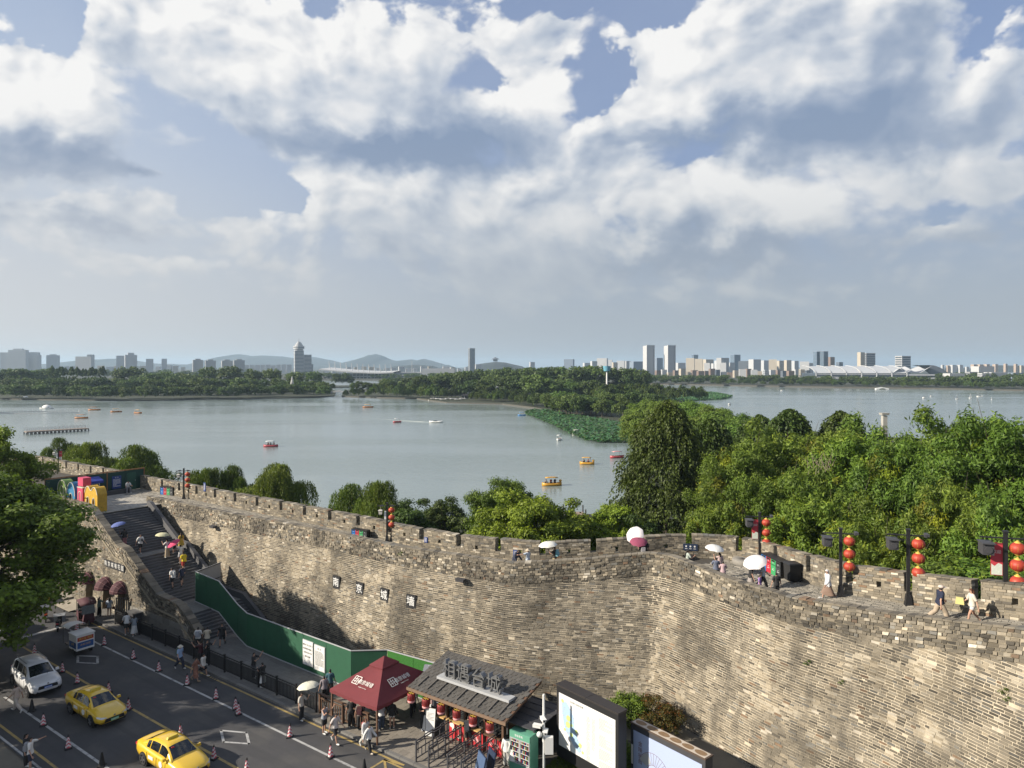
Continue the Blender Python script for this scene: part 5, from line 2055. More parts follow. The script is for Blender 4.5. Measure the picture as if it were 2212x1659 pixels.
# brown wooden railing by the canopy
rl = thing('wooden_railing','brown wooden railing with a flat ledge in front of the red canopy','railing',SD(-34.4,27.9,.12),UROT)
mb = MB()
mb.box((2.1,0,1.15),(4.3,.16,.06))
mb.build('ledge',m_wood,rl)
for z in (.92,.18):
 mb = MB()
 mb.box((2.1,0,z),(4.2,.06,.07))
 mb.build('rail',m_wood,rl)
for i in range(3):
 mb = MB()
 mb.box((.02 + 2.09*i,0,.56),(.12,.12,1.12))
 mb.build('post',m_wood,rl)
for i in range(20):
 mb = MB()
 mb.box((.2 + i*.2,0,.55),(.05,.04,.72))
 mb.build('baluster',m_wood,rl)

# green hoarding
hp = [(-26.1,58.5,1.6),(-23.2,56.2,1.5),(-21.1,54.6,.2),(-19.75,52.9,.12),(-16.3,50.3,.12),(-12.4,47.4,.12),(-10.4,45.9,.12),(-8.1,46.1,.1),(-4.4,43.8,.1),(-2.6,42.6,.1)]
hd = thing('green_hoarding','tall green sheet hoarding zigzagging from the stairs along the foot of the wall','hoarding')
HH = 2.45
for i,(p0,p1) in enumerate(zip(hp,hp[1:])):
 a,b = Vector(p0),Vector(p1)
 ln = (b - a).length
 n = max(1,round(ln/2.4))
 for k in range(n):
  q0,q1 = a.lerp(b,k/n),a.lerp(b,(k + 1)/n)
  dr = (q1 - q0)
  dr.z = 0
  dr.normalize()
  nn = Vector((dr.y,-dr.x,0))
  e = dr*.012
  vv = [q0 + e,q1 - e,q1 - e - nn*.04,q0 + e - nn*.04]
  tops = [HH if p.z < 1.0 else HH for p in (q0,q1,q1,q0)]
  mb = MB()
  mb.add([tuple(v) for v in vv] + [(v.x,v.y,v.z + h) for v,h in zip(vv,tops)],BOXF)
  mb.build('hoarding_panel',m_turf if i >= 7 else m_green,hd)
  mb = MB()
  mb.bar(q0 + Vector((0,0,HH + .02)),q1 + Vector((0,0,HH + .02)),.07,.05)
  mb.build('top_trim',m_greyp,hd)
  mb = MB()
  mb.bar(q0 + nn*.03 + Vector((0,0,.03)),q1 + nn*.03 + Vector((0,0,.03)),.05,.06)
  mb.build('bottom_trim',m_greyp,hd)
# return panel at the stair end, its grey back towards the street
a,b = Vector((-26.1,58.5,1.6)),Vector((-25.2,61.4,1.6))
for k in range(2):
 q0,q1 = a.lerp(b,k/2),a.lerp(b,(k + 1)/2)
 mb = MB()
 mb.bar(q0 + Vector((0,0,HH/2)),q1 + Vector((0,0,HH/2)),.03,HH)
 mb.build('back_panel',m_greyp,hd)
 for z in (.1,1.2,HH - .05):
  mb = MB()
  mb.bar(q0 + Vector((.05,0,z)),q1 + Vector((.05,0,z)),.05,.05)
  mb.build('back_rail',m_dgrey,hd)

def face_board(name,label,cat,p,rz,w,h,frame_m,panel_m,z0=0.0,thick=.05,tilt=0.0,group=None,border=.03):
 """a flat board standing at p, turned by rz, its front towards local -y"""
 t = thing(name,label,cat,p,rz,group)
 t.rotation_euler = (tilt,0,rz)
 KIDS[t.name] = []
 mb_ = MB()
 mb_.box((0,thick/2,z0 + h/2),(w,thick,h))
 mb_.build('frame',frame_m,t)
 mb_ = MB()
 mb_.box((0,-.006,z0 + h/2),(w - border*2,.012,h - border*2))
 mb_.build('panel',panel_m,t)
 return t

def print_lines(t,x0,x1,ztop,n,pitch,m_=None,w=.02,y=-.0145,seed=1,gap=True,name='text_lines'):
 """rows of small print, too small to read: little blocks, word by word"""
 r2 = random.Random(seed)
 mb_ = MB()
 for i in range(n):
  z = ztop - i*pitch
  x = x0
  xe = x1 if r2.random() > .25 else x0 + (x1 - x0)*r2.uniform(.4,.9)
  while x < xe:
   l = r2.uniform(.5,1.0)*w*1.6
   mb_.add([(x,y,z - w/2),(min(x + l,x1),y,z - w/2),(min(x + l,x1),y,z + w/2),(x,y,z + w/2)],[(0,1,2,3)])
   x += l + w*(.35 if gap else .15)
 return mb_.build(name,m_ or m_ink,t)

# two white notices on the hoarding
pn = (Vector(hp[4])*.24 + Vector(hp[5])*.76)
ang = math.atan2(hp[5][1] - hp[4][1],hp[5][0] - hp[4][0])
dv = Vector((math.cos(ang),math.sin(ang),0))
nv = Vector((dv.y,-dv.x,0))
t = face_board('notice_board','white notice with four bold lines, left one of the pair on the green hoarding','notice board',pn - dv*.72 + nv*.05 + Vector((0,0,.42)),ang,1.12,1.7,m_greyp,m_whitep)
for i,tx in enumerate(('解放门至玄武门','段城墙修缮施工','给您带来不便','敬请谅解!')):
 letters(tx,.145,.004,m_ink,t,(0,-.016,1.38 - i*.26))
t = face_board('notice_board','white notice with heading and small print, right one on the green hoarding','notice board',pn + dv*.52 + nv*.05 + Vector((0,0,.36)),ang,1.12,1.7,m_greyp,m_whitep)
letters('告 示',.17,.004,m_ink,t,(0,-.016,1.46))
print_lines(t,-.45,.45,1.27,13,.075,w=.036)
# boards leaning behind the hoarding
t = face_board('information_board','bright blue board tilted back behind the hoarding, seen over its top','information board',SD(-32.4,32.5,1.15),UROT,1.25,1.25,m_blueb,m_blueb,tilt=-.45)
mb = MB()
for z in (.3,.55):
 mb.bar((-.5,-.03,z),(.5,-.03,z),.03,.03)
mb.build('frame_bar',m_steel,t)
mb = MB()
for x in (-.5,.5):
 mb.tube((x,.1,.4),(x,-.35,-1.1),.03)
mb.build('leg',m_blueb,t)
t = face_board('information_board','black map board tilted back behind the hoarding beside the notices','information board',SD(-29.6,32.4,1.2),UROT,1.75,1.5,m_navy,m_navy,tilt=-.4)
mb = MB()
rp = random.Random(4)
pts = [(-.35,1.2),(-.42,.95),(-.3,.8),(-.12,.72),(-.05,.5),(.05,.3),(-.15,.22)]
for (a,b) in zip(pts,pts[1:]):
 mb.bar((a[0],-.016,a[1]),(b[0],-.016,b[1]),.008,.02)
for i in range(22):
 x,z = rp.uniform(-.75,.3),rp.uniform(.15,1.3)
 mb.add([(x,-.016,z),(x + .05,-.016,z),(x + .05,-.016,z + .02),(x,-.016,z + .02)],[(0,1,2,3)])
mb.build('map_print',m_greyp,t)
mb = MB()
for x in (-.7,.7):
 mb.tube((x,.1,.3),(x,-.35,-1.15),.035)
mb.build('leg',m_navy,t)

# plaques on the wall face
def wall_hit(xv,yv,face=FACE):
 best = None
 for t_ in np.linspace(0,face.ts[-1],1500):
  z = 5.0
  for _ in range(4):
   p = face.at(t_,z)
   z = CAMZ - (yv - HV)/FV*p[1]
  p = face.at(t_,z)
  e = abs(CX + FV*p[0]/p[1] - xv)
  if best is None or e < best[0]:
   best = (e,t_,z)
 t_,z = best[1],best[2]
 p = Vector(face.at(t_,z,.03))
 a,b = Vector(face.at(t_ - .4,z)),Vector(face.at(t_ + .4,z))
 dr = (b - a).normalized()
 return p,math.atan2(dr.y,dr.x)

m_plq = mat('black_plaque',(.020,.021,.024),.6,.1,5)
for ch,xv,yv,wd in (('南',728,1258,'first'),('京',778.4,1272,'second'),('城',831.7,1285.5,'third'),('墙',888.8,1299,'last')):
 p,rz = wall_hit(xv,yv)
 t = thing('character_plaque','black square plaque with the white character %s, %s of four on the wall' % (ch,wd),'plaque',p,rz,'four character plaques on the wall')
 mb = MB()
 mb.box((0,0,0),(.80,.09,.98))
 mb.build('board',m_plq,t)
 letters(ch,.70,.03,m_whitep,t,(0,-.06,0),bold=.004)
for xv,yv,lab in ((1001,1251,'dark floodlight on a bracket high on the wall, right of the plaques'),(468,1137,'dark floodlight on a bracket high on the wall above the stairs')):
 p,rz = wall_hit(xv,yv)
 t = thing('wall_floodlight',lab,'floodlight',p,rz)
 mb = MB()
 mb.box((0,-.32,.02),(.62,.34,.16))
 mb.box((0,-.32,.11),(.70,.42,.04))
 mb.build('housing',m_dgrey,t)
 mb = MB()
 mb.bar((0,0,-.15),(0,-.3,-.05),.06,.06)
 mb.build('bracket',m_dgrey,t)

# museum wall: awnings, round sign, name plate
for (c,hw,sp),wd in zip(OPEN[1:],('left','middle','right')):
 p = Vector(FS.at(c - S0,sp - .05,.04))
 t = thing('door_awning','dark maroon shell shaped awning, %s one of three over the arched doorways' % wd,'awning',p,UROT,'three door awnings')
 n,k = 8,6
 R_ = hw + .24
 for g_ in range(k):
  mb = MB()
  vv = []
  for (ph) in (PI*g_/k/2,PI*(g_ + 1)/k/2):
   for i in range(n + 1):
    th = PI*i/n
    # ribs fan out from the hinge points at the two sides
    vv.append((-R_*math.cos(th),-R_*math.sin(th)*math.cos(ph)*1.05,R_*math.sin(th)*math.sin(ph)*1.05))
  mb.add(vv,[(i,i + 1,n + 2 + i,n + 1 + i) for i in range(n)])
  mb.build('canvas_gore',m_awning,t)
 mb = MB()
 for g_ in (1,3,5):
  ph = PI*g_/k/2
  pr = [Vector((-R_*1.01*math.cos(PI*i/n),-R_*math.sin(PI*i/n)*math.cos(ph)*1.065,R_*math.sin(PI*i/n)*math.sin(ph)*1.065)) for i in range(n + 1)]
  for a,b in zip(pr,pr[1:]):
   mb.tube(a,b,.012,n=4,cap=False)
 mb.build('piping',mat('dull_pink_piping',(.34,.17,.17),.8,.1),t)
p = Vector(FS.at(-69.9 - S0,4.65,.05))
t = thing('round_sign','round white sign with a red swirl high above the arched door','sign',p,UROT)
mb = MB()
mb.tube((0,.04,0),(0,-.06,0),.62,n=24)
mb.build('disc',mat('sign_red',(.60,.06,.045),.6,.05),t)
mb = MB()
for i in range(16):
 a0,a1 = .5 + i*.28,.5 + (i + 1)*.28
 r0,r1 = .46 - i*.022,.46 - (i + 1)*.022
 mb.bar((r0*math.cos(a0),-.075,r0*math.sin(a0)),(r1*math.cos(a1),-.075,r1*math.sin(a1)),.02,.13)
mb.build('swirl',m_whitep,t)
p = Vector(FS.at(-62.6 - S0,4.05,.06))
t = thing('name_plate','long black name plate with six white characters on the stair wall','sign',p,UROT)
for i,ch in enumerate('南京城墙花园'):
 mb = MB()
 mb.box((-1.45 + i*.58,0,-.0),(.55,.06,.60))
 o = mb.build('tile',m_plq,t)
 letters(ch,.44,.03,m_whitep,t,(-1.45 + i*.58,-.045,0))
# steps and ledge before the arched door
t = thing('door_step','pale stone doorstep in front of the arched door','step',SD(-70.35,28.4,.1),UROT)
mb = MB()
mb.box((0,0,.08),(1.9,1.0,.16))
mb.build('slab',mat('pale_stone',(.34,.31,.26),.9,.12,4),t)

# ------------------------------------------------------------------ kiosk
ks = thing('kiosk','wooden ticket kiosk with sloping slate roof and silver letters on top','kiosk',SD(-25.05,30.3,.12),UROT)
W2 = 3.45
def rz_(y):        # roof height over local depth y
 return 2.58 + (y + .95)*.268

mb = MB()
mb.add([(-W2,-.95,rz_(-.95) - .12),(W2,-.95,rz_(-.95) - .12),(W2,2.45,rz_(2.45) - .12),(-W2,2.45,rz_(2.45) - .12),
 (-W2,-.95,rz_(-.95)),(W2,-.95,rz_(-.95)),(W2,2.45,rz_(2.45)),(-W2,2.45,rz_(2.45))],BOXF + [(3,2,1,0)])
rf = mb.build('roof',m_wood,ks)
rp = random.Random(3)
for r in range(12):
 for c in range(22):
  y0 = -.97 + r*.286
  x0 = -W2 + (c + (.5 if r % 2 else 0))*.3135 - .15
  a,b = max(x0,-W2 - .02),min(x0 + .30,W2 + .02)
  if b - a < .06:
   continue
  h = rp.uniform(.0,.012)
  tint = shade_of((.088,.082,.074),.16)
  pts = [(a,y0 + .07),(a + (b - a)*.25,y0),(b - (b - a)*.25,y0),(b,y0 + .07),(b,y0 + .36),(a,y0 + .36)]
  vv = [(x,y,rz_(y) + .003) for x,y in pts] + [(x,y,rz_(y) + (.045 if y < y0 + .1 else .012) + h) for x,y in pts]
  me = raw_mesh('shingle',np.array(vv),[(6,7,8,9,10,11),(0,1,7,6),(1,2,8,7),(2,3,9,8),(3,4,10,9),(5,0,6,11)],m_tile,None,[tint]*12)
  o = link('shingle',me,rf)
  KIDS.setdefault(rf.name,[]).append(o)
mb = MB()
for i in range(9):
 x = -2.9 + i*.72
 mb.bar((x,-.72,rz_(-.72) + .075),(x,.15,rz_(.15) + .075),.07,.07)
mb.build('roof_rib',m_tile,ks).data.color_attributes.new('tint','FLOAT_COLOR','POINT').data.foreach_set('color',[.11,.10,.09,1]*(9*8))
mb = MB()
mb.box((0,-.985,rz_(-.95) - .07),(W2*2 + .1,.06,.16))
mb.build('fascia',mat('weathered_fascia',(.20,.13,.085),.8,.25,8),ks)
for x in (-2.62,-1.32,.02,1.36,2.62):
 mb = MB()
 mb.box((x,0,1.25),(.13,.13,2.5))
 mb.build('post',m_wood,ks)
mb = MB()
mb.box((0,2.2,1.45),(5.2,.1,2.9))
mb.box((-2.62,1.1,1.4),(.08,2.2,2.8))
mb.box((2.62,1.1,1.4),(.08,2.2,2.8))
mb.build('wall',m_wood,ks)
for i,(xa,xb) in enumerate(((-2.55,-1.4),(-1.24,-.04),(.10,1.28),(1.44,2.54))):
 mb = MB()
 mb.box(((xa + xb)/2,.03,.52),(xb - xa,.05,1.0))
 mb.build('counter_front',(m_dgrey,m_redp,m_redp,m_redp)[i],ks)
 if i:
  mb = MB()
  r3 = random.Random(i)
  for k in range(5):
   cx,cz,rr = r3.uniform(xa + .2,xb - .2),r3.uniform(.25,.85),r3.uniform(.07,.16)
   mb.tube((cx,.003,cz),(cx,-.004 - k*.0015,cz),rr,n=12)
  mb.build('counter_print',(m_pinkp,m_cream,m_pinkp,m_pinkp)[i],ks)
 mb = MB()
 mb.box(((xa + xb)/2,-.06,1.06),(xb - xa,.30,.07))
 mb.build('counter',m_orange if i < 3 else m_wood,ks)
 mb = MB()
 mb.box(((xa + xb)/2,.06,1.72),(xb - xa,.02,1.2))
 mb.build('window',m_glassd,ks)
 mb = MB()
 mb.box(((xa + xb)/2,.03,1.78),(xb - xa,.05,.05))
 mb.box(((xa + xb)/2,.03,2.34),(xb - xa,.05,.06))
 mb.build('window_bar',m_wood,ks)
for (x,z,w,h,m_,tx) in ((-2.42,1.75,.30,.62,m_cream,None),(-1.95,1.7,.62,1.0,m_navy,None),(-.85,2.1,.55,.40,m_redp,'小吃'),(.55,1.6,.40,.9,m_navy,None)):
 mb = MB()
 mb.box((x,-.015,z),(w,.03,h))
 o = mb.build('poster',m_,ks)
 if tx:
  letters(tx,.22,.006,m_cream,ks,(x,-.036,z))
 else:
  r3 = random.Random(int(z*100))
  mb = MB()
  for k in range(9):
   zz = z + h*.4 - k*h*.09
   mb.add([(x - w*.4,-.032,zz - .012),(x + w*r3.uniform(0,.4),-.032,zz - .012),(x + w*.3,-.032,zz + .012),(x - w*.4,-.032,zz + .012)],[(0,1,2,3)])
  mb.build('poster_print',m_redp if m_ is m_cream else m_greyp,ks)
mb = MB()
for i in range(5):
 mb.box((3.6 + .0,.1 + i*.62,2.20 + i*.0),(2.2,.56,.05))
 mb.box((3.6,.1 + i*.62 + .29,2.235),(2.2,.06,.05))
mb.build('annex_roof',m_dgrey,ks)
mb = MB()
for x in (2.9,4.6):
 for y in (0,2.5):
  mb.box((x,y,1.1),(.08,.08,2.2))
mb.box((3.7,2.6,1.1),(2.0,.06,2.2))
mb.build('annex_frame',m_dgrey,ks)
# sign on the roof
sg = thing('roof_sign','silver block letters on a pale plank standing on the kiosk roof','sign',SD(-24.7,30.72,rz_(.42) + .19),UROT)
mb = MB()
mb.box((0,0,.06),(5.1,.62,.14))
mb.build('plank',m_greyp,sg)
m_chrome = mat('brushed_dark_steel',(.21,.215,.22),.35,.2,6,metal=.4)
for ch,x in zip('相遇台城',(-1.75,-.72,.36,1.42)):
 letters(ch,1.02,.34,m_chrome,sg,(x,-.02,.62),stretch=(1.0,1.0))
mb = MB()
for x in (-1.75,-.72,.36,1.42):
 for e in (-.3,.3):
  mb.box((x + e,.02,.20),(.05,.2,.22))
mb.build('strut',m_steel,sg)
# drum lanterns under the eave
for i in range(6):
 x = -3.05 + i*1.12
 wd = ('first','second','third','fourth','fifth','last')[i]
 p = SD(-25.05 + x,30.3 - 1.08,0)
 t = thing('drum_lantern','red drum lantern with pink rim under the kiosk eave, %s from the canopy end' % wd,'lantern',(p.x,p.y,2.0),UROT,'drum lanterns under the kiosk eave')
 mb = MB()
 mb.lathe([(.19,.10),(.22,.16),(.22,.50),(.20,.52)],14,closed=False)
 mb.build('drum',m_drum,t)
 mb = MB()
 mb.lathe([(.18,.0),(.21,.04),(.21,.12),(.19,.14)],14)
 mb.build('rim',m_pinkp,t)
 mb = MB()
 for k in range(3):
  a = PI*k/3
  mb.bar((.2*math.cos(a),.2*math.sin(a),.51),(-.2*math.cos(a),-.2*math.sin(a),.51),.02,.02)
 mb.tube((0,0,.5),(0,0,.62),.01)
 mb.build('hanger',m_gold,t)
 letters('福',.24,.004,m_maroon,t,(0,-.228,.33))

# red canopy
cn = thing('market_canopy','dark red square canopy with white lettering and a small second tier on top','canopy',SD(-30.75,29.7,.12),UROT)
hx,hy,ez,az_ = 1.95,2.45,2.13,3.62
cor = [(-hx,-hy),(hx,-hy),(hx,hy),(-hx,hy)]
for i in range(4):
 a,b = cor[i],cor[(i + 1) % 4]
 mb = MB()
 n = 8
 vv,fs = [],[]
 for j in range(n + 1):
  for k in range(n + 1):
   f = j/n
   q0,q1 = (a[0]*(1 - f),a[1]*(1 - f)),(b[0]*(1 - f),b[1]*(1 - f))
   g_ = k/n
   x,y = q0[0] + (q1[0] - q0[0])*g_,q0[1] + (q1[1] - q0[1])*g_
   sag = -.07*math.sin(f*PI)*math.sin(g_*PI) - .04*math.sin(g_*PI)*(1 - f)
   vv.append((x,y,ez + (az_ - ez)*f + sag))
 for j in range(n):
  for k in range(n):
   q_ = j*(n + 1) + k
   fs.append((q_,q_ + 1,q_ + n + 2,q_ + n + 1))
 b0 = len(vv)
 for k in range(25):
  g_ = k/24
  x,y = a[0] + (b[0] - a[0])*g_,a[1] + (b[1] - a[1])*g_
  z = ez - .04*math.sin(g_*PI)
  vv += [(x,y,z),(x*1.004,y*1.004,z - .17 - .035*abs(math.sin(g_*PI*8)))]
 fs += [(b0 + 2*k,b0 + 2*k + 1,b0 + 2*k + 3,b0 + 2*k + 2) for k in range(24)]
 mb.add(vv,fs,smooth=True)
 mb.build('canvas',m_maroon,cn)
 mb = MB()
 f0 = .74
 a2,b2 = (a[0]*(1 - f0)*1.08,a[1]*(1 - f0)*1.08),(b[0]*(1 - f0)*1.08,b[1]*(1 - f0)*1.08)
 z2 = ez + (az_ - ez)*f0 + .06
 mb.add([(a2[0],a2[1],z2),(b2[0],b2[1],z2),(0,0,az_ + .10)],[(0,1,2)])
 mb.add([(a2[0],a2[1],z2),(b2[0],b2[1],z2),(b2[0],b2[1],z2 - .09),(a2[0],a2[1],z2 - .09)],[(0,3,2,1)])
 mb.build('top_tier',m_maroon,cn)
for (x,y) in cor:
 mb = MB()
 mb.box((x*.96,y*.96,ez/2),(.09,.09,ez))
 mb.build('post',m_wood,cn)
# lettering printed on two slopes, just above the cloth
def on_slope(i,txt,size,u0,f,seal=False):
 a,b = Vector(cor[i] + (ez,)),Vector(cor[(i + 1) % 4] + (ez,))
 top = Vector((0,0,az_))
 ex = (b - a).normalized()
 mid = (a + b)/2
 ey = (top - mid).normalized()
 en = ex.cross(ey)
 M4 = Matrix((ex,-en,ey)).transposed().to_4x4()
 M4.translation = mid + ey*(f*(top - mid).length) + ex*u0 + en*.015
 if seal:
  mb_ = MB()
  s_ = size/2
  for (p,q_) in (((-s_,-s_),(s_,-s_)),((s_,-s_),(s_,s_)),((s_,s_),(-s_,s_)),((-s_,s_),(-s_,-s_)),((-s_,s_*.3),(s_*.2,s_*.3)),((-s_*.3,-s_*.7),(-s_*.3,s_)),
 ((s_*.3,-s_),(s_*.3,s_*.6)),((s_*.3,-s_*.1),(s_,-s_*.1)),((-s_,-s_*.3),(s_*.3,-s_*.3))):
   mb_.bar((p[0],0,p[1]),(q_[0],0,q_[1]),.035,.006,up=(0,1,0))
  o = mb_.build('seal_print',m_cream,cn)
  o.matrix_basis = M4
 else:
  o = letters(txt,size,.004,m_cream,cn,(0,0,0),name='canopy_print')
  o.matrix_basis = M4
 return o

for i in (0,1):
 on_slope(i,None,.48,-.62 if i == 0 else -.55,.36,True)
 on_slope(i,'南京城墙',.30,.12 if i == 0 else .2,.35)
 on_slope(i,'NANJING CITY WALL',.065,.12 if i == 0 else .2,.245)
# counters under the canopy
t = thing('stall_table','low wooden stall table with boxes under the red canopy','table',SD(-31.2,29.6,.12),UROT)
mb = MB()
mb.box((0,0,.75),(1.9,.7,.06))
mb.build('tabletop',m_wood,t)
for x in (-.85,.85):
 for y in (-.28,.28):
  mb = MB()
  mb.box((x,y,.37),(.06,.06,.72))
  mb.build('leg',m_wood,t)

# queue barriers
for i,(s_,dlen,wd) in enumerate(((-26.0,2.6,'first from the canopy, with a wire rail'),(-25.1,2.6,'second from the canopy'),(-23.8,2.7,'third from the canopy'),(-22.9,2.9,'last, beside the blue boards'))):
 t = thing('queue_barrier','dark grey metal queue barrier with stepped lattice, %s' % wd,'barrier',SD(s_,27.4,.13),UROT,'queue barriers in front of the kiosk')
 for y in (0,dlen*.5,dlen):
  mb = MB()
  mb.box((0,y,.56),(.07,.07,1.12))
  mb.build('post',m_dgrey,t)
 for nm,z in (('top_rail',1.10),('second_rail',.97),('middle_rail',.62),('bottom_rail',.18)):
  mb = MB()
  if z > .9:
   for k in range(4):
    y0,y1 = dlen*k/4,dlen*(k + 1)/4
    st_ = .07 if k % 2 else 0
    mb.bar((0,y0,z + st_),(0,y1,z + st_),.05,.05)
    mb.bar((0,y1,z - .02),(0,y1,z + .09),.05,.05)
  else:
   mb.bar((0,0,z),(0,dlen,z),.045,.05)
  mb.build(nm,m_dgrey,t)
 for k in range(9):
  mb = MB()
  y = dlen*(k + .5)/9
  mb.bar((0,y,.18 if k % 3 else .4),(0,y,.62 if k % 2 else .95),.04,.04)
  mb.build('lattice_bar',m_dgrey,t)
# white leaflet boards and blue boards
for i,(s_,d_2,wd) in enumerate(((-27.75,30.0,'left'),(-27.15,29.7,'right'))):
 t = face_board('leaflet_board','white poster board leaning at the kiosk corner, %s one of two' % wd,'poster board',SD(s_,d_2,.13),UROT + .25,.62,1.55,m_black,m_whitep,tilt=-.14,group='poster boards at the kiosk corner')
 print_lines(t,-.22,.22,1.25,6,.07,w=.02,seed=i + 5)
 mb = MB()
 mb.tube((0,.42,0),(0,.03,1.2),.02)
 mb.build('prop',m_black,t)
m_bluegrey = mat('blue_grey_panel',(.075,.12,.22),.4,.08,4)
t = face_board('display_board','blue grey display board leaning in front of the vending machine','display board',SD(-22.3,27.9,.13),UROT - .5,.95,1.35,m_navy,m_bluegrey,tilt=-.22)
mb = MB()
mb.add([(-.25,-.0145,.2),(.1,-.0145,.2),(-.1,-.0145,.6),(-.35,-.0145,.5)],[(0,1,2,3)])
mb.build('panel_print',m_greyp,t)
mb = MB()
mb.tube((0,.42,0),(0,.03,1.1),.025)
mb.build('prop',m_navy,t)
t = face_board('display_board','dark navy board standing behind the blue grey one','display board',SD(-22.1,28.5,.13),UROT - .5,.85,1.35,m_navy,m_navy,tilt=-.2)
mb = MB()
mb.tube((0,.4,0),(0,.03,1.1),.025)
mb.build('prop',m_navy,t)

# vending machine
m_mint = mat('mint_green_paint',(.13,.36,.25),.45,.06,4)
vm = thing('vending_machine','mint green vending machine with two glass doors of drinks','vending machine',SD(-21.0,29.8,.13),UROT)
mb = MB()
mb.box((0,.36,1.0),(1.30,.72,2.0))
mb.build('cabinet',m_mint,vm)
mb = MB()
mb.box((0,-.012,1.83),(1.26,.03,.30))
mb.box((0,-.012,.22),(1.26,.03,.40))
mb.build('front_panel',m_mint,vm)
letters('智能零售',.13,.004,m_whitep,vm,(-.05,-.03,1.84))
for x in (-.31,.31):
 mb = MB()
 mb.box((x,-.004,1.05),(.56,.008,1.22))
 dr = mb.build('door',m_glassd,vm)
 mb = MB()
 for (dx_,dz_,w,h) in ((-.28,0,.05,1.26),(.28,0,.05,1.26),(0,.61,.58,.05),(0,-.61,.58,.05)):
  mb.box((x + dx_,-.02,1.05 + dz_),(w,.03,h))
 mb.build('door_frame',m_greyp,vm)
 mb = MB()
 mb.box((x - .24 if x < 0 else x + .24,-.045,1.15),(.07,.03,.22))
 mb.build('door_handle',m_black,vm)
 for k in range(5):
  z = .52 + k*.245
  mb = MB()
  mb.box((x,-.012,z),(.50,.012,.03))
  mb.build('shelf',m_whitep,vm)
  for c in range(7):
   mb = MB()
   mb.tube((x - .21 + c*.07,-.014,z + .02),(x - .21 + c*.07,-.014,z + .16),.024,.018,6)
   mb.build('bottle',(m_redp,m_blueb,m_whitep,m_orange,m_mint)[(c + k*3) % 5],vm)

# big map board and the second light box, grass, bush, camera post
mp = thing('map_board','large black framed map board with a white park map and text','map board',(2.35,37.5,0),math.atan2(-3.2,2.75))
LB = 4.25
mb = MB()
mb.box((LB/2,.32,2.30),(LB,.60,3.7))
mb.build('case',m_black,mp)
for (xa,xb) in ((-.03,LB*.5 - .01),(LB*.5 + .01,LB + .03)):
 mb = MB()
 mb.box(((xa + xb)/2,.32,4.19),(xb - xa,.70,.08))
 mb.build('cap',mat('dark_brown_cap',(.035,.030,.028),.5,.1,3),mp)
mb = MB()
mb.box((LB/2,.015,2.45),(LB - .36,.02,2.75))
mb.build('panel',mat('white_vinyl',(.80,.81,.79),.4,.02,3),mp)
mb = MB()
lake = [(.40,3.40),(.75,3.52),(1.0,3.25),(1.28,2.9),(1.32,2.4),(1.50,2.0),(1.72,1.7),(1.80,1.35),(1.62,1.22),(1.25,1.45),(1.0,1.75),(.72,1.95),(.55,2.3),(.42,2.8)]
mb.add([(x,.0015,z) for x,z in lake],[tuple(range(len(lake)))])
mb.build('map_water',mat('map_blue',(.38,.54,.70),.6,.03,3),mp)
mb = MB()
for k,(cx,cz,rr) in enumerate(((.88,2.72,.16),(.85,2.38,.17),(1.12,2.45,.08),(1.1,1.95,.12),(.45,3.48,.10),(1.45,2.25,.10),(1.72,1.65,.12),(1.9,1.35,.08),(.62,2.05,.08))):
 mb.tube((cx,.003,cz),(cx,-.0005 - k*.0004,cz),rr,n=9)
mb.build('map_land',mat('map_green',(.52,.62,.22),.6,.1,9),mp)
letters('玄武湖公园导览图',.125,.003,m_ink,mp,(1.45,.002,3.62))
mb = MB()
r3 = random.Random(8)
for k in range(60):
 x,z = r3.choice(lake)
 x,z = x + r3.uniform(-.25,.25),z + r3.uniform(-.25,.25)
 mb.add([(x,-.0055,z),(x + .05,-.0055,z),(x + .05,-.0055,z + .018),(x,-.0055,z + .018)],[(0,1,2,3)])
mb.build('map_print',m_redp,mp)
m_fine = mat('grey_print',(.22,.22,.23),.8,0)
for (xa,xb,zt,n,sd) in ((2.15,2.42,3.3,34,1),(2.52,2.78,3.3,24,2),(2.98,3.92,3.55,9,3),(2.98,3.92,2.72,9,4),(2.98,3.92,2.02,8,5),(2.98,3.92,1.42,5,6)):
 print_lines(mp,xa,xb,zt,n,.066,m_fine,w=.030,y=.002,seed=sd)
lb = thing('poster_light_box','dark framed pale blue poster with a folding fan drawing and stained top','light box',(5.95,35.6,0),math.atan2(-3.2,2.66))
mb = MB()
mb.box((2.2,.30,1.55),(4.4,.56,3.1))
mb.build('case',m_dgrey,lb)
mb = MB()
mb.box((2.2,.30,3.13),(4.46,.64,.05))
mb.build('cap',mat('rust_rim',(.09,.06,.042),.8,.2,5),lb)
mb = MB()
mb.box((2.2,.30,3.16),(4.30,.50,.016))
mb.build('cap_sheet',mat('stained_pale_sheet',(.52,.45,.37),.7,.15,4),lb)
mb = MB()
for i in range(6):
 cx = .42 + i*.71
 mb.add([(cx + .32*math.cos(a)*(1 + .08*math.sin(3*a + i)),.30 + .19*math.sin(a),3.170 + .0005*i) for a in [2*PI*k/18 for k in range(18)]],[tuple(range(18))])
mb.build('stain',mat('brown_stain',(.23,.145,.075),.75,.2,5),lb)
mb = MB()
mb.box((2.2,.010,1.5),(4.05,.02,2.65))
mb.build('panel',mat('pale_blue_poster',(.42,.50,.72),.5,.02,3),lb)
for i,ch in enumerate('金陵折扇'):
 letters(ch,.27,.003,mat('brown_print',(.20,.10,.07),.8,0),lb,(.62,-.003,2.28 - i*.29))
mb = MB()
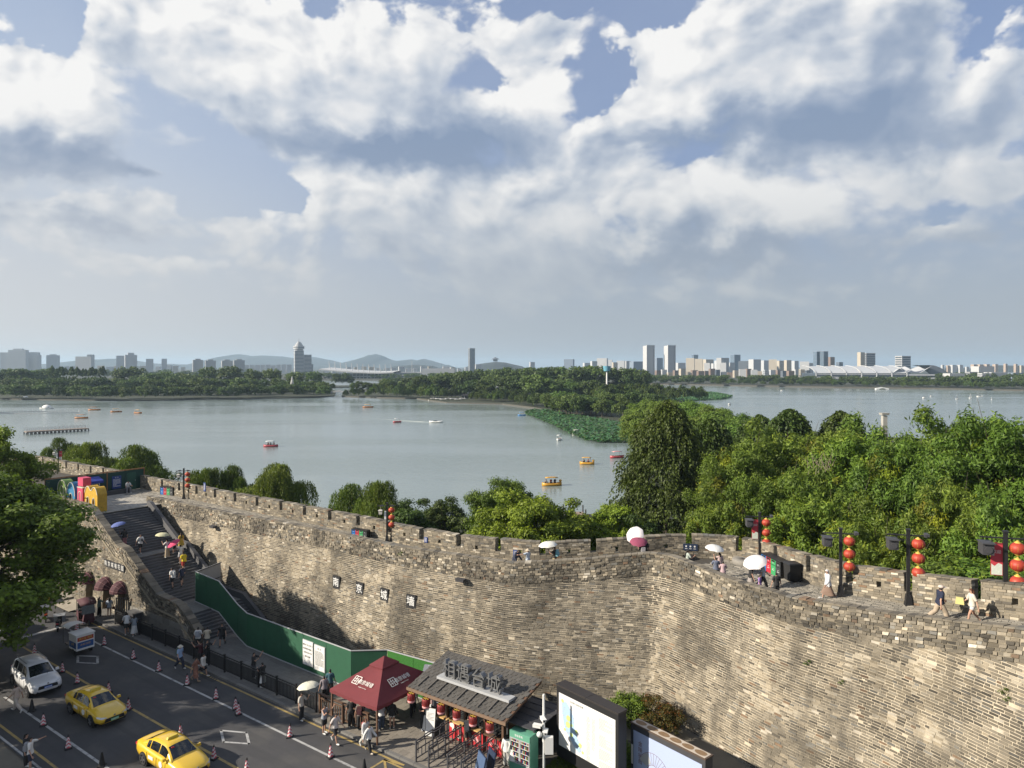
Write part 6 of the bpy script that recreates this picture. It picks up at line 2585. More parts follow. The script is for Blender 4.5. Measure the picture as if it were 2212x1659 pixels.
for k in range(13):
 a = PI*(.12 + .76*k/12)
 mb.bar((1.45 + .38*math.cos(a),-.003,1.20 + .38*math.sin(a)),(1.45 + .95*math.cos(a),-.003,1.20 + .95*math.sin(a)),.004,.012)
for rr in (.38,.95):
 for k in range(18):
  a0,a1 = PI*(.12 + .76*k/18),PI*(.12 + .76*(k + 1)/18)
  mb.bar((1.45 + rr*math.cos(a0),-.003,1.20 + rr*math.sin(a0)),(1.45 + rr*math.cos(a1),-.003,1.20 + rr*math.sin(a1)),.004,.016)
mb.build('fan_drawing',MATS['brown_print'],lb)
mb = MB()
a0,a1 = PI*.62,PI*.88
mb.add([(1.45 + r*math.cos(a),-.006,1.20 + r*math.sin(a)) for r,a in [(.45,a0 + (a1 - a0)*k/6) for k in range(7)] + [(.92,a1 - (a1 - a0)*k/6) for k in range(7)]],[tuple(range(14))])
mb.build('fan_shade',m_greyp,lb)
mb = MB()
mb.box((.10,-.01,1.6),(.10,.02,.95))
mb.build('name_strip',m_cream,lb)

gp = sheet('grass_bed',[SD(-20.2,27.8,.14),SD(-11,27.8,.14),SD(-11,33.4,.14),SD(-20.2,33.4,.14)],mat('grass_soil',(.05,.06,.02),.95,.2,3,coords='World'))
n = 26000
P = np.stack([rng.uniform(-20.2,-11,n),rng.uniform(27.8,33.4,n)],1)
XY = P[:,:1]*np.array([[U.x,U.y]]) + P[:,1:]*np.array([[N.x,N.y]])
bx = rng.normal(size=(n,2))
bx /= np.linalg.norm(bx,axis=1)[:,None]
h = rng.uniform(.06,.17,n)
ln_ = rng.normal(size=(n,2))*.06
V = np.zeros((n,3,3))
V[:,0,:2] = XY - bx*.016
V[:,1,:2] = XY + bx*.016
V[:,2,:2] = XY + ln_
V[:,:2,2] = .14
V[:,2,2] = .14 + h
L_grass = leaf_mat('grass_blade',(.075,.135,.020),.3)
o = link('grass',raw_mesh('grass',V.reshape(-1,3),np.arange(n*3,dtype=np.int32).reshape(-1,3),L_grass,None,np.repeat(np.stack([rng.uniform(.7,1.5,n),rng.uniform(.7,1.25,n),rng.uniform(.5,1.1,n)],1),3,axis=0)))
o['kind'] = 'stuff'
L_red = leaf_mat('reddish_leaf',(.080,.085,.020),.25)
T_red = broad_tree('red_bush',L_red,1.75,1.25,1.35,70,12000,.12,(.16,.30),.05,.5,seed=66,tip=(2.3,.75,.5),tipk=.75)
plant(T_red,'shrub','red tipped green shrub at the foot of the wall corner behind the boards','shrub',(8.3,40.8,-.35),.4,.82)
plant(T_bush,'shrub','small green shrub between the map board and the wall','shrub',(6.9,41.4,0),2.0,.62)
plant(T_bush,'shrub','dark low shrub between the two big boards','shrub',(5.9,36.9,0),1.0,.45)
cp = thing('camera_post','white post carrying security cameras beside the vending machine','camera post',(1.62,36.3,.1))
mb = MB()
mb.tube((0,0,0),(0,0,4.05),.075,.06,10)
mb.tube((0,0,4.05),(0,0,4.12),.065,.05,10)
mb.build('pole',m_whitep,cp)
for (dx_,dy_,z,rz) in ((-.05,-.22,2.95,.3),(-.35,-.1,2.55,1.2),(.1,-.2,2.3,-.2)):
 mb = MB()
 M4 = Matrix.Translation((dx_,dy_,z)) @ Matrix.Rotation(rz,4,'Z')
 mb.box((0,0,0),(.17,.42,.14),M=M4)
 mb.box((0,-.05,.085),(.21,.48,.03),M=M4)
 mb.tube((0,-.21,0),(0,-.23,0),.05,n=8,M=M4,mi=1)
 cm = mb.build('camera',[m_whitep,m_black],cp)
 mb = MB()
 mb.tube((dx_,dy_ + .1,z - .05),(0,0,z - .12),.025,n=5)
 mb.build('camera_arm',m_whitep,cp)
mb = MB()
mb.ball((-.22,-.12,2.12),.15,10)
mb.build('dome_camera',m_whitep,cp)
mb = MB()
mb.box((.27,-.05,1.55),(.42,.26,.85))
mb.build('control_box',m_whitep,cp)
wf = thing('white_fence','short white picket fence at the edge of the grass','fence',SD(-20.3,26.9,.1),UROT + PI/2)
mb = MB()
mb.box((.7,0,.62),(1.5,.04,.05))
mb.box((.7,0,.15),(1.5,.04,.05))
mb.build('rail',m_whitep,wf)
for i in range(8):
 mb = MB()
 mb.box((i*.2,0,.38),(.04,.03,.7))
 mb.build('picket',m_whitep,wf)
# cabinet and gate by the railing
t = thing('steel_cabinet','grey steel cabinet with flat top beside the start of the railing','cabinet',SD(-58.3,28.7,.12),UROT)
mb = MB()
mb.box((0,0,.5),(1.1,.55,1.0))
mb.build('body',m_dgrey,t)
mb = MB()
mb.box((0,0,1.03),(1.25,.7,.06))
mb.build('top',m_steel,t)
t = thing('metal_gate','black slatted gate leaf standing open at the last awning','gate',SD(-60.1,28.6,.12),UROT + .7)
for i in range(7):
 mb = MB()
 mb.box((-.48 + i*.16,0,.95),(.09,.03,1.8))
 mb.build('slat',m_black,t)
mb = MB()
for z in (.1,1.8):
 mb.box((0,.03,z),(1.1,.04,.08))
mb.build('frame',m_black,t)

# ------------------------------------------------------------------ traffic cones
m_cw = mat('cone_white',(.72,.68,.68),.5,.08,6)
m_cr = mat('cone_red',(.50,.07,.10),.5,.08,6)
mb = MB()
mb.box((0,0,.03),(.36,.36,.06))
mb.lathe([(.17,.06),(.15,.09)],14)
basem = mb.mesh('cone_base',m_rub)
mb = MB()
prof = [(.145 - .105*i/12,.09 + .56*i/12) for i in range(13)]
n = 16
vv = [(r*math.cos(2*PI*k/n),r*math.sin(2*PI*k/n),z) for r,z in prof for k in range(n)]
for i in range(12):
 for k in range(n):
  k2 = (k + 1) % n
  kk = abs(((k + .5)/n*4) % 2 - 1)
  red = (int((i*.5 + kk*1.6)) % 2) == 0
  b0 = len(mb.V)
  mb.add([vv[i*n + k],vv[i*n + k2],vv[(i + 1)*n + k2],vv[(i + 1)*n + k]],[(0,1,2,3)],1 if red else 0)
bodym = mb.mesh('cone_body',[m_cw,m_cr])
mb = MB()
mb.lathe([(.045,.65),(.045,.70),(.03,.76),(.001,.79)],10)
tipm = mb.mesh('cone_tip',m_rub)
cone0 = None
CONES = [(Z6(900,597),'on the white line beside the vending tricycle'),(Z6(1152,717),'second on the white line from the vending tricycle'),(Z6(1372,824),'third on the white line from the vending tricycle'),
 (Z6(1618,942),'on the white line by the patterned dress'),(Z6(1866,1062),'on the white line halfway along the railing'),(Z6(2035,1152),'rear one of the close pair on the white line'),
 (Z6(2060,1198),'front one of the close pair on the white line'),(Z6(298,672),'on the centre line behind the white car'),(Z6(538,832),'on the centre line beside the white car mirror'),
 (Z6(668,927),'on the centre line between white car and yellow taxi'),(Z6(938,1012),'half hidden behind the rear yellow taxi roof'),(Z6(1110,1157),'on the centre line at the rear taxi bonnet'),
 (Z6(1560,1390),'peeping over the roof of the front yellow taxi'),(Z6(1847,1582),'on the centre line at the front taxi bonnet'),(Z6(2132,1700),'on the centre line at the bottom picture edge'),
 (Z6(375,1292),'on the near white line beside the walking man'),(Z6(590,1492),'on the near white line in front of the couple'),(Z6(663,470),'behind the roof of the vending tricycle'),
 (Z7(293,1392),'on the white line below the cream sunshade'),(Z7(645,1568),'in the sun on the white line nearest the walkers')]
for p,lab in CONES:
 if cone0 is None:
  cone0 = thing('traffic_cone','red and white striped traffic cone ' + lab,'traffic cone',p,0.3,'striped traffic cones on the road')
  part(link('base',basem),cone0)
  part(link('body',bodym),cone0)
  part(link('tip',tipm),cone0)
 else:
  dup(cone0,p,random.uniform(0,1.5),'red and white striped traffic cone ' + lab)
mb = MB()
mb.lathe([(.16,.06),(.05,.68),(.04,.72)],12)
bb = mb.mesh('cone_body',m_rub)
for p,lab in ((Z6(275,1167),'plain black traffic cone near the walking man'),(Z6(880,1642),'plain black traffic cone at the bottom edge between the lines'),(Z7(935,1700),'plain black traffic cone at the bottom edge below the walkers')):
 t = thing('traffic_cone',lab,'traffic cone',p,.2,'plain black traffic cones')
 part(link('base',basem),t)
 part(link('body',bb),t)

# tufts of weeds rooted in the wall
L_weed = leaf_mat('weed_leaf',(.10,.15,.03),.3)
T_weed = broad_tree('weed',L_weed,.30,.22,.05,10,260,.09,(.3,.6),.01,.4,seed=88)
for xv,yv,wd in ((1748,1433,'below the pair of walkers on the right wall'),(1820,1475,'in the middle of the right wall'),(2172,1495,'near the right picture edge'),(2178,1512,'just under another one near the right picture edge'),(867,1197,'high on the left stretch of the wall')):
 p,rz = wall_hit(xv,yv)
 plant(T_weed,'wall_plant','green weed growing from the brick joints ' + wd,'weed',p,rz,random.uniform(.4,.65),'weeds in the wall',False)

# ------------------------------------------------------------------ vehicles
def car_paint(name,col):
 return mat(name,col,.32,.02,3,coat=.8,spec=.5)

m_taxi = car_paint('taxi_yellow_paint',(.72,.47,.025))
m_cwhite = car_paint('pearl_white_paint',(.70,.71,.72))
m_trim = mat('black_trim',(.014,.014,.016),.45,0,3)
m_lamp = mat('headlamp_glass',(.55,.60,.64),.12,.1,9,spec=.8)
m_rim = mat('alloy_rim',(.33,.33,.35),.3,.05,6,metal=.8)
m_plateg = mat('green_plate',(.12,.46,.22),.5,.05,4)
m_plateb = mat('blue_plate',(.05,.16,.55),.5,.05,4)

def loft(secs,close_ends=True):
 """secs: list of rings of equal length"""
 V,F = [],[]
 n = len(secs[0])
 for s_ in secs:
  V.extend(s_)
 for i in range(len(secs) - 1):
  for k in range(n):
   F.append((i*n + k,i*n + (k + 1) % n,(i + 1)*n + (k + 1) % n,(i + 1)*n + k))
 if close_ends:
  F.append(tuple(range(n))[::-1])
  F.append(tuple((len(secs) - 1)*n + k for k in range(n)))
 return V,F

def ring(x,w,zb,zs,zt,crown=.04):
 h = [(0,zb),(w*.80,zb),(w*.95,zb + .10),(w,(zb + zs)/2),(w*.985,zs),(w*.90,zt - .01),(w*.55,zt + crown*.7)]
 right = [(x,-y,z) for y,z in h]
 left = [(x,y,z) for y,z in h[::-1] if y > 0]
 return right + [(x,0,zt + crown)] + left

def smooth_curve(pts,n):
 a = np.array(pts,dtype=float)
 t = np.linspace(0,len(a) - 1,n)
 out_ = []
 for q_ in t:
  i = min(int(q_),len(a) - 2)
  f = q_ - i
  p0,p1,p2,p3 = a[max(i - 1,0)],a[i],a[i + 1],a[min(i + 2,len(a) - 1)]
  out_.append(.5*((2*p1) + (-p0 + p2)*f + (2*p0 - 5*p1 + 4*p2 - p3)*f*f + (-p0 + 3*p1 - 3*p2 + p3)*f**3))
 return out_

def make_car(name,label,cat,loc,rz,paint,suv=False,taxi=False,plate=None,group=None):
 t = thing(name,label,cat,loc,rz,group)
 KIDS[t.name] = []
 if suv:
  st_ = [(-2.22,.60,.46,.80,1.00),(-2.16,.80,.34,.85,1.08),(-1.7,.90,.26,.88,1.10),(-.6,.92,.24,.86,1.06),(.6,.92,.24,.86,1.04),(1.1,.92,.25,.85,1.04),(1.7,.90,.27,.80,.98),(2.1,.82,.33,.72,.88),(2.25,.62,.42,.66,.78)]
  belt,hw = 1.04,.83
  cab = [(-2.05,1.10,.70),(-1.92,1.42,.66),(-1.75,1.60,.62),(-.9,1.68,.63),(-.1,1.68,.63),(.35,1.63,.62),(.80,1.36,.68),(1.22,1.06,.76)]
  wx,wr = 1.34,.36
 else:
  st_ = [(-2.34,.58,.44,.72,.86),(-2.26,.78,.33,.78,.97),(-1.7,.87,.22,.80,1.00),(-.6,.89,.19,.78,.94),(.6,.89,.19,.78,.93),(1.1,.89,.19,.77,.93),(1.8,.86,.21,.70,.83),(2.2,.77,.27,.60,.70),(2.35,.56,.36,.53,.60)]
  belt,hw = .93,.80
  cab = [(-1.95,.98,.66),(-1.55,1.17,.63),(-1.05,1.37,.58),(-.5,1.45,.56),(.0,1.465,.56),(.40,1.43,.56),(.80,1.21,.62),(1.28,.94,.74)]
  wx,wr = 1.33,.33
 sm = smooth_curve(st_,26)
 V,F = loft([ring(*s_) for s_ in sm])
 o = link('body',raw_mesh('car_body',np.array(V),F,paint,smooth=True),t)
 KIDS[t.name].append(o)
 cm = smooth_curve(cab,22)
 secs = []
 for (x,z,w) in cm:
  zz = max(z,belt - .04)
  f = min(1,max(0,(zz - belt)/.5))
  wb = hw - .02
  secs.append([(x,-wb,belt - .05),(x,-(wb*.4 + w*.6),belt + (zz - belt)*.55),(x,-w,zz - .05),(x,-w*.62,zz - .008),(x,0,zz),(x,w*.62,zz - .008),(x,w,zz - .05),(x,wb*.4 + w*.6,belt + (zz - belt)*.55),(x,wb,belt - .05)])
 V,F = loft(secs)
 o = link('cabin',raw_mesh('car_cabin',np.array(V),F,paint,smooth=True),t)
 KIDS[t.name].append(o)
 cx = np.array([c[0] for c in cm])

 def cabpt(x,f,side,off=.012):
  """f 0 at the belt .. 1 at the roof edge"""
  z = float(np.interp(x,cx,[c[1] for c in cm]))
  w = float(np.interp(x,cx,[c[2] for c in cm]))
  wb = hw - .02
  mid = (wb*.4 + w*.6,belt + (z - belt)*.55)
  if f < .55:
   g_ = f/.55
   y,zz = wb + (mid[0] - wb)*g_,belt - .05 + (mid[1] - belt + .05)*g_
  else:
   g_ = (f - .55)/.45
   y,zz = mid[0] + (w - mid[0])*g_,mid[1] + (z - .05 - mid[1])*g_
  return (x,side*(y + off),zz + off*.3)

 def toppt(x,fy,off=.014):
  z = float(np.interp(x,cx,[c[1] for c in cm]))
  w = float(np.interp(x,cx,[c[2] for c in cm]))
  return (x + off*.6*(1 if x > 0 else -1),w*fy,z - .05*abs(fy)**2 + off)

 def grid(fn,us,vs_,name_,m_,flip=False):
  V = [fn(u_,v_) for u_ in us for v_ in vs_]
  nv = len(vs_)
  F = [(i*nv + j,i*nv + j + 1,(i + 1)*nv + j + 1,(i + 1)*nv + j) for i in range(len(us) - 1) for j in range(nv - 1)]
  o_ = link(name_,raw_mesh(name_,np.array(V),F,m_,smooth=True),t)
  KIDS[t.name].append(o_)
  return o_

 xf0,xf1 = (.46,1.14) if suv else (.50,1.17)
 xr0,xr1 = (-2.0,-1.80) if suv else (-1.72,-1.14)
 grid(lambda x,f: toppt(x,f),np.linspace(xf0,xf1,7),np.linspace(-.90,.90,7),'windscreen',m_glassd)
 grid(lambda x,f: toppt(x,f),np.linspace(xr0,xr1,5),np.linspace(-.88,.88,7),'rear_window',m_glassd)
 spans = ((.02,.72),(-.86,-.06)) + (((-1.62,-.96),) if suv else ((-1.22,-.94),))
 for side in (-1,1):
  for k,(a,b) in enumerate(spans):
   def sidept(u_,v_):
    # the window narrows where the roof slopes down
    return cabpt(u_,.17 + .73*v_,side)
   grid(sidept,np.linspace(a,b,6),np.linspace(0,1,4),'side_window',m_glassd)
  for (xa,nm) in ((.86,'door_seam'),(-.02,'door_seam'),(-.98,'door_seam')):
   mb_ = MB()
   mb_.bar((xa,side*.905 if not suv else side*.93,.34),(xa,side*.888 if not suv else side*.92,belt - .1),.012,.012)
   mb_.build(nm,m_trim,t)
  for xa in (.16,-.80):
   mb_ = MB()
   mb_.box((xa,side*(.90 if not suv else .93),belt - .14),(.17,.03,.03))
   mb_.build('door_handle',paint,t)
  mb_ = MB()
  mb_.box((.84,side*(hw + .14),belt + .06),(.12,.22,.14),taper=.8)
  mb_.build('mirror',paint,t)
  for xw in (-wx + .0,wx):
   ys = side*(.845 if not suv else .875)
   mb_ = MB()
   n = 14
   R_ = wr + .06
   mb_.tube((xw,ys - side*.18,wr - .02),(xw,ys + side*.055,wr - .02),R_,n=20)
   KIDS[t.name].append(link('wheel_arch',mb_.mesh('wheel_arch',m_trim),t))
   wh = link('wheel',None,t,(xw,ys,wr))
   KIDS[t.name].append(wh)
   KIDS[wh.name] = []
   mb_ = MB()
   mb_.lathe([(wr*.62,-.10),(wr*.95,-.10),(wr,-.06),(wr,.06),(wr*.95,.085),(wr*.66,.095),(wr*.62,.08)],22,M=Matrix.Rotation(-PI/2*side,4,'X'),closed=False)
   mb_.build('tyre',m_rub,wh)
   mb_ = MB()
   M4 = Matrix.Rotation(-PI/2*side,4,'X')
   mb_.lathe([(.001,.075),(wr*.16,.08),(wr*.64,.06)],18,M=M4,mi=1)
   for k in range(5):
    a = 2*PI*k/5
    mb_.bar((wr*.08*math.cos(a),wr*.08*math.sin(a),.085),(wr*.60*math.cos(a),wr*.60*math.sin(a),.078),.07,.02,M=M4)
   mb_.build('rim',[m_rim,m_trim],wh)
 xn = st_[-1][0]
 zl = .66 if not suv else .84
 for side in (-1,1):
  mb_ = MB()
  mb_.add([(xn - .02,side*.42,zl - .06),(xn - .10,side*.70,zl - .05),(xn - .36,side*.845,zl + .0),(xn - .40,side*.82,zl + .07),(xn - .14,side*.68,zl + .05),(xn - .015,side*.42,zl + .0)],
 [(0,1,4,5),(1,2,3,4)] if side > 0 else [(5,4,1,0),(4,3,2,1)])
  V = [v*1.0 for v in mb_.V]
  mb_.V = [Vector((v.x + .02,v.y*1.02,v.z)) for v in V]
  mb_.build('headlight',m_lamp,t)
  mb_ = MB()
  xr = st_[0][0]
  mb_.box((xr + .06,side*.60,.82 if not suv else .98),(.10,.34,.12))
  mb_.build('tail_light',m_redp,t)
 mb_ = MB()
 mb_.box((xn - .06,0,zl - .17),(.16,1.12,.20),taper=.92)
 mb_.box((xn - .10,0,.30 if not suv else .40),(.18,1.25,.10))
 mb_.build('grille',m_trim,t)
 mb_ = MB()
 mb_.box((xn + .035,0,zl - .20),(.015,.44,.13))
 pl = mb_.build('number_plate',plate or m_plateb,t)
 mb_ = MB()
 for k in range(6):
  mb_.box((xn + .045,-.17 + k*.068,zl - .20),(.005,.04,.06))
 mb_.build('plate_print',m_whitep,t)
 mb_ = MB()
 mb_.tube((xn + .0,0,zl + .02),(xn + .02,0,zl + .02),.05,n=10)
 mb_.build('badge',m_steel,t)
 mb_ = MB()
 for y in (-.36,.28):
  mb_.bar((1.18,y,belt + .045),(.92,y + .28,belt + .27),.02,.015)
 mb_.build('wiper',m_trim,t)
 if suv:
  mb_ = MB()
  for side in (-1,1):
   mb_.bar((-1.6,side*.58,1.715),(.2,side*.58,1.715),.04,.04)
  mb_.build('roof_rail',m_steel,t)
  mb_ = MB()
  for side in (-1,1):
   mb_.box((0,side*.915,.30),(2.0,.03,.12))
  mb_.build('sill',m_trim,t)
 if taxi:
  mb_ = MB()
  mb_.box((-.05,0,1.53),(.16,.62,.11),taper=.8)
  mb_.build('roof_sign',mat('taxi_sign',(.62,.48,.06),.4,.04,4),t)
  for side in (-1,1):
   mb_ = MB()
   mb_.tube((.42,side*.88,.60),(.42,side*.912,.60),.16,n=14)
   mb_.build('door_emblem',m_whitep,t)
   mb_ = MB()
   mb_.box((-.55,side*.905,.64),(.46,.02,.16))
   mb_.build('door_sticker',m_whitep,t)
  mb_ = MB()
  for x,z,y in ((.62,1.325,-.40),(.64,1.31,-.32)):
   p = toppt(x,y/.6,.03)
   mb_.tube((p[0] - .02,p[1],p[2]),(p[0] + .01,p[1],p[2] + .01),.035,n=8)
  mb_.build('windscreen_sticker',m_redp,t)
 return t

def car_at(pr,pf,wb=1.33,side=.85):
 """centre and heading from the ground points of the near rear and near front wheel"""
 d = (pf - pr).normalized()
 n = Vector((-d.y,d.x,0))
 c = (pr + pf)/2 + n*side
 return Vector((c.x,c.y,0)),math.atan2(d.y,d.x)

UH = math.atan2(U.y,U.x)
c,h = car_at(Z6(612,1192),Z6(785,1300))
make_car('taxi','yellow taxi with green plate, rear one of two on the street','taxi',c,UH,m_taxi,taxi=True,plate=m_plateg,group='yellow taxis on the street')
pr = Z6(1243,1632)
c = pr + U*1.33 + N*.85
make_car('taxi','yellow taxi cut by the bottom picture edge, front one of two','taxi',(c.x,c.y,0),UH,m_taxi,taxi=True,plate=m_plateg,group='yellow taxis on the street')
c,h = car_at(Z6(108,945),Z6(255,1045))
make_car('parked_car','white compact suv with roof rails and blue plate behind the taxis','car',c,UH - .06,m_cwhite,suv=True,plate=m_plateb)
c = SD(-66.5,21.6)
make_car('parked_car','white car half hidden under the big camphor next to the scooters','car',(c.x,c.y,0),UH + PI + .35,m_cwhite,plate=m_plateb)
c = SD(-71.5,25.4)
make_car('taxi','yellow taxi far behind the camphor leaves at the bend of the street','taxi',(c.x,c.y,0),UH + .9,m_taxi,taxi=True,plate=m_plateg,group='yellow taxis on the street')

# vending tricycle: box body, white sun roof over the seat
p = Z6(660,705)
vt = thing('vending_tricycle','white snack tricycle with red and blue printed box driving away','tricycle',(p.x,p.y,0),UROT)
mb = MB()
mb.box((-.62,.62,.96),(1.20,1.22,1.08))
mb.build('box',m_whitep,vt)
mb = MB()
mb.box((-.62,.62,1.53),(1.30,1.32,.06))
mb.build('lid',m_whitep,vt)
for (nm,m_,z0_,z1_) in (('red_print',mat('print_red',(.42,.06,.03),.6,.2,9),1.08,1.36),('blue_print',mat('print_blue',(.03,.10,.30),.6,.2,9),.56,1.0)):
 mb = MB()
 mb.add([(-.012,.07,z0_),(-.012,1.17,z0_),(-.012,1.17,z1_),(-.012,.07,z1_)],[(0,1,2,3)])
 mb.V = [Vector((v.x + .0005,v.y,v.z)) for v in mb.V]
 mb.V = [Vector((.0,v.y,v.z)) + Vector((-.012,0,0)) for v in mb.V]
 mb.V = [Vector((-.010 + .0,v.y,v.z)) for v in mb.V]
 mb.build(nm,m_,vt)
 if nm == 'blue_print':
  mb = MB()
  mb.add([(-1.18,.004,z0_),(-.06,.004,z0_),(-.06,.004,z1_),(-1.18,.004,z1_)],[(0,1,2,3)])
  mb.build(nm,m_,vt)
letters('烤冷面 烤肠',.17,.004,m_gold,vt,(-.004,.62,1.22),rot=(0,0,PI/2))
letters('冰粉凉虾',.18,.004,m_orange,vt,(-.004,.62,.80),rot=(0,0,PI/2))
letters('小吃',.24,.004,m_gold,vt,(-.62,-.003,.80))
mb = MB()
n = 8
for i in range(n):
 a0,a1 = PI*i/n,PI*(i + 1)/n
 for (k0,k1) in ((0,1),):
  mb.add([(-2.35,.62 - .62*math.cos(a0),1.72 + .20*math.sin(a0)),(-1.25,.62 - .62*math.cos(a0),1.78 + .20*math.sin(a0)),(-1.25,.62 - .62*math.cos(a1),1.78 + .20*math.sin(a1)),(-2.35,.62 - .62*math.cos(a1),1.72 + .20*math.sin(a1))],[(0,1,2,3)],smooth=True)
mb.build('sun_roof',m_whitep,vt)
mb = MB()
for y in (.06,1.18):
 mb.tube((-1.3,y,.5),(-1.3,y,1.78),.02,n=6)
 mb.tube((-2.3,y,.5),(-2.3,y,1.72),.02,n=6)
mb.box((-1.75,.62,.62),(.5,.6,.12))
mb.box((-1.8,.62,.40),(1.3,.8,.10))
mb.bar((-2.3,.62,.4),(-2.2,.62,1.05),.1,.3)
mb.build('seat_frame',m_trim,vt)
for (x,y) in ((-.55,.06),(-.55,1.18),(-2.35,.62)):
 mb = MB()
 mb.tube((x,y - .06,.24),(x,y + .06,.24),.24,n=14)
 mb.build('wheel',m_rub,vt)

# tuk-tuk
p = Z6(745,405)
tk = thing('tuk_tuk','dark maroon three wheeled tuk-tuk with open sides and canvas roof at the kerb','tuk-tuk',(p.x,p.y,.0),UROT - .25)
mb = MB()
secs = []
for (x,z,w) in ((-1.05,1.78,.56),(-.7,1.90,.62),(.0,1.95,.64),(.7,1.90,.62),(1.0,1.78,.56)):
 secs.append([(x,-w,z - .06),(x,0,z + .02),(x,w,z - .06),(x,0,z - .08)])
V,F = loft(secs)
mb.add(V,F,smooth=True)
mb.build('roof',m_awning,tk)
mb = MB()
for x in (-.95,.05,.9):
 for y in (-.55,.55):
  mb.tube((x,y,.5),(x,y*.98,1.78),.022,n=6)
mb.build('pillar',m_trim,tk)
mb = MB()
mb.box((-.45,0,.62),(1.15,1.15,.68),taper=.94)
mb.box((.75,0,.62),(.5,.8,.75),taper=.7)
mb.box((.2,0,.38),(.9,1.05,.12))
mb.build('body',m_awning,tk)
mb = MB()
mb.box((-.55,0,1.02),(.5,1.0,.14))
mb.box((-.85,0,1.25),(.12,1.0,.5))
mb.build('seat',m_rub,tk)
mb = MB()
mb.sheet([(1.0,-.48,1.0),(1.0,.48,1.0),(.86,.46,1.72),(.86,-.46,1.72)])
mb.build('windscreen',m_glassd,tk)
for (x,y) in ((-.6,-.55),(-.6,.55),(.98,0)):
 mb = MB()
 mb.tube((x,y - .06,.26),(x,y + .06,.26),.26,n=16)
 w_ = mb.build('wheel',m_rub,tk)
 mb = MB()
 mb.tube((x,y - .065,.26),(x,y + .065,.26),.13,n=12)
 mb.build('hub',m_steel,w_)

def scooter(label,p,rz,cover,lightm):
 t = thing('scooter',label,'scooter',p,rz,'parked scooters at the bend')
 KIDS[t.name] = []
 mb_ = MB()
 mb_.box((0,0,.34),(.75,.26,.08))
 mb_.box((-.45,0,.58),(.75,.30,.30),taper=.75)
 mb_.box((.45,0,.62),(.14,.34,.62),taper=.8)
 mb_.build('body',m_trim,t)
 mb_ = MB()
 mb_.box((-.38,0,.80),(.75,.28,.10),taper=.85)
 mb_.build('seat',m_rub,t)
 mb_ = MB()
 mb_.tube((.42,-.34,1.06),(.42,.34,1.06),.018,n=6)
 mb_.tube((.60,0,.35),(.42,0,1.06),.03,n=6)
 for y in (-.3,.3):
  mb_.tube((.42,y,1.06),(.40,y*1.1,1.28),.008,n=4)
  mb_.box((.40,y*1.1,1.30),(.03,.12,.08))
 mb_.build('handlebar',m_trim,t)
 mb_ = MB()
 secs_ = [[(.62,-.38,.40),(.62,.38,.40)],[(.60,-.40,.95),(.60,.40,.95)],[(.40,-.42,1.18),(.40,.42,1.18)],[(.20,-.40,1.0),(.20,.40,1.0)]]
 V_,F_ = [],[]
 for s_ in secs_:
  V_.extend(s_)
 mb_.add(V_,[(2*i,2*i + 1,2*i + 3,2*i + 2) for i in range(3)])
 mb_.build('leg_cover',cover,t)
 mb_ = MB()
 mb_.box((-.84,0,.70),(.05,.18,.10))
 mb_.build('tail_light',lightm,t)
 mb_ = MB()
 mb_.box((-.86,0,.46),(.03,.2,.14))
 mb_.build('number_plate',m_whitep,t)
 for x in (-.58,.62):
  mb_ = MB()
  mb_.tube((x,-.05,.23),(x,.05,.23),.23,n=14)
  mb_.build('wheel',m_rub,t)
 return t

p = Z6(508,462)
scooter('scooter with pale leg cover and red tail light in the road bend',(p.x,p.y,0),UROT + PI - .5,m_greyp,m_redp)
p = Z6(380,385)
scooter('scooter with glowing orange tail light half hidden under the camphor branches',(p.x,p.y,0),UROT + PI - .2,m_greyp,mat('orange_lamp',(.8,.12,.03),.4,0))

# ------------------------------------------------------------------ on top of the wall
# lantern posts
mb = MB()
prof = [(-.19,.0),(.19,.0)]
mb.box((0,0,.28),(.34,.34,.56),taper=.62)
mb.box((0,0,2.1),(.15,.15,3.2))
mb.box((0,0,3.72),(.2,.2,.08))
postm = mb.mesh('lamp_post',m_black)
mb = MB()
mb.bar((-.95,0,3.45),(.85,0,3.45),.06,.06)
mb.bar((-.55,0,3.2),(-.07,0,3.2),.03,.03)
mb.bar((-.5,0,3.2),(-.5,0,3.45),.03,.03)
mb.bar((.07,0,1.15),(.62,0,1.15),.04,.04)
armm = mb.mesh('lamp_arm',m_black)
mb = MB()
M4 = Matrix.Rotation(-.42,4,'X')
mb.box((-.72,-.05,3.0),(.42,.62,.46),M=None,rz=.0)
mb.box((-.72,-.08,3.25),(.50,.76,.04))
mb.tube((-.72,-.36,2.98),(-.72,-.40,2.98),.15,n=12)
spotm = mb.mesh('projector',m_dgrey)
mb = MB()
mb.box((.78,-.1,3.53),(.16,.42,.12))
mb.box((.70,-.25,3.50),(.10,.14,.12))
spot2 = mb.mesh('spotlight',m_dgrey)
mb = MB()
mb.lathe([(.11,-.24),(.17,-.215),(.27,-.14),(.31,-.02),(.31,.04),(.27,.14),(.17,.215),(.11,.24)],16)
lanm = mb.mesh('lantern_shade',m_red)
mb = MB()
for k in range(8):
 a = 2*PI*k/8
 for i in range(6):
  t0,t1 = -1.25 + 2.5*i/6,-1.25 + 2.5*(i + 1)/6
  mb.bar((.315*math.cos(t0)*math.cos(a),.315*math.cos(t0)*math.sin(a),.235*math.sin(t0)),(.315*math.cos(t1)*math.cos(a),.315*math.cos(t1)*math.sin(a),.235*math.sin(t1)),.008,.008)
mb.lathe([(.14,.20),(.12,.26),(.05,.30),(.03,.33)],10)
mb.lathe([(.03,-.33),(.05,-.30),(.12,-.26),(.14,-.20)],10)
ribm = mb.mesh('lantern_cap',m_gold)
mb = MB()
mb.box((0,0,0),(.44,.016,1.36))
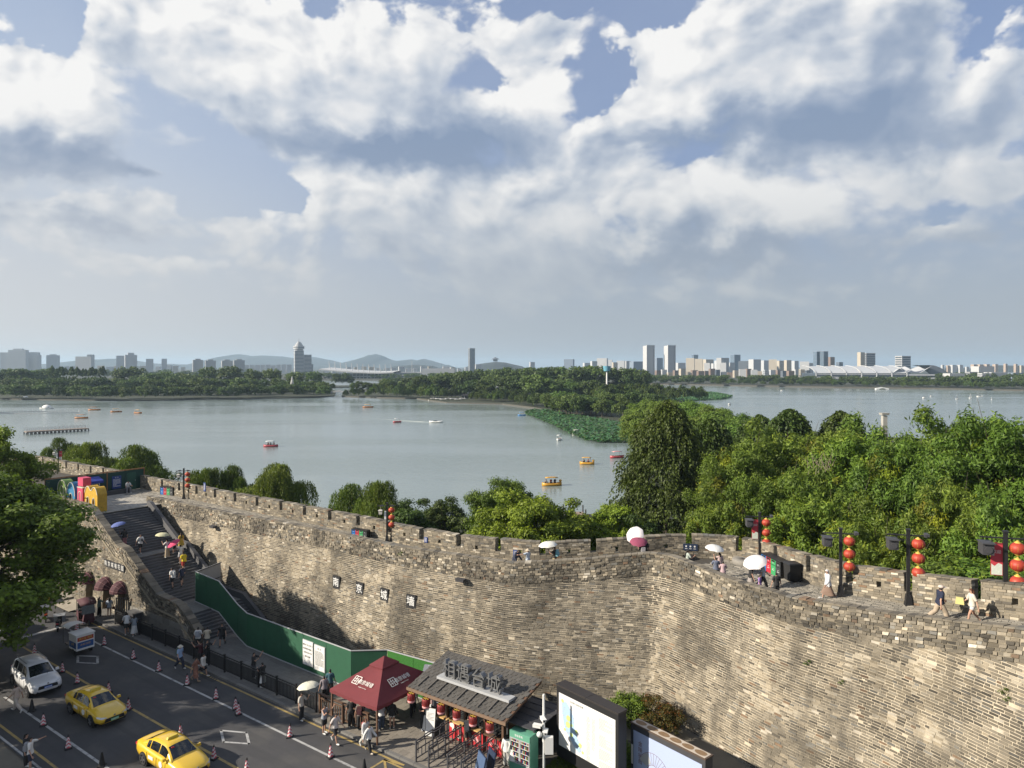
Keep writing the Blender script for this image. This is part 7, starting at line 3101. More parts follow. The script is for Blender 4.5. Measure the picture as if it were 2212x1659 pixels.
banm = mb.mesh('banner',mat('banner_red',(.50,.040,.060),.7,.1,4))
mb = MB()
mb.add([(-.20,-.012,-.66),(.20,-.012,-.66),(.20,-.012,-.22),(.06,-.012,-.16),(-.08,-.012,-.30),(-.20,-.012,-.20)],[(0,1,2,3,4,5)])
banp = mb.mesh('banner_print',mat('banner_pale',(.62,.66,.58),.7,.2,9))
mb = MB()
mb.box((-.62,0,2.82),(.30,.30,.34),taper=1.15)
mb.box((-.62,0,3.04),(.44,.44,.06),taper=.6)
mb.tube((-.62,0,3.05),(-.62,0,3.42),.012,n=5)
boxl = mb.mesh('lamp_box',mat('lamp_box_white',(.60,.58,.52),.6,.05))
mb = MB()
mb.box((-.16,-.02,2.55),(.22,.05,.80))
sgn = mb.mesh('post_sign',m_whitep)
mb = MB()
for sx in (-1,1):
 mb.add([(sx*.50 - .22,-.2,3.42),(sx*.50 + .22,-.2,3.42),(sx*.50 + .22,.2,3.42),(sx*.50 - .22,.2,3.42),(sx*.50 - .12,0,3.56),(sx*.50 + .12,0,3.56)],[(0,1,5,4),(2,3,4,5),(1,2,5),(3,0,4),(0,3,2,1)])
roofl = mb.mesh('lamp_hood',m_black)

def lantern_post(label,p,rz,h,banner=False,old=False,strings=True):
 t = thing('lantern_post',label,'lamp post',p,rz,'lantern posts on the city wall')
 s_ = h/3.72
 t.scale = (s_,s_,s_)
 KIDS[t.name] = []
 part(link('post',postm),t)
 part(link('arm',armm),t)
 if old:
  part(link('lamp_box',boxl),t)
  part(link('post_sign',sgn),t)
  part(link('lamp_hood',roofl),t)
 else:
  part(link('projector',spotm),t)
  part(link('spotlight',spot2),t)
 if banner:
  b = part(link('banner',banm,None,(-.32 if not old else .32,0,2.55)),t)
  part(link('banner_print',banp,None),b)
  letters('欢迎',.16,.004,m_cream,b,(0,-.014,.30))
 if strings:
  for k in range(3):
   w = thing('red_lantern','%s red lantern on the %s' % (('top','middle','bottom')[k],label.replace(' with red banner','')),'lantern',None or (0,0,0),0,'red lanterns hung on the lantern posts')
   M4 = Matrix.Translation(p) @ Matrix.Rotation(rz,4,'Z') @ Matrix.Scale(s_,4)
   w.location = M4 @ Vector((.44,0,3.05 - k*.70))
   w.rotation_euler = (0,0,random.uniform(0,1))
   w.scale = (s_,)*3
   KIDS[w.name] = []
   part(link('shade',lanm),w)
   part(link('cap',ribm),w)
 return t

def foot(xv,yv,z):
 return G(xv,yv,z)

lantern_post('last lantern post at the right edge with red banner',foot(2172,1340,9.95),-.30,3.85,True)
lantern_post('third lantern post from the right wall corner',foot(1962,1308,9.25),-.25,3.72)
lantern_post('second lantern post from the right wall corner',foot(1816,1287,8.85),-.2,3.55)
lantern_post('first lantern post at the right wall corner with red banner',foot(1641,1222,8.1),-.1,3.42,True)
lantern_post('middle lantern post beside the recycling bins',foot(836,1170,7.45),0,2.98,old=True)
lantern_post('far lantern post near the green hoarding',foot(397,1078,7.6),.1,3.06,old=True)
lantern_post('farthest lantern post with red banner behind the hoarding',Vector(((126 - CX)/FV*90,90,7.6)),.1,3.0,True,old=True,strings=False)

# recycling bins
def bins(label,p,rz,s_=1.0,dirty=False):
 t = thing('recycling_bins',label,'recycling bins',p,rz,'recycling bins on the wall',(s_,)*3)
 KIDS[t.name] = []
 cols = (mat('bin_blue',(.02,.16,.48),.5,.05,4),mat('bin_red',(.45,.03,.05),.5,.05,4),mat('bin_green',(.05,.32,.12),.5,.05,4),mat('bin_grey',(.05,.055,.06),.5,.05,4))
 for k in range(4):
  x = -.825 + k*.55
  mb_ = MB()
  mb_.box((x,0,.52),(.53,.60,.96))
  b = mb_.build('bin',cols[k],t)
  mb_ = MB()
  mb_.box((x,-.31,.66),(.50,.012,.03))
  mb_.box((x,-.31,.90),(.34,.014,.11))
  mb_.build('slot',m_trim,b)
  mb_ = MB()
  for (dx_,dz_) in ((-.06,.32),(.06,.32),(0,.42)):
   mb_.bar((x + dx_ - .05,-.305,dz_),(x + dx_ + .05,-.305,dz_ + .05),.012,.025)
  mb_.bar((x,-.305,.74),(x,-.305,.84),.012,.03)
  mb_.build('symbol',m_whitep,b)
 mb_ = MB()
 mb_.box((0,0,1.03),(2.26,.68,.07))
 mb_.box((-1.11,0,.5),(.03,.64,1.0))
 mb_.box((1.11,0,.5),(.03,.64,1.0))
 mb_.build('casing',m_trim,t)
 return t

tb = LO.near(16.6,42.6)
nb = LO.normal(tb)
pb = Vector(LO.at(LO.near(16.45,43.4))[:3]) + nb*.42
bins('row of blue, red, green and grey recycling bins at the bend of the wall walk',(pb.x,pb.y,pb.z),math.atan2(nb.y,nb.x) + PI/2,.98)
pb2 = Vector(LO.at(LO.near(16.8,41.55))[:3]) + LO.normal(LO.near(16.8,41.55))*.50
t = thing('wheeled_bin','big black wheeled rubbish bin standing at the end of the coloured bins','wheeled bin',(pb2.x,pb2.y,pb2.z),math.atan2(nb.y,nb.x) + PI/2)
mb = MB()
mb.box((0,0,.55),(.62,.66,.95),taper=1.12)
mb.build('body',m_rub,t)
mb = MB()
mb.box((0,-.02,1.06),(.74,.80,.07),taper=.9)
mb.build('lid',m_trim,t)
mb = MB()
for x in (-.3,.3):
 mb.tube((x - .03,.3,.1),(x + .03,.3,.1),.1,n=10)
mb.build('wheel',m_rub,t)
pb = foot(1672,1212,8.15)
t = thing('floor_sign','yellow and black folding floor sign beside the recycling bins','floor sign',pb,.6)
for sg_ in (-1,1):
 mb = MB()
 mb.slab([(-.28,.05),(.28,.05),(.22,.62),(-.22,.62)],.03,Matrix.Translation((0,sg_*.14,0)) @ Matrix.Rotation(sg_*.22,4,'X'))
 mb.build('leaf',mat('sign_yellow',(.60,.38,.02),.5,.05),t)
mb = MB()
mb.slab([(-.2,.32),(.2,.32),(.18,.56),(-.18,.56)],.004,Matrix.Translation((0,-.158,0)) @ Matrix.Rotation(-.22,4,'X'))
mb.build('print',m_ink,t)
pb = foot(778,1164,7.42)
bins('coloured recycling bins on the wall walk left of the middle lantern post',pb + Vector((0,.2,0)),UROT + .15,.68)
pb = SD(-72.2,39.0,PZ)
bins('row of recycling bins in the corner by the green hoarding on the platform',pb,UROT + .2,.82)

# millstone, small boards on the battlement
p = foot(1611,1219,8.02)
t = thing('millstone','round grey millstone lying on the wall walk at the bend','millstone',p,0)
mb = MB()
mb.lathe([(.80,0),(.86,.06),(.86,.30),(.80,.36),(.16,.37),(.14,.30)],26)
mb.build('stone',mat('grey_granite',(.25,.235,.21),.9,.2,6,.4,30),t)

def batt_hit(xv,yv,out_=.05):
 best = None
 for t_ in np.linspace(0,LO.len,2200):
  p_ = FO.at(t_,8,out_)
  e = abs(CX + FV*p_[0]/p_[1] - xv)
  if best is None or e < best[0]:
   best = (e,t_,p_)
 p_ = best[2]
 n_ = LO.normal(best[1])
 return Vector((p_[0],p_[1],CAMZ - (yv - HV)/FV*p_[1])),math.atan2(n_.y,n_.x) + PI/2

for xv,yv,w,h,m_,lab in ((1492,1182,.95,.45,m_navy,'black notice with three pictograms on the battlement by the millstone'),(442,1052,.34,.85,m_blueb,'tall blue notice on the battlement by the far lantern post'),
 (1113,1196,.3,.5,m_blueb,'small blue plate low on the battlement behind the crouching pair'),(920,1166,.3,.4,m_blueb,'small blue plate on the battlement right of the middle lantern post')):
 p,rz = batt_hit(xv,yv)
 t = thing('wall_notice',lab,'notice',p,rz)
 mb = MB()
 mb.box((0,0,0),(w,.05,h))
 mb.build('plate',m_,t)
 mb = MB()
 if w > .6:
  for k in range(3):
   mb.tube((-.28 + k*.28,-.03,.06),(-.28 + k*.28,-.035,.06),.06,n=8)
   mb.box((-.28 + k*.28,-.03,-.10),(.16,.008,.03))
 else:
  for k in range(6):
   mb.box((0,-.03,h*.34 - k*h*.13),(w*.7,.008,h*.04))
 mb.build('plate_print',m_whitep,t)

# hoarding, fridge stall, bench and letters on the platform
ph = thing('platform_hoarding','dark green hoarding with orange wooden posts across the wall walk','hoarding',SD(-78.4,29.9,PZ),UROT + PI/2)
WLEN,HP = 9.7,2.15
for k in range(5):
 a,b = WLEN*k/5 + .05,WLEN*(k + 1)/5 - .05
 mb = MB()
 mb.box(((a + b)/2,0,HP/2),(b - a,.04,HP - .06))
 mb.build('board',m_dkgreen,ph)
for k in range(6):
 mb = MB()
 mb.box((WLEN*k/5,0,HP/2),(.10,.10,HP + .06))
 mb.build('post',m_orwood if k in (0,3,5) else m_dkgreen,ph)
mb = MB()
mb.box((WLEN/2,0,HP + .05),(WLEN + .1,.12,.10))
mb.build('top_rail',m_orwood,ph)
mb = MB()
mb.box((8.35,-.035,.95),(.95,.03,1.85))
dr = mb.build('door',mat('green_door',(.018,.085,.055),.6,.1),ph)
mb = MB()
mb.box((8.72,-.06,1.0),(.05,.05,.16))
mb.build('door_handle',m_steel,dr)
mb = MB()
mb.box((-.0,.55,HP/2),(.05,1.1,HP))
mb.build('return_board',m_dkgreen,ph)
KIDS[ph.name][-1].location = (0,-1.1,0)
p = SD(-78.28,29.9 + 6.75,PZ + .35)
t = face_board('blue_notice','blue notice with white text on the dark green hoarding','notice board',p,UROT + PI/2,.95,1.35,m_blueb,m_blueb,thick=.04)
letters('告 示',.16,.004,m_whitep,t,(0,-.016,1.18))
print_lines(t,-.38,.38,1.0,11,.075,m_whitep,w=.035,seed=11)
fs_ = thing('fridge_stall','drinks fridge stall with blue awning in front of the dark green hoarding','stall',SD(-77.75,33.6,PZ),UROT + PI/2)
for x in (-.1,.62):
 mb = MB()
 mb.box((x,0,.85),(.70,.6,1.7))
 f_ = mb.build('fridge',m_whitep,fs_)
 mb = MB()
 mb.box((x,-.305,.95),(.56,.02,1.1))
 mb.build('fridge_door',m_glassd,f_)
 for k in range(3):
  mb = MB()
  mb.box((x,-.318,.60 + k*.36),(.5,.01,.16))
  mb.build('drinks',(m_orange,m_redp,m_greyp)[k],f_)
mb = MB()
mb.add([(-.95,-.75,1.62),(1.15,-.75,1.62),(1.15,.3,1.95),(-.95,.3,1.95),(-.95,-.75,1.38),(1.15,-.75,1.38)],[(0,1,2,3),(4,5,1,0)])
mb.build('awning',mat('awning_blue',(.02,.04,.28),.7,.1,4),fs_)
mb = MB()
mb.box((-1.55,-.1,.85),(.95,.8,1.7))
mb.build('white_cabinet',m_whitep,fs_)
letters('冰镇饮料',.16,.004,m_blueb,fs_,(-1.55,-.505,1.45))
bn = thing('stone_bench','long dark stone bench in front of the dark green hoarding','bench',SD(-77.0,36.2,PZ),UROT + PI/2)
mb = MB()
mb.box((0,0,.22),(2.5,.46,.44))
mb.build('block',m_dgrey,bn)
t = thing('fire_extinguisher_box','small red box at the left end of the stone bench','box',SD(-77.0,34.55,PZ),UROT + PI/2)
mb = MB()
mb.box((0,0,.24),(.4,.4,.48))
mb.build('body',m_redp,t)

m_lty = mat('letter_yellow',(.55,.33,.025),.6,.30,5)
m_ltb = mat('letter_blue',(.03,.19,.36),.6,.25,4)
m_ltp = mat('letter_pink',(.55,.055,.13),.6,.15,4)
m_ltg = mat('letter_green',(.14,.24,.05),.6,.25,4)
m_edge = mat('letter_pale_edge',(.66,.62,.50),.6,.1,5)

def arch_letter(name,label,s_,w,h,thick,m_,legs,rise=.5):
 """block letter with a domed top and arched openings between its legs"""
 t = thing(name,label,'letter sculpture',SD(s_,30.9,PZ),UROT,'colourful letters on the platform')
 mb_ = MB()
 n = 14
 spans = len(legs)
 # upright strips from left to right, each with its own lower edge
 xs = np.linspace(-w/2,w/2,44)

 def top(x):
  if spans == 1:
   return h*(rise + (1 - rise)*math.sqrt(max(0,1 - (2*x/w)**2)))
  hw_ = w/2/spans
  c = -w/2 + hw_ + 2*hw_*min(spans - 1,int((x + w/2)/(2*hw_)))
  u_ = (x - c)/hw_
  dome = rise + (1 - rise)*math.sqrt(max(0,1 - (.93*u_)**2))
  return h*max(dome,.86 if abs(x) < hw_*.8 else 0)

 def low(x):
  for (c,hw_,hh) in legs:
   u_ = abs(x - c)
   if u_ < hw_:
    return hh*(.62 + .38*math.sqrt(max(0,1 - (u_/hw_)**2)))
  return 0.0
 for a,b in zip(xs,xs[1:]):
  m0 = (a + b)/2
  za,zb2,l = top(a),top(b),low(m0)
  vv = [(a,-thick/2,l),(b,-thick/2,l),(b,-thick/2,zb2),(a,-thick/2,za),(a,thick/2,l),(b,thick/2,l),(b,thick/2,zb2),(a,thick/2,za)]
  mb_.add(vv,[(0,1,2,3),(5,4,7,6),(3,2,6,7),(4,5,1,0),(0,3,7,4),(1,5,6,2)])
 mb_.build('letter_body',m_,t)
 mb_ = MB()
 for a,b in zip(xs,xs[1:]):
  mb_.bar((a,-thick/2 - .02,top(a) - .03),(b,-thick/2 - .02,top(b) - .03),.04,.06)
 for (c,hw_,hh) in legs:
  pr = [(c - hw_,0)] + [(c - hw_*math.cos(PI*k/10),hh*(.62 + .38*math.sin(PI*k/10))) for k in range(11)] + [(c + hw_,0)]
  for a,b in zip(pr,pr[1:]):
   mb_.bar((a[0],-thick/2 - .02,a[1]),(b[0],-thick/2 - .02,b[1]),.04,.05)
 mb_.build('letter_outline',m_edge,t)
 return t

arch_letter('letter_m','yellow letter m with twin arches, rightmost of the colourful letters',-70.0,2.5,2.25,.85,m_lty,[(-.62,.26,1.25),(.52,.26,1.25)],.55)
t = thing('letter_i','pink letter i with a flag shaped dot between blue and yellow letters','letter sculpture',SD(-72.3,30.9,PZ),UROT,'colourful letters on the platform')
mb = MB()
mb.box((0,0,.95),(1.1,.8,1.9))
mb.build('letter_body',m_ltp,t)
mb = MB()
mb.box((0,0,2.45),(1.05,.72,.78))
mb.build('letter_dot',m_ltp,t)
mb = MB()
for x in (-.4,-.15,.15,.4):
 mb.bar((x,-.2,1.9),(x,-.2,2.08),.06,.06)
mb.box((0,0,1.93),(1.16,.86,.06))
pr = [(-.3,.05)] + [(-.3*math.cos(PI*k/8),1.25 + .3*math.sin(PI*k/8)) for k in range(9)] + [(.3,.05)]
for a,b in zip(pr,pr[1:]):
 mb.bar((a[0],-.415,a[1]),(b[0],-.415,b[1]),.04,.05)
mb.build('letter_outline',m_edge,t)
arch_letter('letter_n','blue arched letter n between the green and the pink letter',-74.2,1.75,2.25,.8,m_ltb,[(0,.32,1.2)],.45)
t = thing('letter_a','green round letter a, leftmost of the colourful letters','letter sculpture',SD(-76.2,30.9,PZ),UROT,'colourful letters on the platform')
mb = MB()
mb.tube((0,-.38,1.3),(0,.38,1.3),1.0,n=28)
mb.box((.25,0,.55),(1.3,.74,1.1))
mb.build('letter_body',m_ltg,t)
mb = MB()
for rr in (.95,.42):
 for k in range(22):
  a0,a1 = 2*PI*k/22,2*PI*(k + 1)/22
  mb.bar((rr*math.cos(a0),-.40,1.3 + rr*math.sin(a0)),(rr*math.cos(a1),-.40,1.3 + rr*math.sin(a1)),.04,.06)
mb.bar((.42,-.40,1.3),(.42,-.40,.55),.04,.06)
mb.build('letter_outline',m_edge,t)

# ------------------------------------------------------------------ on the lake
m_wake = mat('churned_water',(.30,.34,.33),.35,.2,1,coords='World')

def boat(name,label,xv,yv,length,heading,hull,roof_m=None,kind='canopy',group='pleasure boats on the lake'):
 p = G(xv,yv,WZ)
 t = thing(name,label,'boat',p,heading,group)
 KIDS[t.name] = []
 L2,w = length/2,length*.19
 secs_ = []
 for f in np.linspace(-1,1,9):
  ww = w*(1 - abs(f)**3.2)**.6 + .02
  zt = .55 + .18*f*f
  secs_.append([(f*L2,-ww*.55,-.12),(f*L2,-ww,.22),(f*L2,-ww,zt),(f*L2,-ww*.8,zt + .02),(f*L2,-ww*.72,.30),(f*L2,ww*.72,.30),(f*L2,ww*.8,zt + .02),(f*L2,ww,zt),(f*L2,ww,.22),(f*L2,ww*.55,-.12)])
 V_,F_ = loft(secs_)
 o_ = link('hull',raw_mesh('hull',np.array(V_),F_,hull,smooth=True),t)
 KIDS[t.name].append(o_)
 if kind == 'canopy':
  mb_ = MB()
  for x in (-L2*.55,L2*.45):
   for y in (-w*.75,w*.75):
    mb_.tube((x,y,.5),(x,y,1.75),.035,n=5)
  mb_.build('post',m_greyp,t)
  mb_ = MB()
  sc2 = []
  for f in np.linspace(-1,1,5):
   z = 1.78 + .10*(1 - f*f)
   sc2.append([(f*L2*.62 - L2*.05,-w*.95,z - .05),(f*L2*.62 - L2*.05,0,z + .08),(f*L2*.62 - L2*.05,w*.95,z - .05),(f*L2*.62 - L2*.05,0,z)])
  V_,F_ = loft(sc2)
  mb_.add(V_,F_,smooth=True)
  mb_.build('roof',roof_m or hull,t)
  mb_ = MB()
  for x in (-L2*.45,0,L2*.3):
   mb_.box((x,0,.5),(.4,w*1.4,.35))
  mb_.build('seat',m_wood,t)
  if 'duck' in label:
   mb_ = MB()
   mb_.ball((L2*.86,0,1.05),.30,10,sc_=(1.1,.9,1))
   mb_.tube((L2*.82,0,.5),(L2*.86,0,1.0),.18,.15,8)
   mb_.build('duck_head',hull,t)
 elif kind == 'dome':
  mb_ = MB()
  mb_.ball((0,0,.55),w*1.2,10,sc_=(1.5,1,1.0))
  mb_.build('cabin',hull,t)
  mb_ = MB()
  mb_.box((0,0,.95),(w*2.6,w*1.7,.3))
  mb_.build('window',m_glassd,t)
 elif kind == 'sail':
  mb_ = MB()
  mb_.tube((.2,0,.4),(.2,0,length*1.75),.05,n=5)
  mb_.build('mast',m_greyp,t)
  mb_ = MB()
  H = length*1.7
  mb_.slab([(.25,.9),(.25 - length*.62,.95),(.25,H)],.04,Matrix.Rotation(.25,4,'Z'))
  mb_.slab([(.35,.8),(L2*.95,.8),(.3,H*.75)],.04,Matrix.Rotation(-.1,4,'Z'))
  mb_.build('sail',m_whitep,t)
 elif kind == 'speed':
  mb_ = MB()
  mb_.box((-L2*.1,0,.7),(length*.25,w*1.2,.4),taper=.8)
  mb_.build('windscreen',m_glassd,t)
 return t

m_by = mat('boat_yellow',(.58,.30,.025),.45,.06,3)
m_bo = mat('boat_orange_wood',(.42,.16,.04),.5,.1,3)
m_br = mat('boat_red',(.42,.055,.075),.45,.06,3)
m_bb = mat('boat_blue',(.06,.22,.48),.45,.06,3)
boat('pedal_boat','yellow duck boat with canopy and passengers, largest and nearest on the lake',1192,1049,4.4,.15,m_by)
boat('pedal_boat','yellow duck boat off the jetty, farther of the two near the cypress',1268,1003,3.9,-.2,m_by)
boat('pedal_boat','red boat alone in the middle of the near lake',585,965,4.6,.1,m_br,m_whitep)
boat('pedal_boat','small red boat trailing a thin wake left of the speedboat',858,912.5,4.2,.6,m_br,m_whitep)
boat('pedal_boat','red boat half hidden behind the great cypress',1333,989,4.4,.3,m_br,m_pinkp)
boat('sightseeing_boat','orange wooden boat beyond the floating net, leftmost of three in a line',204,886,7.0,.1,m_bo,m_bo)
boat('sightseeing_boat','orange wooden boat, middle of three in a line beyond the pier',251,890,5.6,.5,m_bo,m_by)
boat('sightseeing_boat','orange wooden boat, rightmost of three in a line beyond the pier',298,892.5,5.8,-.4,m_bo,m_by)
boat('sightseeing_boat','orange wooden boat full of people next to the end of the floating net',176,903.5,6.8,.0,m_bo,m_bo)
boat('sightseeing_boat','orange boat out alone in front of the island tip',795,880,6.6,.1,m_bo,m_by)
boat('cabin_boat','white domed boat behind the floating net',101,883,8.5,.05,m_whitep,kind='dome')
boat('cabin_boat','small white boat close under the island shore',55,860.5,6.5,.1,m_whitep,kind='dome')
boat('speedboat','white speedboat drawing a fanned wake on the lake',942,912.5,6.5,-.15,m_whitep,kind='speed')
boat('pedal_boat','white canopy boat between the lotus field and the yellow boats',1208,951,3.6,1.2,m_whitep,m_whitep)
boat('pedal_boat','cream canopy boat touching the lotus edge',1245,939,3.6,.4,m_cream,m_cream)
boat('pedal_boat','blue boat at the left tip of the lotus field',1127,898,4.2,.1,m_bb,m_bb)
boat('sailing_boat','white sailing dinghy on the right lake, left of two',2067,863,2.3,.2,m_whitep,kind='sail')
boat('sailing_boat','white sailing dinghy on the right lake, right of two',2096,860.5,2.3,.1,m_whitep,kind='sail')
boat('windsurfer','small white sail far right on the right lake',2142,864,1.6,.8,m_whitep,kind='sail')
boat('cabin_boat','white swan boat on the right lake near the lotus point',1576,874,2.4,.3,m_whitep,kind='dome')
boat('cabin_boat','tiny white boat under the far station bank',1689,844,2.8,.1,m_whitep,kind='dome')
boat('cabin_boat','white low boat left of the sailing dinghies',1996,860,2.8,.1,m_whitep,kind='dome')
boat('rowing_boat','long thin white rowing boat between the dinghies and the edge',2117,857,6.0,.05,m_whitep,kind='speed')
boat('cabin_boat','tiny white boat closest to the far bank left of the dinghies',2011,856.5,1.8,.1,m_whitep,kind='dome')
for i in range(7):
 boat('moored_boat','white excursion boat moored at the park landing stage, %s from the left' % ORD[i],938 + i*10.5,865.5 + (i % 3)*.9,9.0,random.uniform(-.2,.2),m_whitep,m_whitep,group='boats moored at the landing stage')
# wake of the speedboat: low ridges of water
for i,(dx_,dy_,ln) in enumerate(((-20,4.0,1.0),(-26,9.5,.9),(-30,16,.8),(-40,24,.7))):
 a = G(936,912.5,WZ)
 mb = MB()
 b = a + Vector((dx_*.8,dy_,0))
 mb.tube(a + Vector((0,0,-.02)),b + Vector((0,0,-.05)),.16,.07,6)
 o = tag(mb.build('boat_wake',m_wake),None,None,None,'structure')

# pier, floating net, jetty, landing stage, white hall, bridge
t = thing('pier','long low pier with railings running out from the left bank','pier',(0,0,0))
a,b = G(58,939,WZ),G(192,931,WZ)
ex = (b - a).normalized()
ey = Vector((-ex.y,ex.x,0))
ln = (b - a).length
mb = MB()
mb.bar(a + ey*2.2 + Vector((0,0,.9)),b + ey*2.2 + Vector((0,0,.9)),4.4,.45)
mb.build('deck',mat('pier_deck',(.24,.20,.17),.9,.1,1,coords='World'),t)
n = 16
for i in range(n + 1):
 for e in (.3,4.1):
  q_ = a.lerp(b,i/n) + ey*e
  mb = MB()
  mb.bar(q_ + Vector((0,0,-1)),q_ + Vector((0,0,.8)),.3,.3)
  mb.build('pile',m_dgrey,t)
  mb = MB()
  mb.bar(q_ + Vector((0,0,1.0)),q_ + Vector((0,0,2.2 if i % 5 else 3.0)),.09,.09)
  mb.build('rail_post',m_greyp,t)
for e in (.3,4.1):
 for z in (2.15,1.65):
  mb = MB()
  mb.bar(a + ey*e + Vector((0,0,z)),b + ey*e + Vector((0,0,z)),.06,.06)
  mb.build('rail',m_greyp,t)
t = thing('floating_net','floating net fence of pale posts on the lake beyond the pier','net fence',(0,0,0))
loop = [(-20,894),(30,893),(100,892.5),(172,891.5),(170,888),(100,888.5),(30,890),(-20,892)]
pts = [G(x,y,WZ) for x,y in loop]
mbp,mbr = MB(),MB()
for a,b in zip(pts,pts[1:]):
 m_ = max(2,int((b - a).length/2.2))
 for i in range(m_):
  q_ = a.lerp(b,i/m_)
  mbp.bar(q_ + Vector((0,0,-.3)),q_ + Vector((0,0,random.uniform(.9,1.3))),.10,.10)
 mbr.bar(a + Vector((0,0,.12)),b + Vector((0,0,.12)),.3,.25)
 mbr.bar(a + Vector((0,0,.9)),b + Vector((0,0,.9)),.05,.05)
mbp.build('net_post',m_greyp,t)['kind'] = 'stuff'
mbr.build('float_line',m_greyp,t)
t = thing('jetty','wooden plank jetty reaching into the lake behind the round camphor','jetty',(0,0,0))
a,b = G(1238,1106,-4.3),G(1262,1150,-4.3)
ex = (b - a).normalized()
ey = Vector((-ex.y,ex.x,0))
n = 34
mw2 = mat('jetty_plank',(.27,.20,.16),.9,.15,3,coords='World')
for i in range(n):
 p0,p1 = a.lerp(b,i/n),a.lerp(b,(i + .86)/n)
 mb = MB()
 mb.bar(p0 + Vector((0,0,random.uniform(0,.02))),p1,3.4,.08)
 mb.build('plank',mw2,t)
for i in range(5):
 for e in (-1.7,1.7):
  q_ = a.lerp(b,i/4) + ey*e
  mb = MB()
  mb.tube(q_ + Vector((0,0,-2)),q_ + Vector((0,0,1.2)),.12,n=7)
  mb.build('pile',m_dgrey,t)
t = thing('landing_stage','dark roofed landing stage behind the moored white boats','landing stage',G(975,863.5,WZ))
mb = MB()
mb.box((0,2,3.2),(30,4,.5))
mb.box((12,3,2.2),(8,3,4.4))
mb.build('roof',m_dgrey,t)
mb = MB()
for i in range(8):
 mb.box((-14 + i*4,.5,1.5),(.3,.3,3.2))
mb.box((0,1,.4),(32,5,.4))
mb.build('deck',m_greyp,t)
t = thing('white_hall','ornate white park building with a crown shaped gable among the willows','park building',G(1036,856,-4))
mb = MB()
mb.box((4,12,3),(24,10,6))
mb.build('wall',m_whitep,t)
mb = MB()
pr = [(-9,6)] + [(4 - 12*math.cos(PI*k/12),6 + 5.2*math.sin(PI*k/12) + (1.2 if k % 2 else 0)) for k in range(13)] + [(17,6)]
mb.slab(pr,2.5,Matrix.Translation((0,7,0)))
for k in range(5):
 mb.tube((0 + k*2,7,10.4),(0 + k*2,7,13.2),.35,.1,6)
mb.build('gable',m_whitep,t)
mb = MB()
mb.ball((-11,8,3.4),2.8,12,sc_=(.9,.5,1))
mb.ball((-13,8,6.6),1.6,10,sc_=(.9,.5,1))
mb.build('wing',m_whitep,t)
t = thing('stone_bridge','low arched bridge at the end of the long island','bridge',G(730,852,WZ))
mb = MB()
mb.slab([(-14,0),(-7,.2),(-5,1.6),(0,2.4),(5,1.6),(7,.2),(14,0),(14,1.6),(0,3.6),(-14,1.6)],4,Matrix.Identity(4))
mb.build('span',m_greyp,t)
t = thing('stone_bridge','small white arched bridge at the foot of the station bank','bridge',G(1905,841.5,WZ))
mb = MB()
mb.slab([(-7,0),(-4,.2),(-2.5,1.2),(0,1.7),(2.5,1.2),(4,.2),(7,0),(7,1.4),(0,2.6),(-7,1.4)],3,Matrix.Identity(4))
mb.build('span',m_whitep,t)
t = thing('water_tower','slim white post with a light blue tank among the park trees','water tower',AT(1311,829,560))
mb = MB()
mb.tube((0,0,-6),(0,0,10),.8,.6,8)
mb.build('shaft',m_whitep,t)
mb = MB()
mb.tube((0,0,10),(0,0,14),2.5,3.2,12)
mb.build('tank',mat('tank_blue',(.14,.38,.50),.6,.05),t)
t = thing('pagoda','small white stone pagoda among the island trees','pagoda',AT(631,822,610))
mb = MB()
for k in range(5):
 mb.lathe([(1.5 - k*.18,k*1.0 - 3),(1.5 - k*.18,k*1.0 - 2.2),(1.9 - k*.2,k*1.0 - 2.1)],8)
mb.lathe([(.5,1.9),(.1,3.6)],6)
mb.build('tiers',m_whitep,t)
t = thing('stone_pillar','pale stone pillar top showing over the ash grove against the right lake','pillar',AT(1910,893,66))
mb = MB()
mb.box((0,0,-3.2),(.40,.40,6.0))
mb.box((0,0,-.05),(.62,.55,.2),taper=1.15)
mb.build('shaft',mat('pale_granite',(.40,.39,.36),.9,.12,3),t)

# lotus
def lotus(name,vpoly,n,seed):
 r2 = np.random.default_rng(seed)
 poly = np.array([tuple(G(x,y,WZ))[:2] for x,y in vpoly])
 lo_,hi_ = poly.min(0),poly.max(0)
 P = r2.uniform(lo_,hi_,(n*4,2))
 inside = np.zeros(len(P),bool)
 j = len(poly) - 1
 for i in range(len(poly)):
  c = ((poly[i,1] > P[:,1]) != (poly[j,1] > P[:,1])) & (P[:,0] < (poly[j,0] - poly[i,0])*(P[:,1] - poly[i,1])/(poly[j,1] - poly[i,1] + 1e-9) + poly[i,0])
  inside ^= c
  j = i
 P = P[inside][:n]
 k = len(P)
 r_ = r2.uniform(.35,.62,k)
 z = WZ + r2.uniform(.35,1.55,k)
 tx,ty = r2.normal(size=k)*.35,r2.normal(size=k)*.35
 V = np.zeros((k,6,3))
 for i in range(6):
  a = 2*PI*i/6
  V[:,i,0] = P[:,0] + r_*math.cos(a)
  V[:,i,1] = P[:,1] + r_*math.sin(a)
  V[:,i,2] = z + r_*(tx*math.cos(a) + ty*math.sin(a)) + (.10 if i % 2 else 0)
 col = np.repeat(np.stack([r2.uniform(.7,1.3,k),r2.uniform(.75,1.25,k),r2.uniform(.8,1.2,k)],1),6,axis=0)
 o_ = link(name,raw_mesh(name,V.reshape(-1,3),np.arange(k*6,dtype=np.int32).reshape(-1,6),L_lotus,None,col))
 o_['kind'] = 'stuff'

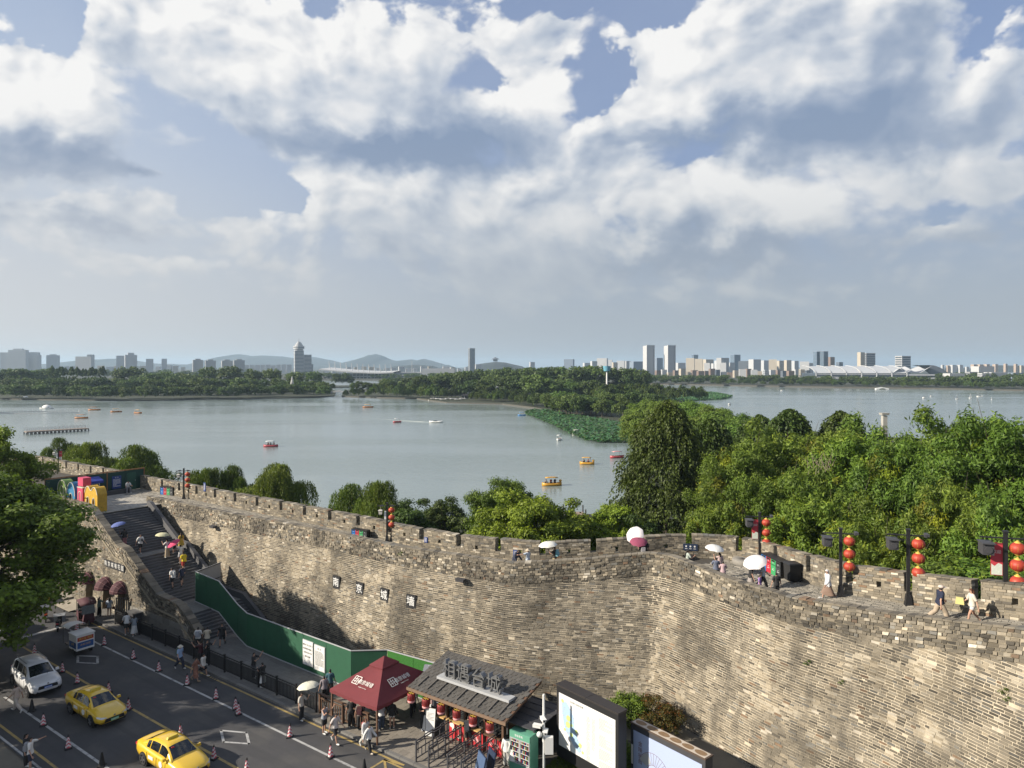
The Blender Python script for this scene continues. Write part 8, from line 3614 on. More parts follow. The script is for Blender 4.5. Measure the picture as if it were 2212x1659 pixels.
L_lotus = leaf_mat('lotus_leaf',(.075,.170,.070),.2,.5)
lotus('lotus_leaves',[(1134,894),(1150,889),(1185,889.5),(1212,896),(1292,909),(1372,924),(1380,958),(1330,957),(1290,957),(1262,951),(1225,936),(1190,918),(1155,903)],15000,5)
lotus('lotus_leaves',[(1380,866),(1430,861),(1500,850),(1540,849),(1583,857.5),(1560,863),(1500,866),(1440,870)],16000,6)
# promenade behind the lotus
mb = MB()
pr = [(1205,892),(1290,904.5),(1368,918),(1374,923),(1290,908.5),(1205,894.5)]
mb.prism([tuple(G(x,y,-3.9))[:2] for x,y in pr][::-1],-5.5,-3.9)
mb.build('promenade',mat('promenade_stone',(.36,.34,.30),.9,.1,.4,coords='World'))['kind'] = 'structure'

# ------------------------------------------------------------------ people: one body grown once over a skeleton, posed for each person
def grow_body():
 me = bpy.data.meshes.new('body_skeleton')
 bm = bmesh.new()
 J,Rr = {},{}

 def v(nm,co,r,par=None):
  J[nm] = bm.verts.new(co)
  Rr[nm] = r
  if par:
   bm.edges.new((J[par],J[nm]))
 v('pelvis',(0,0,.93),(.145,.105))
 v('waist',(0,.0,1.07),(.128,.09),'pelvis')
 v('chest',(0,.0,1.26),(.155,.105),'waist')
 v('collar',(0,.005,1.39),(.12,.075),'chest')
 v('neck',(0,.0,1.455),(.052,.052),'collar')
 v('skull',(0,-.01,1.52),(.06,.065),'neck')
 v('crown',(0,-.005,1.60),(.075,.09),'skull')
 v('top',(0,.005,1.665),(.05,.06),'crown')
 v('nose',(0,-.105,1.565),(.016,.012),'crown')
 for s_,k in ((-1,'L'),(1,'R')):
  v('sh' + k,(s_*.165,0,1.385),(.058,.055),'collar')
  v('ua' + k,(s_*.27,.0,1.26),(.047,.047),'sh' + k)
  v('el' + k,(s_*.365,.0,1.145),(.038,.038),'ua' + k)
  v('fa' + k,(s_*.45,-.0,1.04),(.036,.034),'el' + k)
  v('wr' + k,(s_*.535,-.0,.935),(.024,.020),'fa' + k)
  v('pa' + k,(s_*.580,-.0,.875),(.034,.018),'wr' + k)
  d = Vector((s_*.6,0,-.8)).normalized()
  sd = Vector((0,1,0))
  for i,(o_,ln) in enumerate(((-.030,.062),(-.010,.072),(.010,.068),(.028,.054))):
   b = Vector((s_*.592,o_,.858))
   v('f%d%s' % (i,k),b + d*ln*.45,(.0095,.0095),'pa' + k)
   v('g%d%s' % (i,k),b + d*ln + Vector((-s_*.018,0,-.002)),(.008,.008),'f%d%s' % (i,k))
  v('t0' + k,Vector((s_*.572,-.042,.875)),(.011,.011),'pa' + k)
  v('t1' + k,Vector((s_*.588,-.058,.838)),(.009,.009),'t0' + k)
  v('hp' + k,(s_*.088,0,.86),(.098,.095),'pelvis')
  v('th' + k,(s_*.098,-.005,.68),(.080,.080),'hp' + k)
  v('kn' + k,(s_*.102,-.008,.485),(.056,.058),'th' + k)
  v('ca' + k,(s_*.104,.012,.34),(.054,.056),'kn' + k)
  v('an' + k,(s_*.106,.012,.10),(.036,.038),'ca' + k)
  v('he' + k,(s_*.108,.02,.045),(.040,.040),'an' + k)
  v('to' + k,(s_*.118,-.13,.030),(.040,.026),'he' + k)
  v('tp' + k,(s_*.120,-.19,.024),(.026,.018),'to' + k)
 bm.verts.index_update()
 names = {vv.index: nm for nm,vv in J.items()}
 bm.to_mesh(me)
 bm.free()
 ob = bpy.data.objects.new('body_skeleton',me)
 COL.objects.link(ob)
 sk = ob.modifiers.new('skin','SKIN')
 sk.use_smooth_shade = True
 sub = ob.modifiers.new('sub','SUBSURF')
 sub.levels = sub.render_levels = 1
 for i,sv in enumerate(me.skin_vertices[0].data):
  sv.radius = Rr[names[i]]
  sv.use_root = names[i] == 'pelvis'
 dg = bpy.context.evaluated_depsgraph_get()
 res = bpy.data.meshes.new_from_object(ob.evaluated_get(dg))
 bpy.data.objects.remove(ob)
 n = len(res.vertices)
 V = np.empty(n*3,np.float32)
 res.vertices.foreach_get('co',V)
 V = V.reshape(-1,3).astype(float)
 F = [tuple(p.vertices) for p in res.polygons]
 return V,F

BV,BF = grow_body()
JT = {'spine': (0,0,.98),'head': (0,0,1.46)}
for s_,k in ((-1,'L'),(1,'R')):
 JT.update({'sh' + k: (s_*.165,0,1.385),'el' + k: (s_*.365,0,1.145),'hp' + k: (s_*.088,0,.88),'kn' + k: (s_*.102,-.005,.485),'an' + k: (s_*.106,.012,.085)})
SEG = {'pelvis': ((0,0,.86),(0,0,.99)),'torso': ((0,0,1.0),(0,0,1.40)),'head': ((0,0,1.49),(0,0,1.66))}
for s_,k in ((-1,'L'),(1,'R')):
 SEG.update({'ua' + k: ((s_*.19,0,1.355),(s_*.355,0,1.157)),'fa' + k: ((s_*.375,0,1.132),(s_*.61,0,.83)),'th' + k: ((s_*.095,0,.84),(s_*.102,0,.51)),'sn' + k: ((s_*.102,0,.46),(s_*.106,.01,.10)),'ft' + k: ((s_*.108,.03,.05),(s_*.119,-.18,.025))})
BN = list(SEG)

def seg_dist(P,a,b):
 a,b = np.array(a),np.array(b)
 ab = b - a
 t_ = np.clip(((P - a) @ ab)/(ab @ ab),0,1)
 return np.linalg.norm(P - (a + t_[:,None]*ab),axis=1)

Wt = np.stack([1.0/(seg_dist(BV,*SEG[b]) + .012)**5 for b in BN],1)
for i,b in enumerate(BN):                     # limbs do not pull on the other side of the body
 if b[-1] == 'L':
  Wt[BV[:,0] > .02,i] = 0
 if b[-1] == 'R':
  Wt[BV[:,0] < -.02,i] = 0
 if b[:2] in ('ua','fa'):
  Wt[np.abs(BV[:,0]) < .14,i] = 0
 if b[:2] == 'th':
  Wt[BV[:,2] > .97,i] = 0
Wt /= Wt.sum(1)[:,None]
PAR = {'pelvis': None,'torso': 'pelvis','head': 'torso'}
JNT = {'torso': 'spine','head': 'head'}
for k in 'LR':
 PAR.update({'ua' + k: 'torso','fa' + k: 'ua' + k,'th' + k: 'pelvis','sn' + k: 'th' + k,'ft' + k: 'sn' + k})
 JNT.update({'ua' + k: 'sh' + k,'fa' + k: 'el' + k,'th' + k: 'hp' + k,'sn' + k: 'kn' + k,'ft' + k: 'an' + k})

def RX(a):
 return Matrix.Rotation(math.radians(a),4,'X')

def RY(a):
 return Matrix.Rotation(math.radians(a),4,'Y')

def RZ(a):
 return Matrix.Rotation(math.radians(a),4,'Z')

def pose_mats(po):
 """po: joint rotations in degrees. The figure faces -y; positive pitch swings a limb forward (towards -y)."""
 R_ = {}
 R_['torso'] = RZ(po.get('twist',0)) @ RX(po.get('bend',0))
 R_['head'] = RX(po.get('nod',0)) @ RZ(po.get('look',0))
 for s_,k in ((-1,'L'),(1,'R')):
  down = s_*31 + s_*-po.get('out' + k,8)*1.0       # from the growing pose to hanging arms
  R_['ua' + k] = RX(-po.get('arm' + k,0)) @ RZ(s_*po.get('in' + k,0)) @ RY(down)
  # the elbow closes forward and up
  ax = Vector((-s_*.8*0 + 1,0,0))
  R_['fa' + k] = RY(-s_*38) @ RZ(s_*-po.get('cross' + k,0)) @ RX(-po.get('elb' + k,12)) @ RY(s_*38)
  R_['th' + k] = RX(-po.get('leg' + k,0)) @ RY(-s_*po.get('spread' + k,0))
  R_['sn' + k] = RX(po.get('kn' + k,0))
  R_['ft' + k] = RX(po.get('ank' + k,0))
 M_ = {'pelvis': Matrix.Identity(4)}
 for b in BN:
  if b == 'pelvis':
   continue
  j = Vector(JT[JNT[b]])
  M_[b] = M_[PAR[b]] @ Matrix.Translation(j) @ R_[b] @ Matrix.Translation(-j)
 return M_

def skin(P,W,M_):
 out_ = np.zeros_like(P)
 H = np.concatenate([P,np.ones((len(P),1))],1)
 for i,b in enumerate(BN):
  w = W[:,i]
  if w.max() < 1e-4:
   continue
  out_ += w[:,None]*(H @ np.array(M_[b]).T)[:,:3]
 return out_

# normals of the grown body, to hang the clothes on
FN = np.zeros_like(BV)
for f in BF:
 a,b,c = BV[f[0]],BV[f[1]],BV[f[2]]
 n_ = np.cross(b - a,c - a)
 for i in f:
  FN[i] += n_
FN /= np.linalg.norm(FN,axis=1)[:,None] + 1e-9
FC = np.array([BV[list(f)].mean(0) for f in BF])
armw = np.array([Wt[list(f)][:,[BN.index(b) for b in ('uaL','uaR','faL','faR')]].sum(1).mean() for f in BF])
legw = np.array([Wt[list(f)][:,[BN.index(b) for b in ('thL','thR','snL','snR')]].sum(1).mean() for f in BF])
ax_ = np.abs(FC[:,0])
is_arm = ax_ > .175
is_head = (FC[:,2] > 1.455) & (ax_ < .15)

def region(kind):
 z = FC[:,2]
 if kind == 'tee':
  return (~is_head) & (z > .90) & (z < 1.445) & ((~is_arm) | (ax_ < .335)) & ~((ax_ > .4))
 if kind == 'vest':
  return (~is_head) & (z > .90) & (z < 1.43) & (ax_ < .185)
 if kind == 'long':
  return (~is_head) & (((z > .86) & (z < 1.45) & ~is_arm) | (is_arm & (ax_ < .53)))
 if kind == 'trousers':
  return (z < 1.0) & (z > .085) & (ax_ < .24) & ~((ax_ > .2) & (z > .85))
 if kind == 'shorts':
  return (z < 1.0) & (z > .53) & (ax_ < .24) & ~((ax_ > .2) & (z > .85))
 if kind == 'hot':
  return (z < 1.0) & (z > .72) & (ax_ < .24) & ~((ax_ > .2) & (z > .85))
 if kind == 'shoes':
  return z < .085
 if kind == 'socks':
  return (z < .2) & (z > .08) & (ax_ < .24)
 if kind == 'hair':
  return is_head & ((z > 1.612) | ((FC[:,1] > -.028) & (z > 1.50))) & (FC[:,2] > 1.49)
 if kind == 'capband':
  return is_head & (z > 1.60)

REG = {k_: region(k_) for k_ in ('tee','vest','long','trousers','shorts','hot','shoes','socks','hair','capband')}
CM = {}

def cloth_mat(c,nm='cloth'):
 key = nm + '_%02x%02x%02x' % tuple(int(max(0,min(1,x))*255) for x in c)
 return mat('cloth_' + str(len(CM)) if key not in CM else CM[key],c,.85,.10,9) if key not in CM and not CM.update({key: 'cloth_' + str(len(CM))}) else MATS[CM[key]]

m_skin = mat('skin',(.46,.27,.19),.6,.04,6)
m_eye = mat('eye_dark',(.02,.015,.012),.4,0)

def garment(kind,off,M_,hem=0.0):
 fs_ = [f for f,k in zip(BF,REG[kind]) if k]
 idx = sorted({i for f in fs_ for i in f})
 mp_ = {i: k for k,i in enumerate(idx)}
 P = BV[idx].copy()
 N_ = FN[idx]
 o_ = np.full(len(idx),off)
 if kind in ('tee','vest','long'):
  torso = np.abs(P[:,0]) < .19
  o_ = o_ + np.where(torso,np.clip((1.15 - P[:,2])/.25,0,1)*hem,0)
  o_ = np.where(torso & (P[:,2] > 1.36),off*.6,o_)
 if kind in ('trousers','shorts'):
  o_ = o_ + np.clip((.86 - P[:,2])/.5,0,1)*hem
 P = P + N_*o_[:,None]
 if kind in ('tee','vest','long'):
  low = P[:,2] < .95
  P[low & (np.abs(P[:,0]) < .2),2] -= .05
 P = skin(P,Wt[idx],M_)
 return raw_mesh(kind,P,[tuple(mp_[i] for i in f) for f in fs_],m_skin,smooth=True)

def skirt_mesh(top,bottom,r0,r1,M_,sway=0,n=18,front=0):
 V,k = [],7
 for i in range(k):
  f = i/(k - 1)
  z = top + (bottom - top)*f
  for j in range(n):
   a = 2*PI*j/n
   r = r0 + (r1 - r0)*f
   fl = 1 + .05*f*math.sin(a*5 + 1)
   V.append((r*fl*1.12*math.cos(a),r*fl*.86*math.sin(a) + sway*f,z))
 F = [(i*n + j,i*n + (j + 1) % n,(i + 1)*n + (j + 1) % n,(i + 1)*n + j) for i in range(k - 1) for j in range(n)]
 V = np.array(V)
 mid = np.array(M_['pelvis'])
 # follow the swing of the thighs a little
 for s_,b in ((-1,'thL'),(1,'thR')):
  w = np.clip((top - V[:,2])/.45,0,1)*np.clip(.5 + s_*V[:,0]/.12*.5,0,1)*.75
  Q = (np.concatenate([V,np.ones((len(V),1))],1) @ np.array(M_[b]).T)[:,:3]
  V = V*(1 - w[:,None]) + Q*w[:,None]
 return raw_mesh('skirt',V,F,m_skin,smooth=True)

STAND = {}
POSES = {
 'stand': dict(armL=4,armR=-2,elbL=14,elbR=10,legL=3,legR=-2),
 'walk': dict(armL=-20,armR=22,elbL=18,elbR=28,legL=24,knL=8,legR=-18,knR=26,bend=4,ankR=14),
 'walk2': dict(armL=22,armR=-20,elbL=26,elbR=16,legR=23,knR=8,legL=-16,knL=24,bend=4,ankL=12),
 'climb': dict(armL=18,armR=-10,elbL=30,elbR=20,legL=46,knL=62,legR=-6,knR=8,bend=12),
 'phone': dict(armL=34,armR=32,elbL=86,elbR=84,crossL=24,crossR=24,nod=24,legL=4,legR=-3),
 'photo': dict(armL=60,armR=78,elbL=70,elbR=74,inL=14,inR=10,legL=3,legR=-3),
 'up': dict(armL=140,armR=20,elbL=25,elbR=20,outL=14,bend=-4,legL=3),
 'reach': dict(armR=70,outR=40,elbR=12,armL=8,elbL=20,legL=5,legR=-4),
 'lean': dict(bend=34,armL=44,armR=40,elbL=42,elbR=46,nod=-8,legL=10,legR=-12,knR=4),
 'bend': dict(bend=52,armL=30,armR=36,elbL=40,elbR=30,nod=10,legL=8,legR=0),
 'sit': dict(legL=86,knL=84,legR=84,knR=80,spreadL=8,spreadR=8,armL=38,armR=44,elbL=62,elbR=70,bend=22,nod=26),
 'shade': dict(armR=42,elbR=104,armL=4,elbL=14,legL=3,legR=-3),
 'shadewalk': dict(armR=42,elbR=104,armL=-14,elbL=20,legL=20,knL=8,legR=-15,knR=20,bend=3),
 }
MAKE = {'n': 0}
BODY_OUT = {}

def person(label,p,face,pose,h=1.70,top=('tee',(.7,.7,.68)),bot=('trousers',(.03,.03,.035)),hair=(.018,.014,.012),long_hair=0,hat=None,shoes=(.65,.65,.63),skin_c=None,width=1.0,group=None,dress=None,hood=False,extra=None):
 """face: direction the figure looks to, as an angle in plan (0 = towards +x)"""
 po = dict(POSES[pose])
 if extra:
  po.update(extra)
 M_ = pose_mats(po)
 t = thing('person',label,'person',(0,0,0),face + PI/2,group)
 KIDS[t.name] = []
 P = skin(BV,Wt,M_)
 low = P[:,2].min() if pose != 'sit' else 0.0
 s_ = h/1.70
 t.scale = (s_*width,s_*width,s_)
 t.location = (p[0],p[1],p[2] - low*s_)
 if pose == 'sit':
  t.location = (p[0],p[1],p[2] - .78*s_)
 body = link('body',raw_mesh('body',P,BF,m_skin,smooth=True),t)
 KIDS[t.name].append(body)

 def add(nm,me,c):
  me.materials.clear()
  me.materials.append(c if isinstance(c,bpy.types.Material) else cloth_mat(c))
  o_ = link(nm,me,t)
  KIDS[t.name].append(o_)
  return o_
 mb_ = MB()
 for e in (-.032,.032):
  mb_.ball((e,-.094,1.592),.012,6)
 mb_.box((0,-.088,1.527),(.045,.012,.010))
 H4 = M_['head']
 mb_.V = [H4 @ v for v in mb_.V]
 add('eyes',mb_.mesh('eyes',m_eye),m_eye)
 if dress:
  add('dress',garment('tee' if dress[2] == 'short' else ('long' if dress[2] == 'long' else 'vest'),.026,M_,.03),dress[0])
  add('skirt',skirt_mesh(1.06,dress[1],.135,.27,M_),dress[0])
 else:
  add({'tee': 'shirt','vest': 'vest','long': 'jacket'}[top[0]],garment(top[0],.026 if top[0] != 'long' else .032,M_,.035),top[1])
  if bot[0] == 'skirt':
   add('skirt',skirt_mesh(1.02,bot[2] if len(bot) > 2 else .58,.135,.24,M_),bot[1])
  else:
   add(bot[0] if bot[0] != 'hot' else 'shorts',garment(bot[0],.018,M_,.03),bot[1])
 add('shoes',garment('shoes',.012,M_),shoes)
 if hood:
  add('hood',garment('hair',.035,M_),hood)
 else:
  add('hair',garment('hair',.018,M_),hair)
 if long_hair:
  V,F = [],[]
  k,n = 7,8
  for i in range(k):
   f = i/(k - 1)
   for j in range(n):
    a = 2*PI*j/n
    V.append((.085*(1 - .25*f)*math.cos(a),.075 + .05*f*.6 + .035*math.sin(a),1.60 - long_hair*f))
  F = [(i*n + j,i*n + (j + 1) % n,(i + 1)*n + (j + 1) % n,(i + 1)*n + j) for i in range(k - 1) for j in range(n)]
  V = np.array(V)
  Q = (np.concatenate([V,np.ones((len(V),1))],1) @ np.array(M_['head']).T)[:,:3]
  add('hair',raw_mesh('hair',Q,F,m_skin,smooth=True),hair)
 if hat:
  mb_ = MB()
  if hat[0] == 'cap':
   mb_.ball((0,.0,1.625),.105,12,sc_=(1,1.1,.72))
   mb_.box((0,-.135,1.615),(.15,.12,.015))
  else:
   mb_.ball((0,.0,1.63),.10,12,sc_=(1,1.1,.75))
   mb_.lathe([(.09,1.615),(.185,1.585),(.19,1.58)],16,closed=False)
  mb_.V = [H4 @ v for v in mb_.V]
  add('hat',mb_.mesh('hat',m_skin),hat[1])
 MATW = Matrix.Translation(t.location) @ Matrix.Rotation(face + PI/2,4,'Z') @ Matrix.Diagonal((s_*width,s_*width,s_,1))
 info = {'t': t,'M': M_,'W': MATW,'s': s_,'face': face,'rhand': MATW @ (M_['faR'] @ Vector((.60,-.02,.845))),'lhand': MATW @ (M_['faL'] @ Vector((-.60,-.02,.845))),'back': MATW @ (M_['torso'] @ Vector((0,.17,1.22))),'top': MATW @ (M_['head'] @ Vector((0,0,1.68)))}
 MAKE['n'] += 1
 return info

def umbrella(label,hand,lean,col,R_=.58,up=.75,under=None,shaft_m=None):
 """an open umbrella held at the hand, leaning along the given plan vector"""
 d = Vector((lean[0],lean[1],1.0)).normalized()
 t = thing('umbrella',label,'umbrella',hand,0)
 t.rotation_euler = d.to_track_quat('Z','Y').to_euler()
 KIDS[t.name] = []
 n,k = 8,4
 mb_ = MB()
 for g_ in range(n):
  vv = []
  for i in range(k + 1):
   f = i/k
   r = R_*math.sin(f*1.25)/math.sin(1.25)
   z = up - R_*.40*(1 - math.cos(f*1.25))/(1 - math.cos(1.25))
   for j in range(5):
    a = 2*PI*(g_ + j/4)/n
    sc = 1 - .055*math.sin(PI*j/4)*f
    vv.append((r*sc*math.cos(a),r*sc*math.sin(a),z + .02*f*math.sin(PI*j/4)))
  mb_.add(vv,[(i*5 + j,i*5 + j + 1,(i + 1)*5 + j + 1,(i + 1)*5 + j) for i in range(k) for j in range(4)],smooth=True)
 mb_.build('canopy',col if isinstance(col,bpy.types.Material) else cloth_mat(col),t)
 mb_ = MB()
 mb_.tube((0,0,-.12),(0,0,up + .07),.011,n=6)
 mb_.build('shaft',m_dgrey,t)
 mb_ = MB()
 mb_.tube((0,0,-.14),(0,0,.02),.02,n=7)
 mb_.build('handle',m_trim,t)
 mb_ = MB()
 for g_ in range(n):
  a = 2*PI*g_/n
  mb_.bar((0,0,up - .18),(R_*.55*math.cos(a),R_*.55*math.sin(a),up - .10),.008,.008)
 mb_.build('rib',m_dgrey,t)
 return t

def backpack(label,inf,c,s_=1.0,name='backpack',cat='backpack'):
 t = thing(name,label,cat,inf['back'],inf['face'] + PI/2)
 KIDS[t.name] = []
 M4 = (inf['W'].to_3x3().normalized().inverted() @ (inf['W'].to_3x3() @ inf['M']['torso'].to_3x3())).to_4x4()
 mb_ = MB()
 mb_.box((0,.02,0),(.29*s_,.15*s_,.40*s_),taper=.86)
 mb_.box((0,.11*s_,-.06),(.22*s_,.06,.20*s_),taper=.9)
 bm = mb_.build('pack',cloth_mat(c),t)
 mb_ = MB()
 for e in (-.11,.11):
  mb_.bar((e*s_,-.06,.17*s_),(e*s_,-.07,-.15*s_),.035,.012,up=(0,1,0))
 mb_.build('strap',cloth_mat(tuple(x*.7 for x in c)),t)
 return t

def bag(label,p,rz,c,w=.26,h=.20,strap=.5):
 t = thing('bag',label,'bag',p,rz)
 KIDS[t.name] = []
 mb_ = MB()
 mb_.box((0,0,-strap - h/2),(w,.09,h),taper=.9)
 mb_.build('pouch',cloth_mat(c),t)
 mb_ = MB()
 for e in (-1,1):
  mb_.bar((0,0,0),(e*w*.42,0,-strap),.02,.012)
 mb_.build('strap',cloth_mat(tuple(x*.7 for x in c)),t)
 return t

TOCAM = -PI/2
AW,AE = math.atan2(-U.y,-U.x),math.atan2(U.y,U.x)           # along the street, away to the left / towards the right
WHITE,OFFW,BLACK,NAVY,GREY,TAN,KHAKI = (.68,.68,.66),(.56,.53,.47),(.020,.020,.022),(.025,.032,.06),(.28,.29,.31),(.42,.30,.20),(.36,.30,.22)

def q6(x,y,z=0.0):
 return G((x*.46293)/1.8517,(2304 + y*.46293)/1.8517,z)

def q7(x,y,z=.12):
 return Z7(x,y,z)

def q5(x,y,z):
 return Z5(x,y,z)

def r1(x,y,z):
 return G((2900 + x*.5407)/1.8517,(2000 + y*.5407)/1.8517,z)

def z3(x,y,z):
 return G((1900 + x*.46293)/1.8517,(2050 + y*.46293)/1.8517,z)

# --- road and pavement
person('man in beige shirt and pale trousers walking past the white car',q6(143,1172),AW + .5,'walk',1.72,('tee',(.50,.40,.33)),('trousers',(.50,.44,.38)))
i_ = person('man in white tee and navy shorts at the bottom left edge, arm stretched out',q6(262,1680),AE + .9,'reach',1.74,('tee',WHITE),('shorts',NAVY))
backpack('grey backpack worn by the man in white tee at the bottom left edge',i_,GREY)
person('person in black behind the man in white tee at the bottom left edge',q6(228,1640),AE + .7,'stand',1.72,('tee',BLACK),('trousers',BLACK),long_hair=.2)
person('man in white tee leaning on the railing by the steel cabinet',q6(1095,508,.12),PI/2 + .6,'lean',1.72,('tee',WHITE),('shorts',(.05,.05,.045)))
person('woman in grey top and white skirt leaning on the railing by the steel cabinet',q6(1160,520,.12),PI/2 + .6,'lean',1.62,('tee',(.22,.25,.28)),('skirt',WHITE,.25),long_hair=.25)
i_ = person('man with white hat and light blue shirt walking along the kerb',q6(1555,805),AE + .1,'walk2',1.70,('tee',(.30,.42,.62)),('trousers',(.03,.035,.06)),hat=('brim',(.62,.58,.48)))
backpack('green backpack with a pale rolled cover worn by the man in the light blue shirt',i_,(.10,.14,.11),1.1)
person('woman in loose brown patterned dress on the road edge',q6(1690,908),AE + .4,'walk',1.62,dress=(mat('patterned_dress',(.24,.11,.075),.8,.55,9),.30,'short'),shoes=(.4,.3,.2))
i_ = person('woman in white knit top and black skirt beside the woman in the patterned dress',q6(1755,872),AE + .3,'walk2',1.60,('long',(.60,.57,.52)),('skirt',BLACK,.55),long_hair=.3)
person('man in black tee holding a phone to his face at the railing',q6(1735,770,.12),AW + .4,'photo',1.72,('tee',(.05,.012,.016)),('trousers',BLACK))
person('man in black tee and cap drinking behind the railing',q6(1790,760,.12),AE,'photo',1.72,('tee',BLACK),('trousers',BLACK))
i_ = person('man in white tee with grey backpack at the foot of the stairs',q6(1712,640,.12),PI/2 + .2,'stand',1.72,('tee',WHITE),('trousers',BLACK))
backpack('light grey backpack worn at the foot of the stairs',i_,(.34,.36,.40))
person('man in cream tee at the foot of the stairs, hands at his waist',q6(1790,640,.12),AW - .5,'phone',1.72,('tee',(.55,.49,.38)),('trousers',(.08,.08,.08)))
person('man in black tee and shorts stepping off the stairs',q6(1920,605,.12),TOCAM + .2,'walk',1.76,('tee',BLACK),('shorts',BLACK),shoes=(.03,.03,.03))
person('man in black vest with a green towel behind the railing',q7(-20,880),AE + .5,'photo',1.72,('tee',BLACK),('trousers',(.04,.045,.06)))
person('woman in black top and white skirt behind the railing',q7(60,960),AW,'phone',1.62,('tee',BLACK),('skirt',WHITE,.35))
person('woman in grey tee with a dark strap beside the canopy corner',q7(590,1090),PI/2 + .3,'stand',1.66,('tee',(.24,.21,.23)),('trousers',BLACK))
person('man in teal tee standing behind the canopy corner',q7(640,1040),PI/2,'stand',1.74,('tee',(.035,.10,.13)),('trousers',BLACK))
i_ = person('person in white tee and black trousers under the cream sunshade on the pavement',q7(392,1245,.02),AE + .2,'shade',1.66,('tee',OFFW),('trousers',(.02,.022,.026)),long_hair=.2)
umbrella('cream white sunshade held on the pavement by the railing',i_['rhand'],(-.15,.1),(.66,.64,.52),.66)
person('boy in grey sleeveless shirt and black shorts drinking by the wooden railing',q7(590,1360,.02),AE + .1,'photo',1.66,('vest',(.30,.32,.36)),('shorts',BLACK),shoes=WHITE)
i_ = person('man in white tee with a black backpack walking by the wooden railing',q7(685,1445,.0),AE,'walk',1.74,('tee',(.58,.53,.50)),('shorts',BLACK),shoes=WHITE)
backpack('black backpack worn by the walking man near the wooden railing',i_,BLACK,1.1)
i_ = person('woman with reddish hair in pale long clothes and a pink backpack',q7(945,1480,.02),AE - .2,'walk2',1.62,('long',(.52,.52,.52)),('trousers',(.50,.49,.44)),hair=(.10,.025,.012),long_hair=.18)
backpack('pink backpack of the woman with reddish hair',i_,(.48,.15,.15),.8)
person('woman in white jacket and black trousers walking at the kerb',q7(975,1525,.0),AE,'walk',1.60,('long',WHITE),('trousers',BLACK),shoes=(.55,.48,.40))
# --- under the canopy and at the kiosk
person('man in black jersey with white lettering under the canopy',q7(825,1310),PI/2,'stand',1.74,('tee',BLACK),('trousers',BLACK))
i_ = person('person with a dark red backpack under the canopy',q7(900,1330),PI/2,'stand',1.66,('tee',(.16,.13,.12)),('trousers',BLACK))
backpack('dark red backpack under the canopy',i_,(.10,.03,.035),1.1)
person('woman bending over the stall in a white top and jeans',q7(1085,1330),PI/2 + .4,'bend',1.64,('tee',WHITE),('trousers',(.06,.08,.12)))
person('woman in black jacket and white shorts at the canopy edge',q7(1175,1320),PI/2,'stand',1.64,('long',BLACK),('hot',WHITE),long_hair=.3)
i_ = person('man in white tee with a cross body strap beside the first drum lantern',q7(1355,1205),TOCAM + .2,'walk',1.74,('tee',WHITE),('trousers',BLACK),shoes=BLACK)
person('man in black reading his phone by the white poster boards',q7(1450,1325),TOCAM + .3,'phone',1.72,('tee',BLACK),('trousers',BLACK),shoes=(.45,.45,.5))
i_ = person('man in black with a backpack waiting at the kiosk counter',q7(1835,1480),PI/2 - .2,'phone',1.74,('tee',BLACK),('shorts',BLACK))
backpack('black backpack of the man at the kiosk counter',i_,(.05,.055,.07),1.1)
person('woman with a black bag in white top and grey trousers at the vending machine',q7(2165,1640),PI/2 - .6,'stand',1.64,('long',WHITE),('trousers',(.42,.42,.40)),hair=(.02,.016,.014),long_hair=.1)
person('woman in white dress with a ponytail at the vending machine',q7(2225,1665),PI/2 - .4,'stand',1.60,dress=(WHITE,.52,'long'),long_hair=.36)
# --- by the museum wall
person('woman in green tee and black trousers phoning beside the tuk-tuk',q6(858,352,.1),PI/2 - .5,'photo',1.66,('tee',(.09,.14,.12)),('trousers',BLACK),long_hair=.25)
person('man in dark tee pointing at the awnings',q6(940,262,.1),PI/2 - .3,'reach',1.78,('tee',(.05,.05,.042)),('trousers',(.10,.09,.07)),hat=('cap',(.10,.08,.06)))
i_ = person('woman in blue white top and shorts with a brown bag by the railing start',q6(945,355,.1),PI/2 + .3,'stand',1.64,('tee',(.36,.42,.50)),('hot',(.25,.23,.2)),long_hair=.2)
bag('brown shoulder bag of the woman near the tuk-tuk',i_['lhand'] + Vector((0,-.1,.6)),.3,(.14,.05,.03))
person('child in dark clothes by the museum wall',q6(1015,290,.1),PI/2,'stand',1.25,('tee',(.06,.07,.09)),('shorts',BLACK))

# --- on the stairs
def st_z(s_):
 for (s0,zt,n) in flights:
  if s0 <= s_ <= s0 + n*STEP:
   return zt - RISE*(int((s_ - s0)/STEP) + 1)
 if s_ < -68.05:
  return PZ
 if -62.65 < s_ < -61.4:
  return 4.6
 if -56.1 < s_ < -52.8:
  return 1.6
 return .12

def on_stairs(xv,yv):
 """point of the stairs seen at a pixel of the photograph"""
 best = None
 for s_ in np.arange(-70,-50,.05):
  z = st_z(s_)
  p = G(xv,yv,z)
  sp,dp = sd_of(p)
  e = abs(sp - s_)
  if best is None or e < best[0]:
   best = (e,p)
 return best[1]

def s5(x,y):
 return on_stairs((x*.46293)/1.8517,(1700 + y*.46293)/1.8517)

